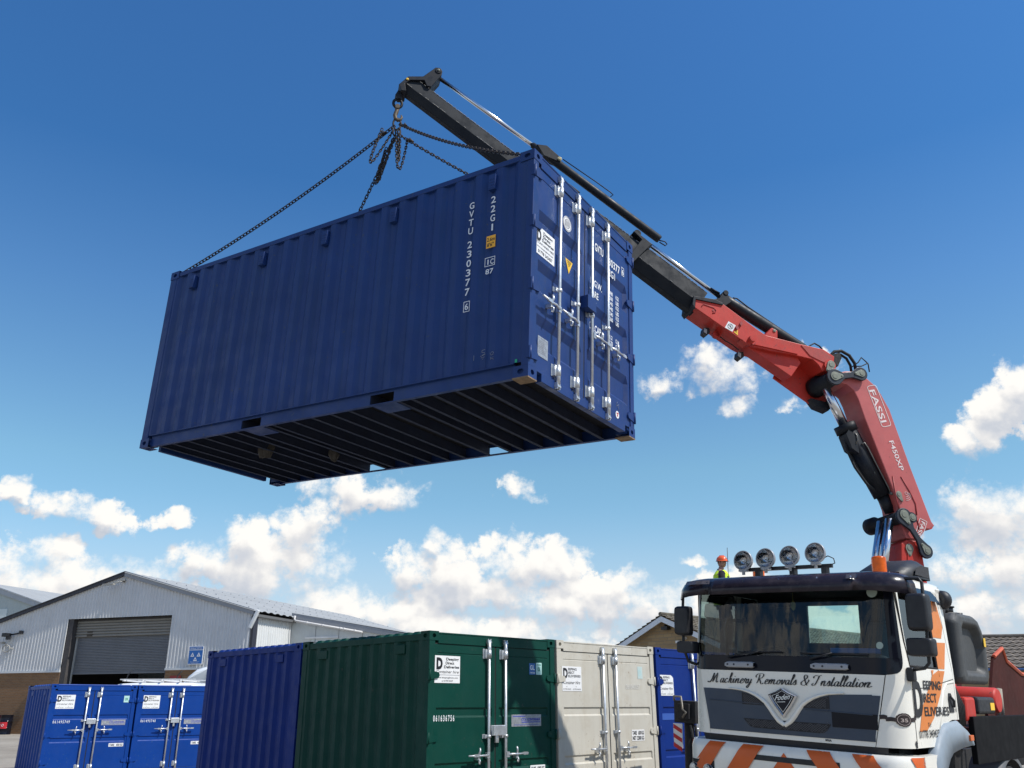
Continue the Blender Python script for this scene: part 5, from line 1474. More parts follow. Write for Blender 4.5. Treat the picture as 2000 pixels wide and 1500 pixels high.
# slew column and lifting rams
mb = cmb(); mb.prism([(-.05, 1.3), (-.05, 3.45), (0, 3.72), (.09, 3.77), (.23, 3.76), (.30, 3.62), (.30, 1.3)], -.20, .20, 'xzy')
mb.tube([(.12, 0, 1.15), (.12, 0, 2.0)], .40, 28)
col = build('slew_column', mb, redp, truck, .012)
pin('pin_cover', (.105, 3.655), .06, .205, .216, col, (-.01, -.09))
mb = cmb(); mb.prism([(.0, 3.3), (.10, 3.74), (.20, 3.74), (.22, 3.3)], .2005, .212, 'xzy'); build('column_plate', mb, redp, col, .004)
for n_ in (.14, -.05):
    mb = cmb(); mb.tube([(-.08, n_, 4.05), (-.36, n_, 3.20)], .062, 24); build('lifting_ram_rod', mb, chrome, truck)
    mb = cmb(); mb.tube([(-.36, n_, 3.20), (-.60, n_, 2.3)], .10, 20); build('lifting_ram_barrel', mb, cbl, truck)
# outer boom: deep body with wide upper plates
mb = cmb()
mb.prism([(-2.05, 6.56), (-1.30, 6.075), (-1.12, 6.30), (-1.20, 6.50), (-2.0, 6.70)], -.115, .115, 'xzy')
mb.prism([(-1.42, 6.15), (-.84, 5.76), (-.66, 5.70), (-.52, 5.86), (-.50, 6.30), (-.60, 6.42), (-1.25, 6.50)], -.20, -.165, 'xzy')
mb.prism([(-1.25, 6.50), (-.60, 6.40), (-.62, 6.36), (-1.2, 6.44)], -.165, .17, 'xzy')
ob_ = build('outer_boom', mb, redp, truck, .008, label='red outer boom section of the crane')
up = [(-2.74, 6.995), (-2.71, 7.13), (-2.28, 7.09), (-1.78, 6.735), (-1.66, 6.66), (-1.15, 6.575), (-.76, 6.52), (-.60, 6.42), (-.66, 6.18), (-.83, 6.18), (-.88, 6.27), (-.96, 6.345), (-1.29, 6.395), (-1.62, 6.42), (-1.86, 6.46), (-2.05, 6.545)]
mb = cmb(); mb.prism(up, -.18, .18, 'xzy'); build('outer_boom_housing', mb, redp, ob_, .008)
mb = cmb(); mb.prism([(-1.12, 6.55), (-.78, 6.50), (-.64, 6.40), (-.70, 6.28), (-.84, 6.33), (-1.0, 6.40)], .181, .19, 'xzy'); build('rubbed_plate', mb, redw, ob_)
mb = cmb(); mb.prism([(-.92, 5.84), (-.84, 5.72), (-.66, 5.66), (-.50, 5.82), (-.52, 5.90), (-.66, 5.80), (-.82, 5.82)], -.22, -.06, 'xzy'); build('boom_foot', mb, cbl, ob_, .006)
mb = cmb(); mb.prism([(-1.70, 6.64), (-1.55, 6.80), (-1.46, 6.76), (-1.48, 6.60)], -.13, .17, 'xzy'); sd = build('ram_saddle', mb, redp, ob_, .012)
pin('pin_cover', (-1.515, 6.75), .025, .17, .18, sd, m_=pinm)
mb = cmb(); mb.prism([(-2.78, 7.03), (-2.75, 7.17), (-2.42, 7.15), (-2.30, 7.10), (-2.30, 7.07), (-2.72, 7.12), (-2.74, 6.97)], -.20, .20, 'xzy'); build('boom_mouth', mb, cbl, ob_, .006)
# curved bead round the front bolt
mb = cmb(); mb.tube([(-2.63, .182, 7.02), (-2.60, .182, 7.06), (-2.45, .182, 7.02), (-2.41, .182, 6.98), (-2.43, .182, 6.94), (-2.47, .182, 6.93)], .008, 6); mb.tube([(-2.455, .18, 6.975), (-2.455, .186, 6.975)], .018, 12); build('boom_bead', mb, mat("dark_red_weld", (.30, .03, .03), .5), ob_)
mb = cmb(); mb.tube([(-1.95, .10, 6.53), (-1.95, .33, 6.53)], .052, 24); mb.tube([(-1.95, .33, 6.53), (-1.95, .331, 6.53)], .038, 20)
mb.prism([(-2.10, 6.53), (-1.98, 6.57), (-1.95, 6.50), (-2.02, 6.46)], .10, .26, 'xzy'); mb.prism([(-1.95, 6.50), (-1.93, 6.55), (-1.45, 6.49), (-1.2, 6.40)], .178, .20, 'xzy')
build('boom_boss', mb, redp, ob_)
mb = cmb()
for a, z in ((-1.55, 6.50), (-1.42, 6.46), (-1.88, 6.50)): mb.prism([(a - .04, z - .03), (a + .0, z), (a + .05, z + .04), (a + .02, z - .0)], .18, .20, 'xzy')
mb.prism([(-2.07, 6.80), (-2.04, 6.84), (-2.02, 6.80), (-2.05, 6.76)], .18, .20, 'xzy'); mb.prism([(-2.14, 6.74), (-2.11, 6.77), (-2.09, 6.73), (-2.12, 6.69)], .18, .20, 'xzy')
build('hose_clip', mb, mat("dark_red_weld", (.30, .03, .03), .5), ob_)
mb = cmb(); mb.prism([(-2.235, 6.825), (-2.125, 6.77), (-2.19, 6.665), (-2.30, 6.72)], .1805, .184, 'xzy'); sk = build('prohibition_sticker', mb, white_vinyl, ob_)
mb = MB(); ring(mb, CR(-2.213, .186, 6.745), CR(1, 0, 0) - CR(0, 0, 0), CR(0, 0, 1) - CR(0, 0, 0), .036, .043, 24); mb.beam(CR(-2.24, .186, 6.77), CR(-2.19, .186, 6.72), .007, .001, tuple(CR(0, 1, 0) - CR(0, 0, 0))); mb.tube([CR(-2.22, .186, 6.73), CR(-2.20, .186, 6.75), CR(-2.205, .186, 6.77)], .003, 4)
build('sticker_print', mb, ink, sk, recalc=False)
mb = cmb(); mb.prism([(-2.17, 6.665), (-2.10, 6.70), (-2.11, 6.615)], .1805, .184, 'xzy'); sk = build('hazard_triangle', mb, yellow_tag, ob_)
mb = MB(); mb.beam(CR(-2.125, .186, 6.68), CR(-2.128, .186, 6.655), .006, .001, tuple(CR(0, 1, 0) - CR(0, 0, 0))); build('sticker_print', mb, ink, sk, recalc=False)
for a, z in ((-2.50, 6.73), (-2.00, 6.40)):
    mb = cmb(); mb.prism([(a - .05, z - .03), (a - .03, z + .05), (a + .05, z + .05), (a + .06, z - .02), (a, z - .07)], -.12, .0, 'xzy'); wl = build('work_light', mb, blackp, ob_, .006)
    mb = cmb(); mb.prism([(a - .045, z - .02), (a - .03, z + .04), (a + .01, z + .02), (a, z - .05)], .0005, .004, 'xzy'); build('work_light_lens', mb, mat("grey_lens", (.35, .37, .40), .15, 0, .2, 30.), wl)
mb = cmb(); mb.tube([(-2.36, -.03, 6.68), (-2.36, .03, 6.68)], .055, 16); mb.prism([(-2.41, 6.70), (-2.31, 6.76), (-2.25, 6.72), (-2.33, 6.62)], -.03, .03, 'xzy'); build('lifting_lug', mb, redp, ob_)
mb = cmb(); mb.tube([(-2.30, 0, 6.66), (-2.22, 0, 6.60), (-2.12, 0, 6.55), (-2.02, 0, 6.47)], .008, 6); build('light_cable', mb, rubber, ob_)
# telescopic extensions (six-sided boxes)
def zc(a): return 7.835 + (-3.59 - a) * .719
dv = Vector((-1, 0, .719)).normalized(); pv = Vector((.719, 0, 1)).normalized()
def hexbox(name, a0, a1, h, w=.12, m_=cbl2, lab=None):
    mb = cmb(); sec = [(.5 * h, w * .86), (-.13 * h, w), (-.5 * h, w * .45), (-.5 * h, -w * .45), (-.13 * h, -w), (.5 * h, -w * .86)]
    rows = []
    for a in (a0, a1):
        c = Vector((a, 0, zc(a))); rows.append([(c.x + pv.x * p, n, c.z + pv.z * p) for p, n in sec])
    mb.grid(rows, closed=True); mb.F([mb.V(*p) for p in rows[0]]); mb.F([mb.V(*p) for p in rows[1]])
    o3 = build(name, mb, m_, truck, .008, label=lab)
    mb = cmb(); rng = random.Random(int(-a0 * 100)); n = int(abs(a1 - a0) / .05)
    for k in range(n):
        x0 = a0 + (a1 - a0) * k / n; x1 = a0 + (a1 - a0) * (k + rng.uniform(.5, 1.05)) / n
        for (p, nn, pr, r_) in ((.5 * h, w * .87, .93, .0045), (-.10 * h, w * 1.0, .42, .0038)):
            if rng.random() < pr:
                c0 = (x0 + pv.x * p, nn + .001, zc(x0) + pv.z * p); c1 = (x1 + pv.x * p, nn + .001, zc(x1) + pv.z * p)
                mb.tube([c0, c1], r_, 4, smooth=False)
    build('edge_highlight_wear', mb, mat("highlight_scuffed_metal", (.50, .50, .48), .35, .6, .3, 30.), o3)  # pale strips paint in the bright edge highlights, along with scratched metal
    return o3
hexbox('boom_extension', -2.60, -3.56, .39, .145)
hexbox('boom_extension', -3.5, -4.62, .365, .135); hexbox('boom_extension', -4.55, -5.15, .335, .125); hexbox('boom_extension', -5.1, -6.98, .30, .105)
for a, h in ((-3.56, .45), (-4.62, .40)):
    mb = cmb(); c = Vector((a, 0, zc(a)))
    pl = [(c.x + pv.x * p + dv.x * q, c.z + pv.z * p + dv.z * q) for p, q in ((-.5 * h, -.05), (-.5 * h, .05), (.5 * h, .05), (.56 * h, .22), (.62 * h, .20), (.60 * h, -.12), (.5 * h, -.10))]
    mb.prism(pl, -.16, .16, 'xzy'); build('extension_collar', mb, cbl, truck, .006)
# tip head
mb = cmb(); mb.prism([(-7.05, 10.08), (-7.09, 10.18), (-6.96, 10.345), (-6.74, 10.385), (-6.56, 10.58), (-6.50, 10.585), (-6.455, 10.53), (-6.47, 10.46), (-6.62, 10.22), (-6.68, 10.22), (-6.72, 10.32), (-6.93, 10.285), (-7.0, 10.21), (-6.98, 10.08)], -.13, .13, 'xzy')
mb.tube([(-6.515, -.14, 10.525), (-6.515, .14, 10.525)], .05, 16, smooth=False)
head = build('boom_head', mb, cbl, truck, .006)
pin('pin_cover', (-6.97, 10.29), .02, .13, .138, head, m_=yellow_tag); pin('pin_cover', (-6.515, 10.53), .02, .14, .148, head, m_=pinm)
mb = cmb(); mb.prism([(-7.13, 10.05), (-7.09, 10.14), (-7.02, 10.10), (-7.04, 10.0), (-7.09, 9.99)], -.05, .05, 'xzy'); build('hook_shackle', mb, cbl, head, .006)
mb = cmb(); mb.tube([(-7.085 + math.cos(2 * math.pi * k / 20) * .062, 0, 9.935 + math.sin(2 * math.pi * k / 20) * .075) for k in range(20)], .021, 10, closed=True); build('swivel_ring', mb, cbl, head)
mb = cmb()
mb.tube([(-7.085, 0, 9.875), (-7.085, 0, 9.83), (-7.10, 0, 9.77), (-7.115, 0, 9.72), (-7.105, 0, 9.665), (-7.07, 0, 9.64), (-7.03, 0, 9.66), (-7.015, 0, 9.70), (-7.025, 0, 9.74)], [.022, .028, .032, .030, .028, .027, .023, .018, .008], 12)
mb.tube([(-7.085, -.04, 9.865), (-7.085, .04, 9.865)], .035, 12)
build('crane_hook', mb, mat("brown_hook_steel", (.10, .075, .05), .55, .3, .3, 14., dirt=.4, dirtcol=(.20, .17, .12)), head)
# extension rams along the top
def cyl_part(name, p, q, r, m_, parent=truck, n=20):
    mb = cmb(); mb.tube([p, q], r, n); return build(name, mb, m_, parent)
cyl_part('extension_ram_rod', (-6.49, 0, 10.505), (-5.0, 0, 9.49), .031, chrome)
mb = cmb(); mb.tube([(-5.06, 0, 9.53), (-5.0, 0, 9.49), (-4.98, 0, 9.478), (-3.14, 0, 8.165), (-3.12, 0, 8.15)], [.045, .048, .062, .062, .05], 20)
mb.prism([(-5.0, 9.50), (-4.85, 9.50), (-4.62, 9.30), (-4.66, 9.24), (-4.9, 9.32)], -.075, .075, 'xzy')
b1 = build('extension_ram_barrel', mb, cbl, truck, .004)
pin('pin_cover', (-4.66, 9.29), .035, .075, .085, b1, m_=mat("brass_pin", (.25, .22, .13), .4, .6))
mb = cmb(); mb.tube([(-3.13, 0, 8.14), (-3.04, 0, 8.13), (-3.01, 0, 8.09), (-3.04, 0, 8.06), (-3.13, 0, 8.11)], .009, 6)
mb.tube([(-4.6, .05, 9.31), (-4.1, .06, 8.98), (-3.88, .06, 8.83), (-3.84, .06, 8.79), (-3.88, .05, 8.76)], .008, 6)
build('ram_pipe', mb, cbl, b1)
cyl_part('extension_ram_rod', (-3.46, 0, 8.165), (-2.20, 0, 7.275), .034, chrome)
mb = cmb(); mb.tube([(-3.50, -.09, 8.17), (-3.50, .09, 8.17)], .055, 16, smooth=False); mb.prism([(-3.62, 8.12), (-3.55, 8.20), (-3.42, 8.10), (-3.46, 8.02)], -.06, .06, 'xzy'); build('ram_anchor', mb, cbl, truck, .004)
mb = cmb(); mb.tube([(-2.22, 0, 7.29), (-2.20, 0, 7.275), (-1.0, 0, 6.58), (-.90, 0, 6.52)], [.06, .088, .088, .07], 24)
mb.prism([(-2.48, 7.17), (-2.30, 7.22), (-2.24, 7.32), (-2.16, 7.30), (-2.12, 7.18), (-2.26, 7.08)], -.11, .11, 'xzy'); mb.tube([(-2.19, -.12, 7.32), (-2.19, .12, 7.32)], .04, 16, smooth=False)
b2 = build('extension_ram_barrel', mb, cbl, truck, .004)
mb = cmb()
mb.tube([(-2.40, .05, 7.40), (-2.26, .05, 7.33)], .016, 8); mb.tube([(-2.35, -.03, 7.38), (-2.24, -.03, 7.33)], .014, 8)
mb.tube([(-2.0, 0, 7.26), (-2.02, 0, 7.31), (-1.96, 0, 7.30), (-1.80, 0, 7.18), (-1.0, 0, 6.68), (-.92, 0, 6.60)], .011, 6)
mb.tube([(-.98, 0, 6.60), (-.90, 0, 6.62), (-.78, 0, 6.69), (-.70, 0, 6.65), (-.66, 0, 6.60)], .012, 6)
build('ram_pipe', mb, cbl, b2)
mb = cmb()
mb.tube([(-.62, .05, 6.45), (-.50, .05, 6.56), (-.38, .05, 6.58), (-.26, .05, 6.52), (-.19, .05, 6.40), (-.19, .05, 6.27)], .024, 10)
mb.tube([(-.60, 0, 6.43), (-.48, 0, 6.53), (-.37, 0, 6.545), (-.28, 0, 6.49), (-.23, 0, 6.38), (-.23, 0, 6.25)], .02, 8)
mb.tube([(-.30, .1, 6.30), (-.16, .1, 6.40), (-.10, .1, 6.48), (-.03, .1, 6.42), (.0, .1, 6.38), (.0, .1, 6.26)], .009, 6); mb.tube([(-.22, .1, 6.33), (-.12, .1, 6.34), (0, .1, 6.40)], .009, 6)
mb.prism([(-.66, 6.36), (-.60, 6.48), (-.46, 6.52), (-.44, 6.44), (-.52, 6.30)], -.12, .12, 'xzy')
build('knee_hose', mb, rubber, truck)

# ------------------------------------------------------------------ chain sling
chm = mat("rusty_dark_chain", (.035, .028, .024), .6, .4, .4, 20., dirt=.4, dirtcol=(.10, .06, .035))
def chain_mesh(mb, pts, pitch=.052, r=.0075, w=.018):
    P = [Vector(p) for p in pts]; segs = [(b - a).length for a, b in zip(P, P[1:])]; tot = sum(segs); n = max(2, int(tot / pitch)); k = 0; acc = 0; out_p = []
    for i in range(n + 1):
        d = tot * i / n
        while k < len(segs) - 1 and acc + segs[k] < d: acc += segs[k]; k += 1
        out_p.append(P[k].lerp(P[k + 1], (d - acc) / segs[k]))
    for i in range(n):
        a, b = out_p[i], out_p[i + 1]; c = (a + b) / 2; t = (b - a).normalized()
        up = Vector((0, 0, 1)) if abs(t.z) < .9 else Vector((1, 0, 0)); s_ = t.cross(up).normalized(); q = t.cross(s_)
        side = (s_ if i % 2 else q); side = (side + (q if i % 2 else s_) * .25).normalized(); hl = pitch * .5 + r * .6 - w * .4
        lp = []
        for j in range(10):
            th = 2 * math.pi * j / 10
            lp.append(c + t * ((hl if math.cos(th) > 0 else -hl) * (1 if abs(math.cos(th)) > .1 else 0) + math.cos(th) * w * .6) + side * math.sin(th) * w)
        mb.tube(lp, r, 5, closed=True)
sling = root('chain_sling', "four legged rusty chain sling between the crane's hook and the lifted container", 'chain sling', Matrix.Translation((-1.655, 10.42, 9.66)))
SO = Vector((-1.655, 10.42, 9.66))
top = Vector((0, 0, 0)); mring = Vector((0, 0, -.10))
mb = MB(); fwd = Vector((.97, .22, 0))
mb.tube([Vector((0, 0, -.085)) + Vector((0, 0, 1)) * math.sin(t) * .10 + fwd * math.cos(t) * .055 for t in [2 * math.pi * k / 20 for k in range(20)]], .014, 8, closed=True)
for s in (-1, 1): mb.tube([Vector((s * .035, 0, -.22)) + Vector((0, 0, 1)) * math.sin(t) * .06 + Vector((.5, .87, 0)) * math.cos(t) * .035 for t in [2 * math.pi * k / 16 for k in range(16)]], .011, 8, closed=True)
build('master_link', mb, chm, sling)
def hw_(p): return (hM @ Vector(p)) - SO
ends = [hw_((.10, .08, 2.585)), hw_((.10, 2.438 - .08, 2.585)), hw_((6.058 - .10, 2.438 - .08, 2.585)), hw_((6.058 - .10, .08, 2.585))]
starts = [Vector((-.03, -.02, -.13)), Vector((-.02, .03, -.26)), Vector((.04, .02, -.26)), Vector((.04, -.02, -.10))]
for e, s_ in zip(ends, starts):
    pts = []
    sag = .10
    for k in range(17):
        t = k / 16; p = s_.lerp(e, t); p = p - Vector((0, 0, 4 * sag * t * (1 - t))); pts.append(p)
    mb = MB(); chain_mesh(mb, pts); c = build('chain_leg', mb, chm, sling)
    mb = MB(); d = (pts[-2] - pts[-1]).normalized()
    mb.tube([e + Vector((0, 0, .03)) + d * .02, e + Vector((0, 0, .0)), e + Vector((0, 0, -.05))], [.016, .02, .016], 8); build('end_hook', mb, chm, c)
    # shortening clutch
    pc = s_.lerp(e, .055 if e is not ends[1] else .14); mb = MB(); dd = (e - s_).normalized()
    mb.tube([pc - dd * .05, pc, pc + dd * .06], [.014, .026, .014], 8); mb.tube([pc, pc + Vector((0, 0, .04)) - dd * .01], [.018, .008], 6); build('shortening_clutch', mb, chm, c)
def loop(a, b, bottom):
    a = Vector(a); b = Vector(b); bo = Vector(bottom); pts = []
    for k in range(25):
        t = k / 24; p = a * (1 - t) ** 2 + b * t ** 2 + (bo * 2 - (a + b) * .5) * 2 * t * (1 - t)
        pts.append(p)
    mb = MB(); chain_mesh(mb, pts, .045, .007, .016); build('chain_tail', mb, chm, sling)
loop((-.20, -.05, -.20), (-.05, 0, -.20), (-.34, -.05, -.78))
loop((-.15, .10, -.42), (-.02, .02, -.30), (-.27, .12, -1.02)); loop((-.17, .12, -.46), (-.06, .06, -.30), (-.24, .12, -.97))
loop((.0, .0, -.25), (.16, .03, -.32), (.06, .0, -.86)); loop((.03, .0, -.2), (.05, .02, -.30), (.05, .02, -.70))
# ------------------------------------------------------------------ ground
def gz_(x, y):
    d = max(0., min(1., (math.hypot(x, y) - 27) / 17)); d = d * d * (3 - 2 * d); return .50 * d * (1 if x < 0 else max(0, 1 - x / 14))
mb = MB()
xs = [-900, -300, -120, -70, -50] + lin(-45, 30, 60) + [40, 60, 120, 300, 900]; ys = [-600, -150, -50, -20] + lin(-10, 65, 60) + [80, 120, 250, 500, 1200]
mb.grid([[(x, y, gz_(x, y)) for x in xs] for y in ys], smooth=True)
gm = bpy.data.materials.new("yard_concrete"); gm.use_nodes = True
t = gm.node_tree; b = t.nodes['Principled BSDF']; q = NG(t); tcn = q.n('ShaderNodeTexCoord'); ob = tcn.outputs['Object']
n1_ = q.noise(ob, .35, 8, .65); n2_ = q.noise(ob, 14, 6, .7); n3_ = q.noise(ob, 60, 3, .6)
c = q.ramp(n1_.outputs[0], [(.3, (.22, .19, .15)), (.55, (.33, .29, .235)), (.75, (.40, .355, .29))])
c = q.mix(q.mr(n2_.outputs[0], .4, .7, 0, .4), c, (.14, .125, .105)); c = q.mix(q.mr(n3_.outputs[0], .6, .75, 0, .35), c, (.40, .38, .34))
vor = q.n('ShaderNodeTexVoronoi', feature='DISTANCE_TO_EDGE'); q.link(q.vm('ADD', ob, q.vm('MULTIPLY', n1_.outputs['Color'], (1.5, 1.5, 0))), vor.inputs['Vector']); vor.inputs['Scale'].default_value = .22
c = q.mix(q.mr(vor.outputs[0], .0, .008, .75, 0), c, (.05, .045, .04))
q.link(c, b.inputs['Base Color']); b.inputs['Roughness'].default_value = .92
bp_ = q.n('ShaderNodeBump'); bp_.inputs['Strength'].default_value = .4; bp_.inputs['Distance'].default_value = .02; q.link(n2_.outputs[0], bp_.inputs['Height']); q.link(bp_.outputs[0], b.inputs['Normal'])
build('ground', mb, gm, kind='structure')

# ------------------------------------------------------------------ warehouse
clad = mat("grey_white_cladding", (.60, .60, .60), .5, 0, .05, .6, dirt=.25, dirtcol=(.36, .36, .35), streak=.25)
clad2 = mat("pale_panel_cladding", (.58, .60, .58), .5, 0, .04, .8, dirt=.25, dirtcol=(.36, .35, .33), streak=.2)
roofm = mat("grey_roof_sheet", (.33, .34, .34), .85, 0, .08, .5, dirt=.3, dirtcol=(.28, .28, .27))
flash = mat("grey_flashing", (.27, .28, .30), .5, 0, .05, 1.)
darkt = mat("dark_fascia", (.03, .032, .045), .5)
brick = brick_mat("orange_brown_brick", (.27, .14, .06), (.20, .10, .045), (.22, .17, .12))
be = R(18); bw = Vector((math.cos(be), -math.sin(be), 0)); bs = Vector((math.sin(be), math.cos(be), 0))
P0 = Vector((-25.0765, 46.0, 0))
wh = root('warehouse', "large grey clad warehouse with a half open roller shutter and brick base", 'warehouse', frameM(P0, bw, bs, ZZ))
XL, XA, XR, ZE, ZA, ZB = -1.74, 5.89, 13.52, 5.95, 8.05, 3.45
DX0, DX1, DZ = 2.72, 9.0, 5.90
LB = 23.5
def roofz(x): return ZE + (ZA - ZE) * (1 - abs(x - XA) / (XR - XA))
pit = .19
def corr_wall(mb, x0, x1, zlo, zhi, y=0., dep=.032, ax=0):
    n = max(1, round((x1 - x0) / pit)); p = (x1 - x0) / n; rows = []
    for k in range(n):
        a = x0 + k * p
        for q_, d in ((0, 0), (.30, 0), (.45, dep), (.85, dep)):
            xx = a + q_ * p; yy = y - dep + d
            rows.append([((xx, yy, z) if ax == 0 else (y + dep - d, xx, z)) for z in (zlo(xx), zhi(xx))])
    rows.append([((x1, y - dep, z) if ax == 0 else (y + dep, x1, z)) for z in (zlo(x1), zhi(x1))])
    mb.grid(rows)
mb = MB()
corr_wall(mb, XL, DX0, lambda x: ZB, lambda x: roofz(x) - .05); corr_wall(mb, DX0, DX1, lambda x: DZ, lambda x: roofz(x) - .05); corr_wall(mb, DX1, XR, lambda x: ZB, lambda x: roofz(x) - .05)
build('gable_cladding', mb, clad, wh)
for q0, q1 in ((XL, DX0), (DX1, XR)): mb = MB(); mb.box(q0, q1, 0, .25, 0, ZB); build('brick_base', mb, brick, wh)
mb = MB(); mb.box(XL, DX0 + .02, -.06, .0, ZB - .10, ZB); mb.box(DX1 - .02, XR, -.06, .0, ZB - .10, ZB); mb.box(DX0 - .03, DX0, -.04, -.0, ZB, DZ); build('drip_flashing', mb, mat("pale_trim", (.62, .63, .63), .5), wh)
mb = MB(); mb.box(DX0, DX0 + .32, .02, .5, 0, DZ); mb.box(DX0, DX1, .3, .5, DZ - .12, DZ); mb.box(DX1 - .05, DX1, .02, .5, 0, DZ)
build('door_jamb', mb, mat("dark_steel_jamb", (.06, .055, .055), .7, 0, .2, 3.), wh)
sh1 = mat("beige_shutter_slats", (.22, .21, .19), .55, 0, .06, 1.5, dirt=.3, dirtcol=(.13, .12, .10)); sh2 = mat("grey_shutter_slats", (.17, .18, .20), .45, .1, .06, 1.5, dirt=.2, dirtcol=(.10, .10, .09))
mb = MB(); rows = []
for k in range(6):
    z1 = 5.82 - k * .135
    for dz, dy in ((0, 0), (.03, -.05), (.10, -.05), (.13, 0)): rows.append([(x, .32 + dy, z1 - dz) for x in (DX0 + .34, DX1 - .05)])
mb.grid(rows); hb = build('shutter_hood', mb, sh1, wh)
mb = MB(); mb.box(DX0 + 1.05, DX0 + 1.38, .255, .262, 5.05, 5.15); mb.box(DX0 + 1.05, DX0 + 1.38, .255, .262, 5.22, 5.30); build('hood_label', mb, mat("dark_brown_label", (.05, .04, .03), .6), hb)
mb = MB(); rows = []; z = 5.02; k = 0
while z > 3.30:
    for dz, dy in ((0, 0), (.018, -.03), (.05, -.03), (.068, 0)): rows.append([(x, .42 + dy, z - dz) for x in (DX0 + .42, DX1 - .06)])
    z -= .075
mb.grid(rows); mb.box(DX0 + .42, DX1 - .06, .36, .44, z - .04, z + .01); build('roller_shutter', mb, sh2, wh)
mb = MB(); mb.box(DX0 + .36, DX0 + .42, .33, .40, 0, 5.03); build('shutter_rail', mb, mat("pale_rail", (.40, .40, .38), .5), wh)
# dark interior
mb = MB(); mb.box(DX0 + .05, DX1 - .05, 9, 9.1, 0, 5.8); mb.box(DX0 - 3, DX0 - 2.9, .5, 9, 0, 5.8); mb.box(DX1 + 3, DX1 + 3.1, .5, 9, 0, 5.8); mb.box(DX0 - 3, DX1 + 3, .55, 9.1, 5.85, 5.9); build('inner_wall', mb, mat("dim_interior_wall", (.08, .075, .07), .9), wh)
# roof
mb = MB()
for s in (-1, 1):
    xe = XR + .25 if s > 0 else XL - .25; n = 42
    rows = []
    for k in range(n + 1):
        y = -.18 + (LB + .2) * k / n
        for q_, dz in ((0, 0), (.25, .05), (.5, .05), (.75, 0)):
            yy = y + q_ * (LB + .2) / n
            if yy > LB + .1: break
            rows.append([(XA, yy, ZA + .03 + dz), (xe, yy, ZE - .07 + .03 + dz)])
    mb.grid(rows)
build('roof', mb, roofm, wh)
mb = MB()
for q_ in (.2, .45, .7, .93):
    for k in range(30):
        y = .4 + k * .78; x = XA + (XR - XA) * q_; mb.box(x - .02, x + .02, y - .02, y + .02, roofz(x) + .07, roofz(x) + .11)
build('roof_bolt', mb, flash, wh)
mb = MB(); mb.prism([(XA, ZA + .10), (XR + .12, ZE + .05), (XR + .12, ZE - .20), (XA, ZA - .17)], -.14, -.05, 'xzy'); build('right_verge', mb, flash, wh)
mb = MB(); mb.prism([(XA, ZA + .10), (XL - .12, ZE + .05), (XL - .12, ZE - .16), (XA, ZA - .12)], -.14, -.05, 'xzy'); build('left_verge', mb, darkt, wh)
# right side: corrugated wall, corner, gutter
mb = MB(); corr_wall(mb, .35, 3.4, lambda x: 0, lambda x: 5.75, y=XR - .05, ax=1); mb.grid([[(XR - .02, y, z) for z in (0, 5.8)] for y in (3.4, LB)]); mb.grid([[(x, LB, z) for z in (0, 6)] for x in (XL, XR)]); mb.grid([[(XL, y, z) for z in (0, 5.9)] for y in (0, LB)])
build('side_cladding', mb, mat("white_side_sheet", (.62, .63, .62), .5, 0, .04, .8, dirt=.3, dirtcol=(.4, .39, .36), streak=.3), wh)
mb = MB(); mb.box(XR - .06, XR + .10, .0, .34, 0, 5.72); build('corner_post', mb, darkt, wh)
mb = MB(); mb.box(XR + .05, XR + .22, .1, 3.45, 5.68, 5.80); build('gutter', mb, mat("dull_gutter", (.12, .12, .12), .6), wh)
mb = MB(); mb.beam((XR + .35, -.1, 5.95), (XR - .0, -.15, 5.15), .14, .16, (0, 1, 0)); build('rainwater_chute', mb, mat("pale_trim", (.62, .63, .63), .5), wh, .02)
mb = MB()
ex = [(XR, 6.05), (21.5, 4.62)]
mb.prism([(XR, 0), (XR, 5.98), (21.4, 4.55), (21.4, 0)], 3.45, 3.6, 'xzy'); mb.box(XR, 21.4, 3.6, LB, 0, 4.4)
sw_ = build('lean_to_wall', mb, clad2, wh)
mb = MB(); mb.prism([(XR, 6.16), (21.6, 4.68), (21.6, 4.44), (XR, 5.86)], 3.36, 3.45, 'xzy'); build('lean_to_verge', mb, flash, wh)
mb = MB(); rows = []
for k in range(61):
    y = 3.35 + (LB - 3.3) * k / 60
    for q_, dz in ((0, 0), (.1, .05), (.16, .05), (.26, 0)): rows.append([(XR - .05, y + q_, 6.17 + dz), (21.7, y + q_, 4.70 + dz)])
mb.grid(rows); build('lean_to_roof', mb, roofm, wh)
mb = MB()
for x in (14.9, 16.2, 17.5, 19, 20.4): mb.box(x, x + .02, 3.435, 3.452, 0, 5.9 - (x - XR) * .18)
build('panel_joint', mb, mat("joint_grey", (.25, .25, .25), .7), wh)
mb = MB(); mb.box(14.35, 16.2, 3.40, 3.45, 4.88, 4.97); build('window_head', mb, mat("pale_trim", (.62, .63, .63), .5), wh)
mb = MB(); mb.tube([(13.75, 3.30, 6.0), (13.75, 3.26, 5.82), (13.85, 3.24, 5.75), (17.6, 3.24, 5.10)], .055, 10)
for x in (14.5, 15.4, 16.4, 16.6, 17.2): mb.tube([(x - .03, 3.24, 5.75 - (x - 13.85) * .1733 + .005), (x + .03, 3.24, 5.75 - (x - 13.85) * .1733 - .005)], .07, 10)
build('rain_pipe', mb, mat("pale_pipe", (.60, .58, .56), .5), wh)
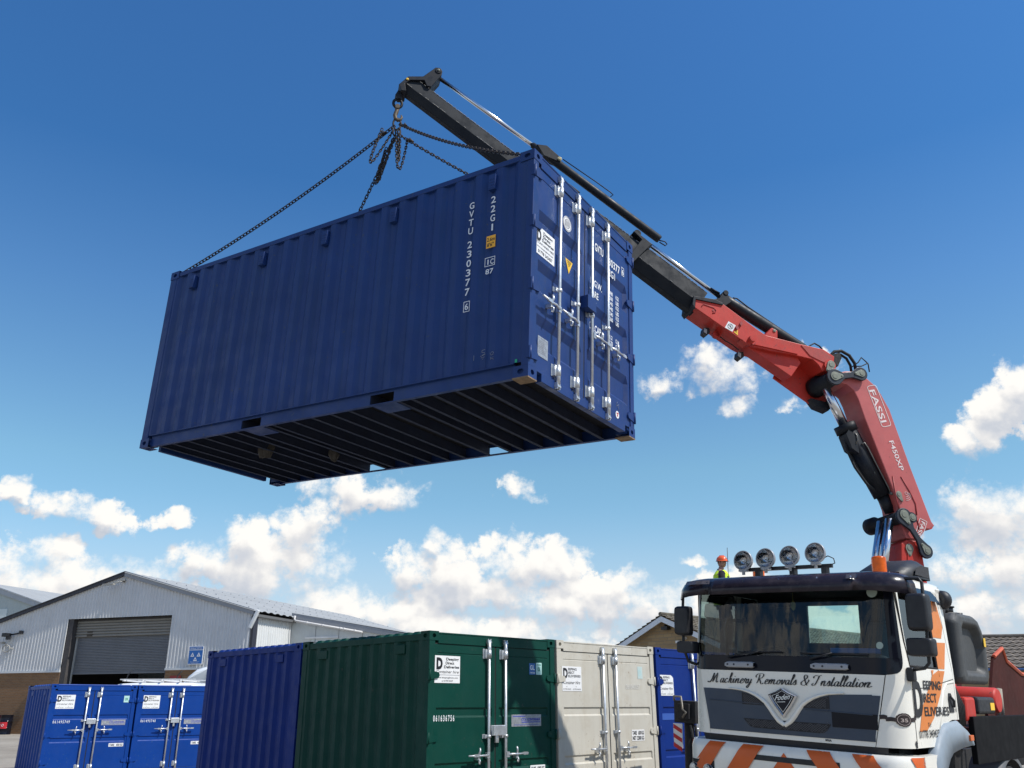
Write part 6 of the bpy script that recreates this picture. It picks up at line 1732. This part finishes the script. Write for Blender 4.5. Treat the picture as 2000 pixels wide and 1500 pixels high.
# floodlight high on the gable, cameras low on the left, each a thing of its own
def wobj(name, mb, m_, label, cat, group=None, **k):
    o2 = build(name, mb, m_, None, **k); o2.matrix_world = frameM(P0, bw, bs, ZZ); return tag(o2, label, cat, group)
mb = MB(); mb.tube([(5.83, .0, 7.62), (5.83, -.35, 7.60)], .03, 6); mb.tube([(5.83, -.33, 7.60), (5.45, -.40, 7.52)], .025, 6); mb.box(4.98, 5.62, -.55, -.35, 7.44, 7.50); mb.box(5.74, 5.95, -.2, -.02, 7.66, 7.72)
wobj('floodlight', mb, mat("weathered_lamp_grey", (.35, .34, .31), .6), "pale floodlight on a bracket under the warehouse's roof peak", 'floodlight')
mb = MB(); mb.box(-.98, -.70, -.45, -.15, 5.12, 5.30); mb.box(-.80, -.62, -.35, -.2, 4.98, 5.14); mb.tube([(-.7, -.2, 5.22), (-.35, -.1, 5.28), (-.2, -.05, 5.32)], .04, 6); mb.box(-.22, -.05, -.15, -.03, 5.26, 5.42)
wobj('security_light', mb, blackp, "black security light with sensor, on the left of the warehouse's front", 'security light')
mb = MB(); mb.box(-1.12, -.96, -.35, -.15, 4.78, 4.88); mb.tube([(-.8 + math.cos(t) * -.24, -.2, 4.55 + math.sin(t) * .17) for t in [2 * math.pi * k / 14 for k in range(14)]], .025, 6, closed=True); mb.tube([(-.6, -.2, 4.56), (-.5, -.04, 4.56)], .03, 6)
wobj('security_camera', mb, mat("weathered_lamp_grey", (.35, .34, .31), .6), "small security camera with a looped cable below the black security light", 'camera')
# blue test-station sign
sg = root('test_station_sign', "blue sign with three white triangles beside the warehouse's shutter", 'sign', frameM(P0, bw, bs, ZZ))
mb = MB(); mb.box(10.27, 11.08, -.10, -.07, 3.58, 4.42); build('sign_board', mb, mat("white_board", (.75, .76, .78), .4), sg)
mb = MB(); mb.box(10.30, 11.05, -.106, -.102, 3.62, 4.22); mb.box(10.30, 11.05, -.106, -.102, 4.26, 4.38); build('blue_field', mb, mat("test_sign_blue", (.015, .13, .42), .45), sg)
mb = MB()
for cx, cz in ((10.50, 4.00), (10.85, 4.00), (10.675, 3.80)):
    o_t = [(cx + math.cos(R(90 + 120 * k)) * .125, -.109, cz + math.sin(R(90 + 120 * k)) * .125) for k in range(3)]; i_t = [(cx + math.cos(R(90 + 120 * k)) * .05, -.109, cz + math.sin(R(90 + 120 * k)) * .05) for k in range(3)]
    mb.grid([o_t, i_t], closed=True)
text(mb, 'VEHICLE TESTING', (10.34, -.109, 4.295), (1, 0, 0), (0, 0, 1), .05, .66, bold=.02); text(mb, 'TEST STATION', (10.40, -.109, 3.685), (1, 0, 0), (0, 0, 1), .028, .5); text(mb, 'APPROVED', (10.48, -.109, 3.64), (1, 0, 0), (0, 0, 1), .02, .36)
build('sign_lettering', mb, mat("white_sign_print", (.80, .80, .82), .5), sg, recalc=False)

# second warehouse behind on the left
wh2 = root('warehouse', "pale green grey warehouse partly seen behind the left slope of the big one", 'warehouse', frameM(P0 + bs * 16, bw, bs, ZZ))
pg = mat("pale_green_cladding", (.40, .45, .44), .5, 0, .05, .7, dirt=.2, dirtcol=(.3, .33, .32), streak=.2)
mb = MB(); x0, x1 = -30.0, -13.6; xa = -21.8
def rz2(x): return 10.75 - abs(x - xa) * .295
n = 24
rows = []
for k in range(n + 1):
    x = x0 + (x1 - x0) * k / n; rows.append([(x, 0, 0), (x, 0, rz2(x))]); rows.append([(x + .06, -.04, 0), (x + .06, -.04, rz2(x))])
mb.grid(rows); mb.grid([[(x1 + .06, y, z) for z in (0, 8.3)] for y in (0, 30)]); build('gable_cladding', mb, pg, wh2)
mb = MB(); mb.box(-23, -18.9, -.08, -.03, 6.5, 8.75); build('translucent_panel', mb, mat("very_pale_panel", (.58, .64, .63), .4), wh2)
mb = MB()
for s in (-1, 1): mb.grid([[(xa, y, 10.85), (xa + s * 8.5, y, 10.85 - 8.5 * .295)] for y in lin(-.2, 12, 6)])
build('roof', mb, roofm, wh2)
mb = MB()
for s in (-1, 1): mb.prism([(xa, 10.9), (xa + s * 8.5, 10.9 - 8.5 * .295), (xa + s * 8.5, 10.45 - 8.5 * .295), (xa, 10.45)], -.16, -.05, 'xzy')
build('verge', mb, mat("light_flashing", (.36, .38, .40), .5), wh2)
mb = MB(); mb.box(-13.9, -8.0, 9, 10, 0, 9.2); build('rear_block', mb, darkt, wh2)

# oil drums
for x, label, low in ((-.04, "black oil drum with a red and white mark near its top, leftmost", 0), (.68, "black oil drum with a broad red band, next to the small blue container", 1)):
    e = root('oil_drum', label, 'oil drum', frameM(P0 + bw * x - bs * .75 + ZZ * .50, bw, bs, ZZ), 'oil drums by the warehouse wall')
    mb = MB(); mb.lathe((0, 0, 0), (0, 0, 1), [(0, .285), (.01, .295), (.02, .285), (.29, .285), (.30, .298), (.31, .285), (.58, .285), (.59, .298), (.60, .285), (.87, .285), (.88, .295), (.89, .285)], 32); build('drum', mb, blackg, e)
    mb = MB(); a0, a1 = (-150, -30) if low else (-95, -30); z0, z1 = (.27, .56) if low else (.66, .84)
    mb.grid([[(math.cos(R(t)) * .301, math.sin(R(t)) * .301, z) for z in (z0, z1)] for t in lin(a0, a1, 14)]); build('drum_band', mb, mat("red_drum_band", (.50, .02, .03), .4), e)
    mb = MB()
    if low:
        def df(a, b, c): t = R(-90) + a / .3; return (math.cos(t) * .304, math.sin(t) * .304, c)
        text(mb, 'LUBE', (-.19, 0, .38), (1, 0, 0), (0, 0, 1), .08, .2, bold=.03, fn=df)
        mb.tube([df(.12 + math.cos(t) * .045, 0, .42 + math.sin(t) * .05) for t in [2 * math.pi * k / 14 for k in range(14)]], .009, 4, closed=True)
    else: mb.grid([[(math.cos(R(t)) * .304, math.sin(R(t)) * .304, z) for z in (.70 - k * .03, .73 - k * .03)] for k, t in enumerate(lin(-75, -40, 6))])
    build('drum_lettering', mb, white_vinyl, e, recalc=False)

# ------------------------------------------------------------------ vans behind the small containers
vanw = mat("white_van_paint", (.72, .74, .76), .3, 0, .03, 1., coat=.4)
def van(M, label, L_, H_, W_, group=None, rack=False):
    e = root('van', label, 'van', M, group)
    # profile in x (length) / z
    pr = [(0, .45), (0, 1.0), (.15, 1.15), (.95, 1.35), (1.75, H_ - .42), (2.05, H_ - .16), (2.5, H_ - .03), (3.1, H_), (L_ - .25, H_), (L_ - .05, H_ - .12), (L_, .45)]
    mb = MB(); sec = []
    rows = [[(x, W_ / 2 * (k if z > 1.2 else 1), z - (.10 if abs(k) > .93 and z > H_ - .5 else 0)) for x, z in pr] for k in (-1, -.92, -.6, 0, .6, .92, 1)]
    mb.grid(rows, smooth=True); mb.F([mb.V(*p) for p in rows[0]]); mb.F([mb.V(*p) for p in rows[-1]]); build('van_body', mb, vanw, e)
    mb = MB(); mb.grid([[(a + (b - a) * k - .02, y, c + (d - c) * k + .02) for k in (.08, .92)] for y in lin(-W_ / 2 * .84, W_ / 2 * .84, 4) for a, b, c, d in ((.95, 1.75, 1.35, H_ - .42),)]); build('van_windscreen', mb, blackg, e)
    for s in (-1, 1):
        mb = MB(); mb.F([mb.V(a, s * (W_ / 2 + .006), b) for a, b in ((1.2, 1.35), (1.75, 1.95), (2.5, 1.98), (2.5, 1.35))]); build('van_window', mb, blackg, e, recalc=False)
    for x in (.95, L_ - 1.1):
        for s in (-1, 1):
            mb = MB(); mb.lathe((x, s * (W_ / 2 - .1), .34), (0, s, 0), [(-.12, .2), (-.1, .33), (.1, .34), (.12, .3), (.11, .2)], 24); build('van_wheel', mb, tyre, e)
    mb = MB()
    for k in range(3): mb.beam((2.4, -W_ / 2 * .96, H_ - .25 - k * .12), (L_ - .4, -W_ / 2 * .96 - .01, H_ - .25 - k * .12), .01, .015)
    build('roof_swage', mb, mat("van_shadow_line", (.40, .42, .44), .5), e)
    if rack:
        mb = MB()
        for x in (2.6, 3.3, 4.0, 4.7): mb.beam((x, -W_ / 2, H_ + .08), (x, W_ / 2, H_ + .08), .05, .05); mb.beam((x, -W_ / 2 * .95, H_ - .03), (x, -W_ / 2 * .95, H_ + .1), .04, .04); mb.beam((x, W_ / 2 * .95, H_ - .03), (x, W_ / 2 * .95, H_ + .1), .04, .04)
        for y in (-.75, .75): mb.beam((2.4, y, H_ + .12), (L_ - .2, y, H_ + .12), .05, .04)
        build('roof_rack', mb, mat("white_rack", (.6, .6, .6), .5), e)
        mb = MB()
        for x in (2.5, 4.4): mb.tube([(x, -.5, H_ + .12), (x + .05, -.5, H_ + .30), (x + .18, -.5, H_ + .42)], .02, 6)
        build('rack_post', mb, blackp, e)
    return e
def vM(px, py, ang, z): return Matrix.Translation((px, py, z)) @ Matrix.Rotation(ang, 4, 'Z')
van(vM(-14.6, 36.6, R(6), .30), "white high roofed van, the tall one behind the small blue containers", 6.2, 2.95, 2.0, 'white vans')
van(vM(-16.9, 34.6, R(-2), .24), "low white van with a roof rack, only its roof showing above the blue containers", 5.4, 2.30, 1.9, 'white vans', True)
mb = MB(); mb.box(9.35, 9.95, -.07, -.03, 2.75, 3.10)
sgn = wobj('notice_board', mb, mat("red_notice", (.22, .02, .02), .5), "small dark red notice on the brick right of the roller shutter", 'sign')
mb = MB(); text(mb, 'RECEPTION', (9.39, -.074, 2.90), (1, 0, 0), (0, 0, 1), .08, .5); build('notice_lettering', mb, white_vinyl, sgn, recalc=False)

# ------------------------------------------------------------------ houses
stone = brick_mat("buff_brick", (.36, .26, .14), (.28, .19, .10), (.24, .19, .13), .44, .14, 'X', .014)
tile = bpy.data.materials.new("weathered_roof_tiles"); tile.use_nodes = True
t = tile.node_tree; b = t.nodes['Principled BSDF']; q = NG(t); tcn = q.n('ShaderNodeTexCoord'); nn_ = q.noise(tcn.outputs['Object'], 2.2, 8, .75)
q.link(q.ramp(nn_.outputs[0], [(.32, (.05, .045, .035)), (.5, (.14, .12, .09)), (.62, (.20, .18, .13)), (.75, (.30, .29, .22))]), b.inputs['Base Color']); b.inputs['Roughness'].default_value = .95
def tiled(mb, A, B, C, D, rows_, cols):
    """A-B is the eave, D-C the ridge; overlapping courses of curved tiles"""
    A, B, C, D = map(Vector, (A, B, C, D)); nrm = (B - A).cross(D - A).normalized()
    for r_ in range(rows_):
        k0 = r_ / rows_; k1 = (r_ + 1.12) / rows_
        l0 = A.lerp(D, k0), B.lerp(C, k0); l1 = A.lerp(D, min(1, k1)), B.lerp(C, min(1, k1)); pr_ = []
        for c in range(cols * 4 + 1):
            u_ = c / (cols * 4); wv = .03 * math.sin(c * math.pi / 2)
            pr_.append((l0[0].lerp(l0[1], u_) + nrm * (.055 + wv), l1[0].lerp(l1[1], u_) + nrm * (.0 + wv), l0[0].lerp(l0[1], u_)))
        mb.grid([[p[2] for p in pr_], [p[0] for p in pr_], [p[1] for p in pr_]])
hx = Vector((13.9, 12.6, 0)).normalized(); hy = Vector((-hx.y, hx.x, 0))
HP = Vector((6.70, 39.1, 0))
hs = root('house', "buff brick house with a tiled roof and white bargeboards behind the containers", 'house', frameM(HP, hx, hy, ZZ))
ZAp, ZEv, HWd, HL = 5.38, 4.22, 2.72, 20.0
mb = MB()
# walls: brick texture runs along object Y for the gable, so the gable is built as its own object with its own axes
mb.prism([(-HWd + .25, 0), (HWd - .25, 0), (HWd - .25, ZEv), (0, ZAp - .06), (-HWd + .25, ZEv)], .05, HL, 'xzy')
gw = build('house_wall', mb, stone, hs); gw.matrix_local = Matrix.Rotation(-math.pi / 2, 4, 'Z')
gw.matrix_local = Matrix(((0, 1, 0, 0), (1, 0, 0, 0), (0, 0, 1, 0), (0, 0, 0, 1)))
mb = MB()
for s in (-1, 1):
    e0 = (-.35, s * (HWd + .2), ZEv - .10); e1 = (HL, s * (HWd + .2), ZEv - .10); r1 = (HL, 0, ZAp + .02); r0 = (-.35, 0, ZAp + .02)
    if s < 0: tiled(mb, e0, e1, r1, r0, 11, 66)
    else: tiled(mb, e1, e0, r0, r1, 11, 66)
build('tiled_roof', mb, tile, hs, recalc=False)
mb = MB(); mb.tube([(-.38, 0, ZAp + .06), (HL, 0, ZAp + .06)], .09, 8); build('ridge_tiles', mb, tile, hs)
mb = MB()
for s in (-1, 1): mb.prism([(0, ZAp - .03), (s * (HWd + .2), ZEv - .13), (s * (HWd + .2), ZEv - .36), (0, ZAp - .26)], -.34, -.30, 'yzx')
build('bargeboard', mb, mat("white_bargeboard", (.62, .66, .70), .5), hs)
def hobj(name, mb, m_, label, cat):
    o2 = build(name, mb, m_); o2.matrix_world = frameM(HP, hx, hy, ZZ); return tag(o2, label, cat)
mb = MB(); mb.box(-.25, .0, -.22, .10, 4.78, 4.92); mb.box(-.12, .02, -.03, .03, 4.9, 5.0)
hobj('floodlight', mb, blackp, "dark floodlight under the peak of the brick house's gable", 'floodlight')
mb = MB(); mb.box(-.12, .04, -1.05, -.90, 4.34, 4.44); mb.box(-.14, .04, -.72, -.55, 4.20, 4.30); mb.tube([(-.05, -.9, 4.25), (-.05, -.75, 4.2)], .03, 6)
hobj('alarm_box', mb, mat("white_alarm_plastic", (.6, .6, .58), .5), "pair of small white sensors low on the brick house's gable", 'sensor')
hs2 = root('house', "house at the right edge with a grey brown tiled roof", 'house', frameM((19.5, 44.5, 0), Vector((.985, -.17, 0)), Vector((.17, .985, 0)), ZZ))
mb = MB(); tiled(mb, (0, 0, 3.35), (22, 0, 3.35), (22, 3.5, 5.0), (0, 3.5, 5.0), 9, 66); tiled(mb, (22, 7, 3.35), (0, 7, 3.35), (0, 3.5, 5.0), (22, 3.5, 5.0), 9, 30); build('tiled_roof', mb, mat("brown_grey_tiles", (.16, .135, .11), .9, 0, .35, 3., dirt=.4, dirtcol=(.08, .07, .06)), hs2, recalc=False)
mb = MB(); mb.tube([(-.1, 3.5, 5.05), (22, 3.5, 5.05)], .10, 8); build('ridge_tiles', mb, MATS["brown_grey_tiles"], hs2)
mb = MB(); mb.box(.3, 21.7, .35, 6.6, 0, 3.35); build('house_wall', mb, stone, hs2)
mb = MB(); mb.prism([(.3, 3.3), (3.5, 4.9), (6.7, 3.3)], .2, .4, 'yzx'); build('gable_wall', mb, stone, hs2)
mb = MB(); mb.tube([(0, -.05, 3.27), (22, -.05, 3.27)], .06, 8); build('gutter', mb, mat("blue_grey_gutter", (.05, .12, .30), .4), hs2)

# ------------------------------------------------------------------ the man on the container
skin = mat("skin", (.42, .24, .17), .6, 0, .06, 30.)
def skinned(name, nodes, edges, m_, parent, lvl=2, label=None):
    me = bpy.data.meshes.new(name); me.from_pydata([n_[0] for n_ in nodes], edges, [])
    ob2 = bpy.data.objects.new(name, me); COL.objects.link(ob2); ob2.parent = parent
    sk_ = ob2.modifiers.new('skin', 'SKIN'); sk_.use_smooth_shade = True
    lay = me.skin_vertices[0] if me.skin_vertices else None
    if lay is None:
        bm = bmesh.new(); bm.from_mesh(me); bm.verts.layers.skin.verify(); bm.to_mesh(me); bm.free(); lay = me.skin_vertices[0]
    for v_, n_ in zip(lay.data, nodes):
        r_ = n_[1]; v_.radius = (r_, r_) if not isinstance(r_, tuple) else r_
    lay.data[0].use_root = True
    sb = ob2.modifiers.new('sub', 'SUBSURF'); sb.levels = lvl; sb.render_levels = lvl
    me.materials.append(m_)
    if label: ob2['label'] = label
    return ob2
# local axes: +X is where he faces, +Y his left, Z up
pa = R(-12)
man = root('person', "person in an orange helmet, hi-vis vest and dark trousers standing above the cab roof", 'person', Matrix.Translation((4.26, 17.9, 2.64)) @ Matrix.Rotation(pa, 4, 'Z') @ Matrix.Scale(1.07, 4))
# body: pelvis, spine, neck, arms down to the wrists, hands with five fingers
N = []; E_ = []
def nd(p, r, par=None):
    N.append((p, r)); 
    if par is not None: E_.append((par, len(N) - 1))
    return len(N) - 1
pel = nd((0, 0, .95), .13); sp1 = nd((.01, 0, 1.12), .125, pel); sp2 = nd((.0, 0, 1.30), .14, sp1); chest = nd((-.01, 0, 1.42), .11, sp2); nk = nd((.0, 0, 1.52), .055, chest); hd0 = nd((.02, 0, 1.585), .06, nk)
for s in (-1, 1):
    sh = nd((-.01, s * .17, 1.43), .065, chest); el_ = nd((.02, s * .24, 1.17), .045, sh); wr = nd((.27, s * .10, 1.10), .028, el_); pm = nd((.33, s * .085, 1.10), .032, wr); pm2 = nd((.37, s * .08, 1.10), .026, pm)
    for k, (dy, ln) in enumerate(((-.024, .075), (-.008, .085), (.008, .08), (.024, .065))):
        f1 = nd((.40, s * .08 + dy, 1.10), .010, pm2); f2 = nd((.40 + ln * .4, s * .08 + dy, 1.085), .0095, f1); nd((.40 + ln * .45, s * .08 + dy, 1.055), .008, f2)
    t1 = nd((.345, s * .05, 1.12), .012, pm); nd((.385, s * .04, 1.13), .009, t1)
for s in (-1, 1):
    hp_ = nd((0, s * .09, .90), .10, pel); kn = nd((.03 + .07 * s, s * .105, .50), .055, hp_); an = nd((-.03 + .05 * s, s * .12, .10), .04, kn); nd((.08 + .05 * s, s * .13, .05), .034, an)
body_ = skinned('body', N, E_, skin, man)
# head with face, turned towards the camera
mb = MB()
def head_pt(u_, v_):
    # u around (0 = front), v from chin (0) to crown (1)
    z = -.115 + .235 * v_; cz = v_ * 2 - 1
    r_ = math.sqrt(max(0, 1 - cz * cz)) ** .8
    wx = .098 * r_; wy = .076 * r_ * (1 - .18 * max(0, .45 - v_) / .45)
    x = math.cos(u_) * wx; y = math.sin(u_) * wy
    f = max(0, math.cos(u_))
    if v_ < .35 and f > 0: x += .012 * f * (1 - abs(v_ - .1) / .3)
    nose = math.exp(-((u_) / .22) ** 2) * math.exp(-((v_ - .40) / .085) ** 2); x += .026 * nose
    brow = math.exp(-((v_ - .60) / .05) ** 2) * f; x += .006 * brow
    eye = sum(math.exp(-((u_ - e) / .16) ** 2) for e in (-.42, .42)) * math.exp(-((v_ - .53) / .045) ** 2); x -= .010 * eye
    mouth = math.exp(-((u_) / .30) ** 2) * math.exp(-((v_ - .23) / .018) ** 2); x -= .005 * mouth
    return (x, y, z)
rows = [[head_pt(-math.pi + 2 * math.pi * k / 40, v_) for k in range(40)] for v_ in [.004] + lin(.03, .97, 26) + [.996]]
ids = mb.grid(rows, smooth=True, closed=True); mb.F(ids[0]); mb.F(ids[-1])
for s in (-1, 1): mb.ellipsoid((-.005, s * .078, .0), (.018, .010, .032), 10, 8)
hd = build('head', mb, skin, man); hd.scale = (.86, .86, .86); hd.location = (.03, 0, 1.655); hd.rotation_euler = (0, R(4), R(-38))
mb = MB()
for s in (-1, 1): mb.ellipsoid((.086, s * .032, .012), (.008, .014, .007), 10, 8)
build('eyes', mb, mat("dark_eye", (.03, .02, .02), .3), hd)
mb = MB(); mb.ellipsoid((.094, 0, -.062), (.008, .024, .007), 10, 6); build('mouth', mb, mat("lip", (.33, .14, .11), .6), hd)
mb = MB()
rows = [[(x * 1.04 - .004, y * 1.05, z) for x, y, z in [head_pt(u_, v_) for u_ in lin(math.pi * .42, math.pi * 1.58, 18)]] for v_ in lin(.42, .75, 6)]
mb.grid(rows, smooth=True); build('hair', mb, mat("brown_hair", (.06, .04, .025), .8), hd, recalc=False)
mb = MB(); n = 28
rows = []
for j in range(9):
    t_ = math.pi / 2 * j / 8; rows.append([((.128 * math.cos(t_) + .004) * math.cos(2 * math.pi * k / n), (.108 * math.cos(t_)) * math.sin(2 * math.pi * k / n), .04 + .115 * math.sin(t_)) for k in range(n)])
mb.grid(rows[:-1], smooth=True, closed=True); mb.F([mb.V(*p) for p in rows[-2]])
mb.grid([rows[0], [(x * (1.10 if math.cos(2 * math.pi * k / n) < .3 else 1.36), y * 1.10, z - .012) for k, (x, y, z) in enumerate(rows[0])]], smooth=True, closed=True)
mb.tube([(.10, 0, .11), (.05, 0, .150), (-.05, 0, .155), (-.11, 0, .11)], .010, 6)
hl = build('helmet', mb, mat("orange_helmet", (.85, .13, .03), .35, 0, .04, 5., coat=.3), hd)
mb = MB(); text(mb, 'DDD', (.125, -.03, .075), (0, 1, 0), (-.1, 0, 1), .022, .06, bold=.02); build('helmet_mark', mb, ink, hl, recalc=False)
# clothes
N = []; E_ = []
pel = nd((0, 0, .98), .145)
for s in (-1, 1):
    hp_ = nd((0, s * .085, .90), .115, pel); kn = nd((.03 + .07 * s, s * .105, .50), .075, hp_); an = nd((-.03 + .05 * s, s * .12, .12), .058, kn)
skinned('trousers', N, E_, mat("dark_navy_trousers", (.018, .022, .035), .9, 0, .2, 12., .3, 50.), man)
N = []; E_ = []
b0 = nd((0, 0, 1.00), .145); b1_ = nd((.01, 0, 1.18), .14, b0); b2_ = nd((-.005, 0, 1.38), .15, b1_); b3_ = nd((0, 0, 1.48), .08, b2_)
for s in (-1, 1): sh = nd((-.01, s * .17, 1.43), .078, b2_); el_ = nd((.02, s * .245, 1.17), .060, sh); nd((.24, s * .11, 1.105), .042, el_)
skinned('jumper', N, E_, mat("black_jumper", (.016, .018, .022), .9, 0, .2, 15., .3, 60.), man)
mb = MB(); rows = []
for z, rx, ry in ((.85, .19, .24), (.94, .185, .232), (1.05, .178, .222), (1.2, .162, .205), (1.32, .165, .215), (1.42, .15, .20), (1.48, .11, .15), (1.505, .085, .10)):
    rows.append([(rx * math.cos(t_) - .0, ry * math.sin(t_), z) for t_ in [2 * math.pi * k / 32 for k in range(32)]])
mb.grid(rows[:6], smooth=True, closed=True)
for (a0, a1) in ((2, 7), (9, 14), (18, 23), (25, 30)):
    mb.grid([[r_[k % 32] for k in range(a0, a1 + 1)] for r_ in rows[5:]], smooth=True)
vest = build('hi_vis_vest', mb, mat("hi_vis_yellow", (.62, .85, .03), .7, 0, .05, 8.), man)
mb = MB()
for z0, z1 in ((1.02, 1.07), (1.22, 1.27)):
    rr = [[((.183) * math.cos(t_), .228 * math.sin(t_), z) for t_ in [2 * math.pi * k / 32 for k in range(32)]] for z in (z0, z1)]; mb.grid(rr, smooth=True, closed=True)
build('reflective_band', mb, mat("silver_reflective", (.55, .57, .58), .3, .3), vest)
for s in (-1, 1):
    mb = MB(lambda x, y, z, s=s: (x + .05 * s, y, z)); mb.ellipsoid((.055, s * .13, .045), (.145, .055, .05), 16, 8); mb.ellipsoid((-.035, s * .125, .10), (.06, .055, .09), 14, 8); mb.box(-.09, .19, s * .13 - .05, s * .13 + .05, .0, .025); build('boot', mb, blackp, man)
rc = root('remote_control', "black remote control box held at the waist by the man in the orange helmet", 'remote control', Matrix.Translation((4.26, 17.9, 2.64)) @ Matrix.Rotation(pa, 4, 'Z') @ Matrix.Scale(1.07, 4))
mb = MB(); mb.box(.28, .46, -.14, .14, .98, 1.075); build('control_box', mb, blackp, rc, .012)
mb = MB()
for k in range(5): mb.tube([(.37, -.10 + k * .05, 1.07), (.37, -.10 + k * .05, 1.13)], .008, 6)
build('joystick', mb, rubber, rc)
mb = MB(); mb.tube([(.30, .13, 1.05), (.15, .17, 1.25), (.02, .10, 1.50), (-.06, 0, 1.53), (.02, -.10, 1.50), (.15, -.17, 1.25), (.30, -.13, 1.05)], .012, 6); build('strap', mb, rubber, rc)
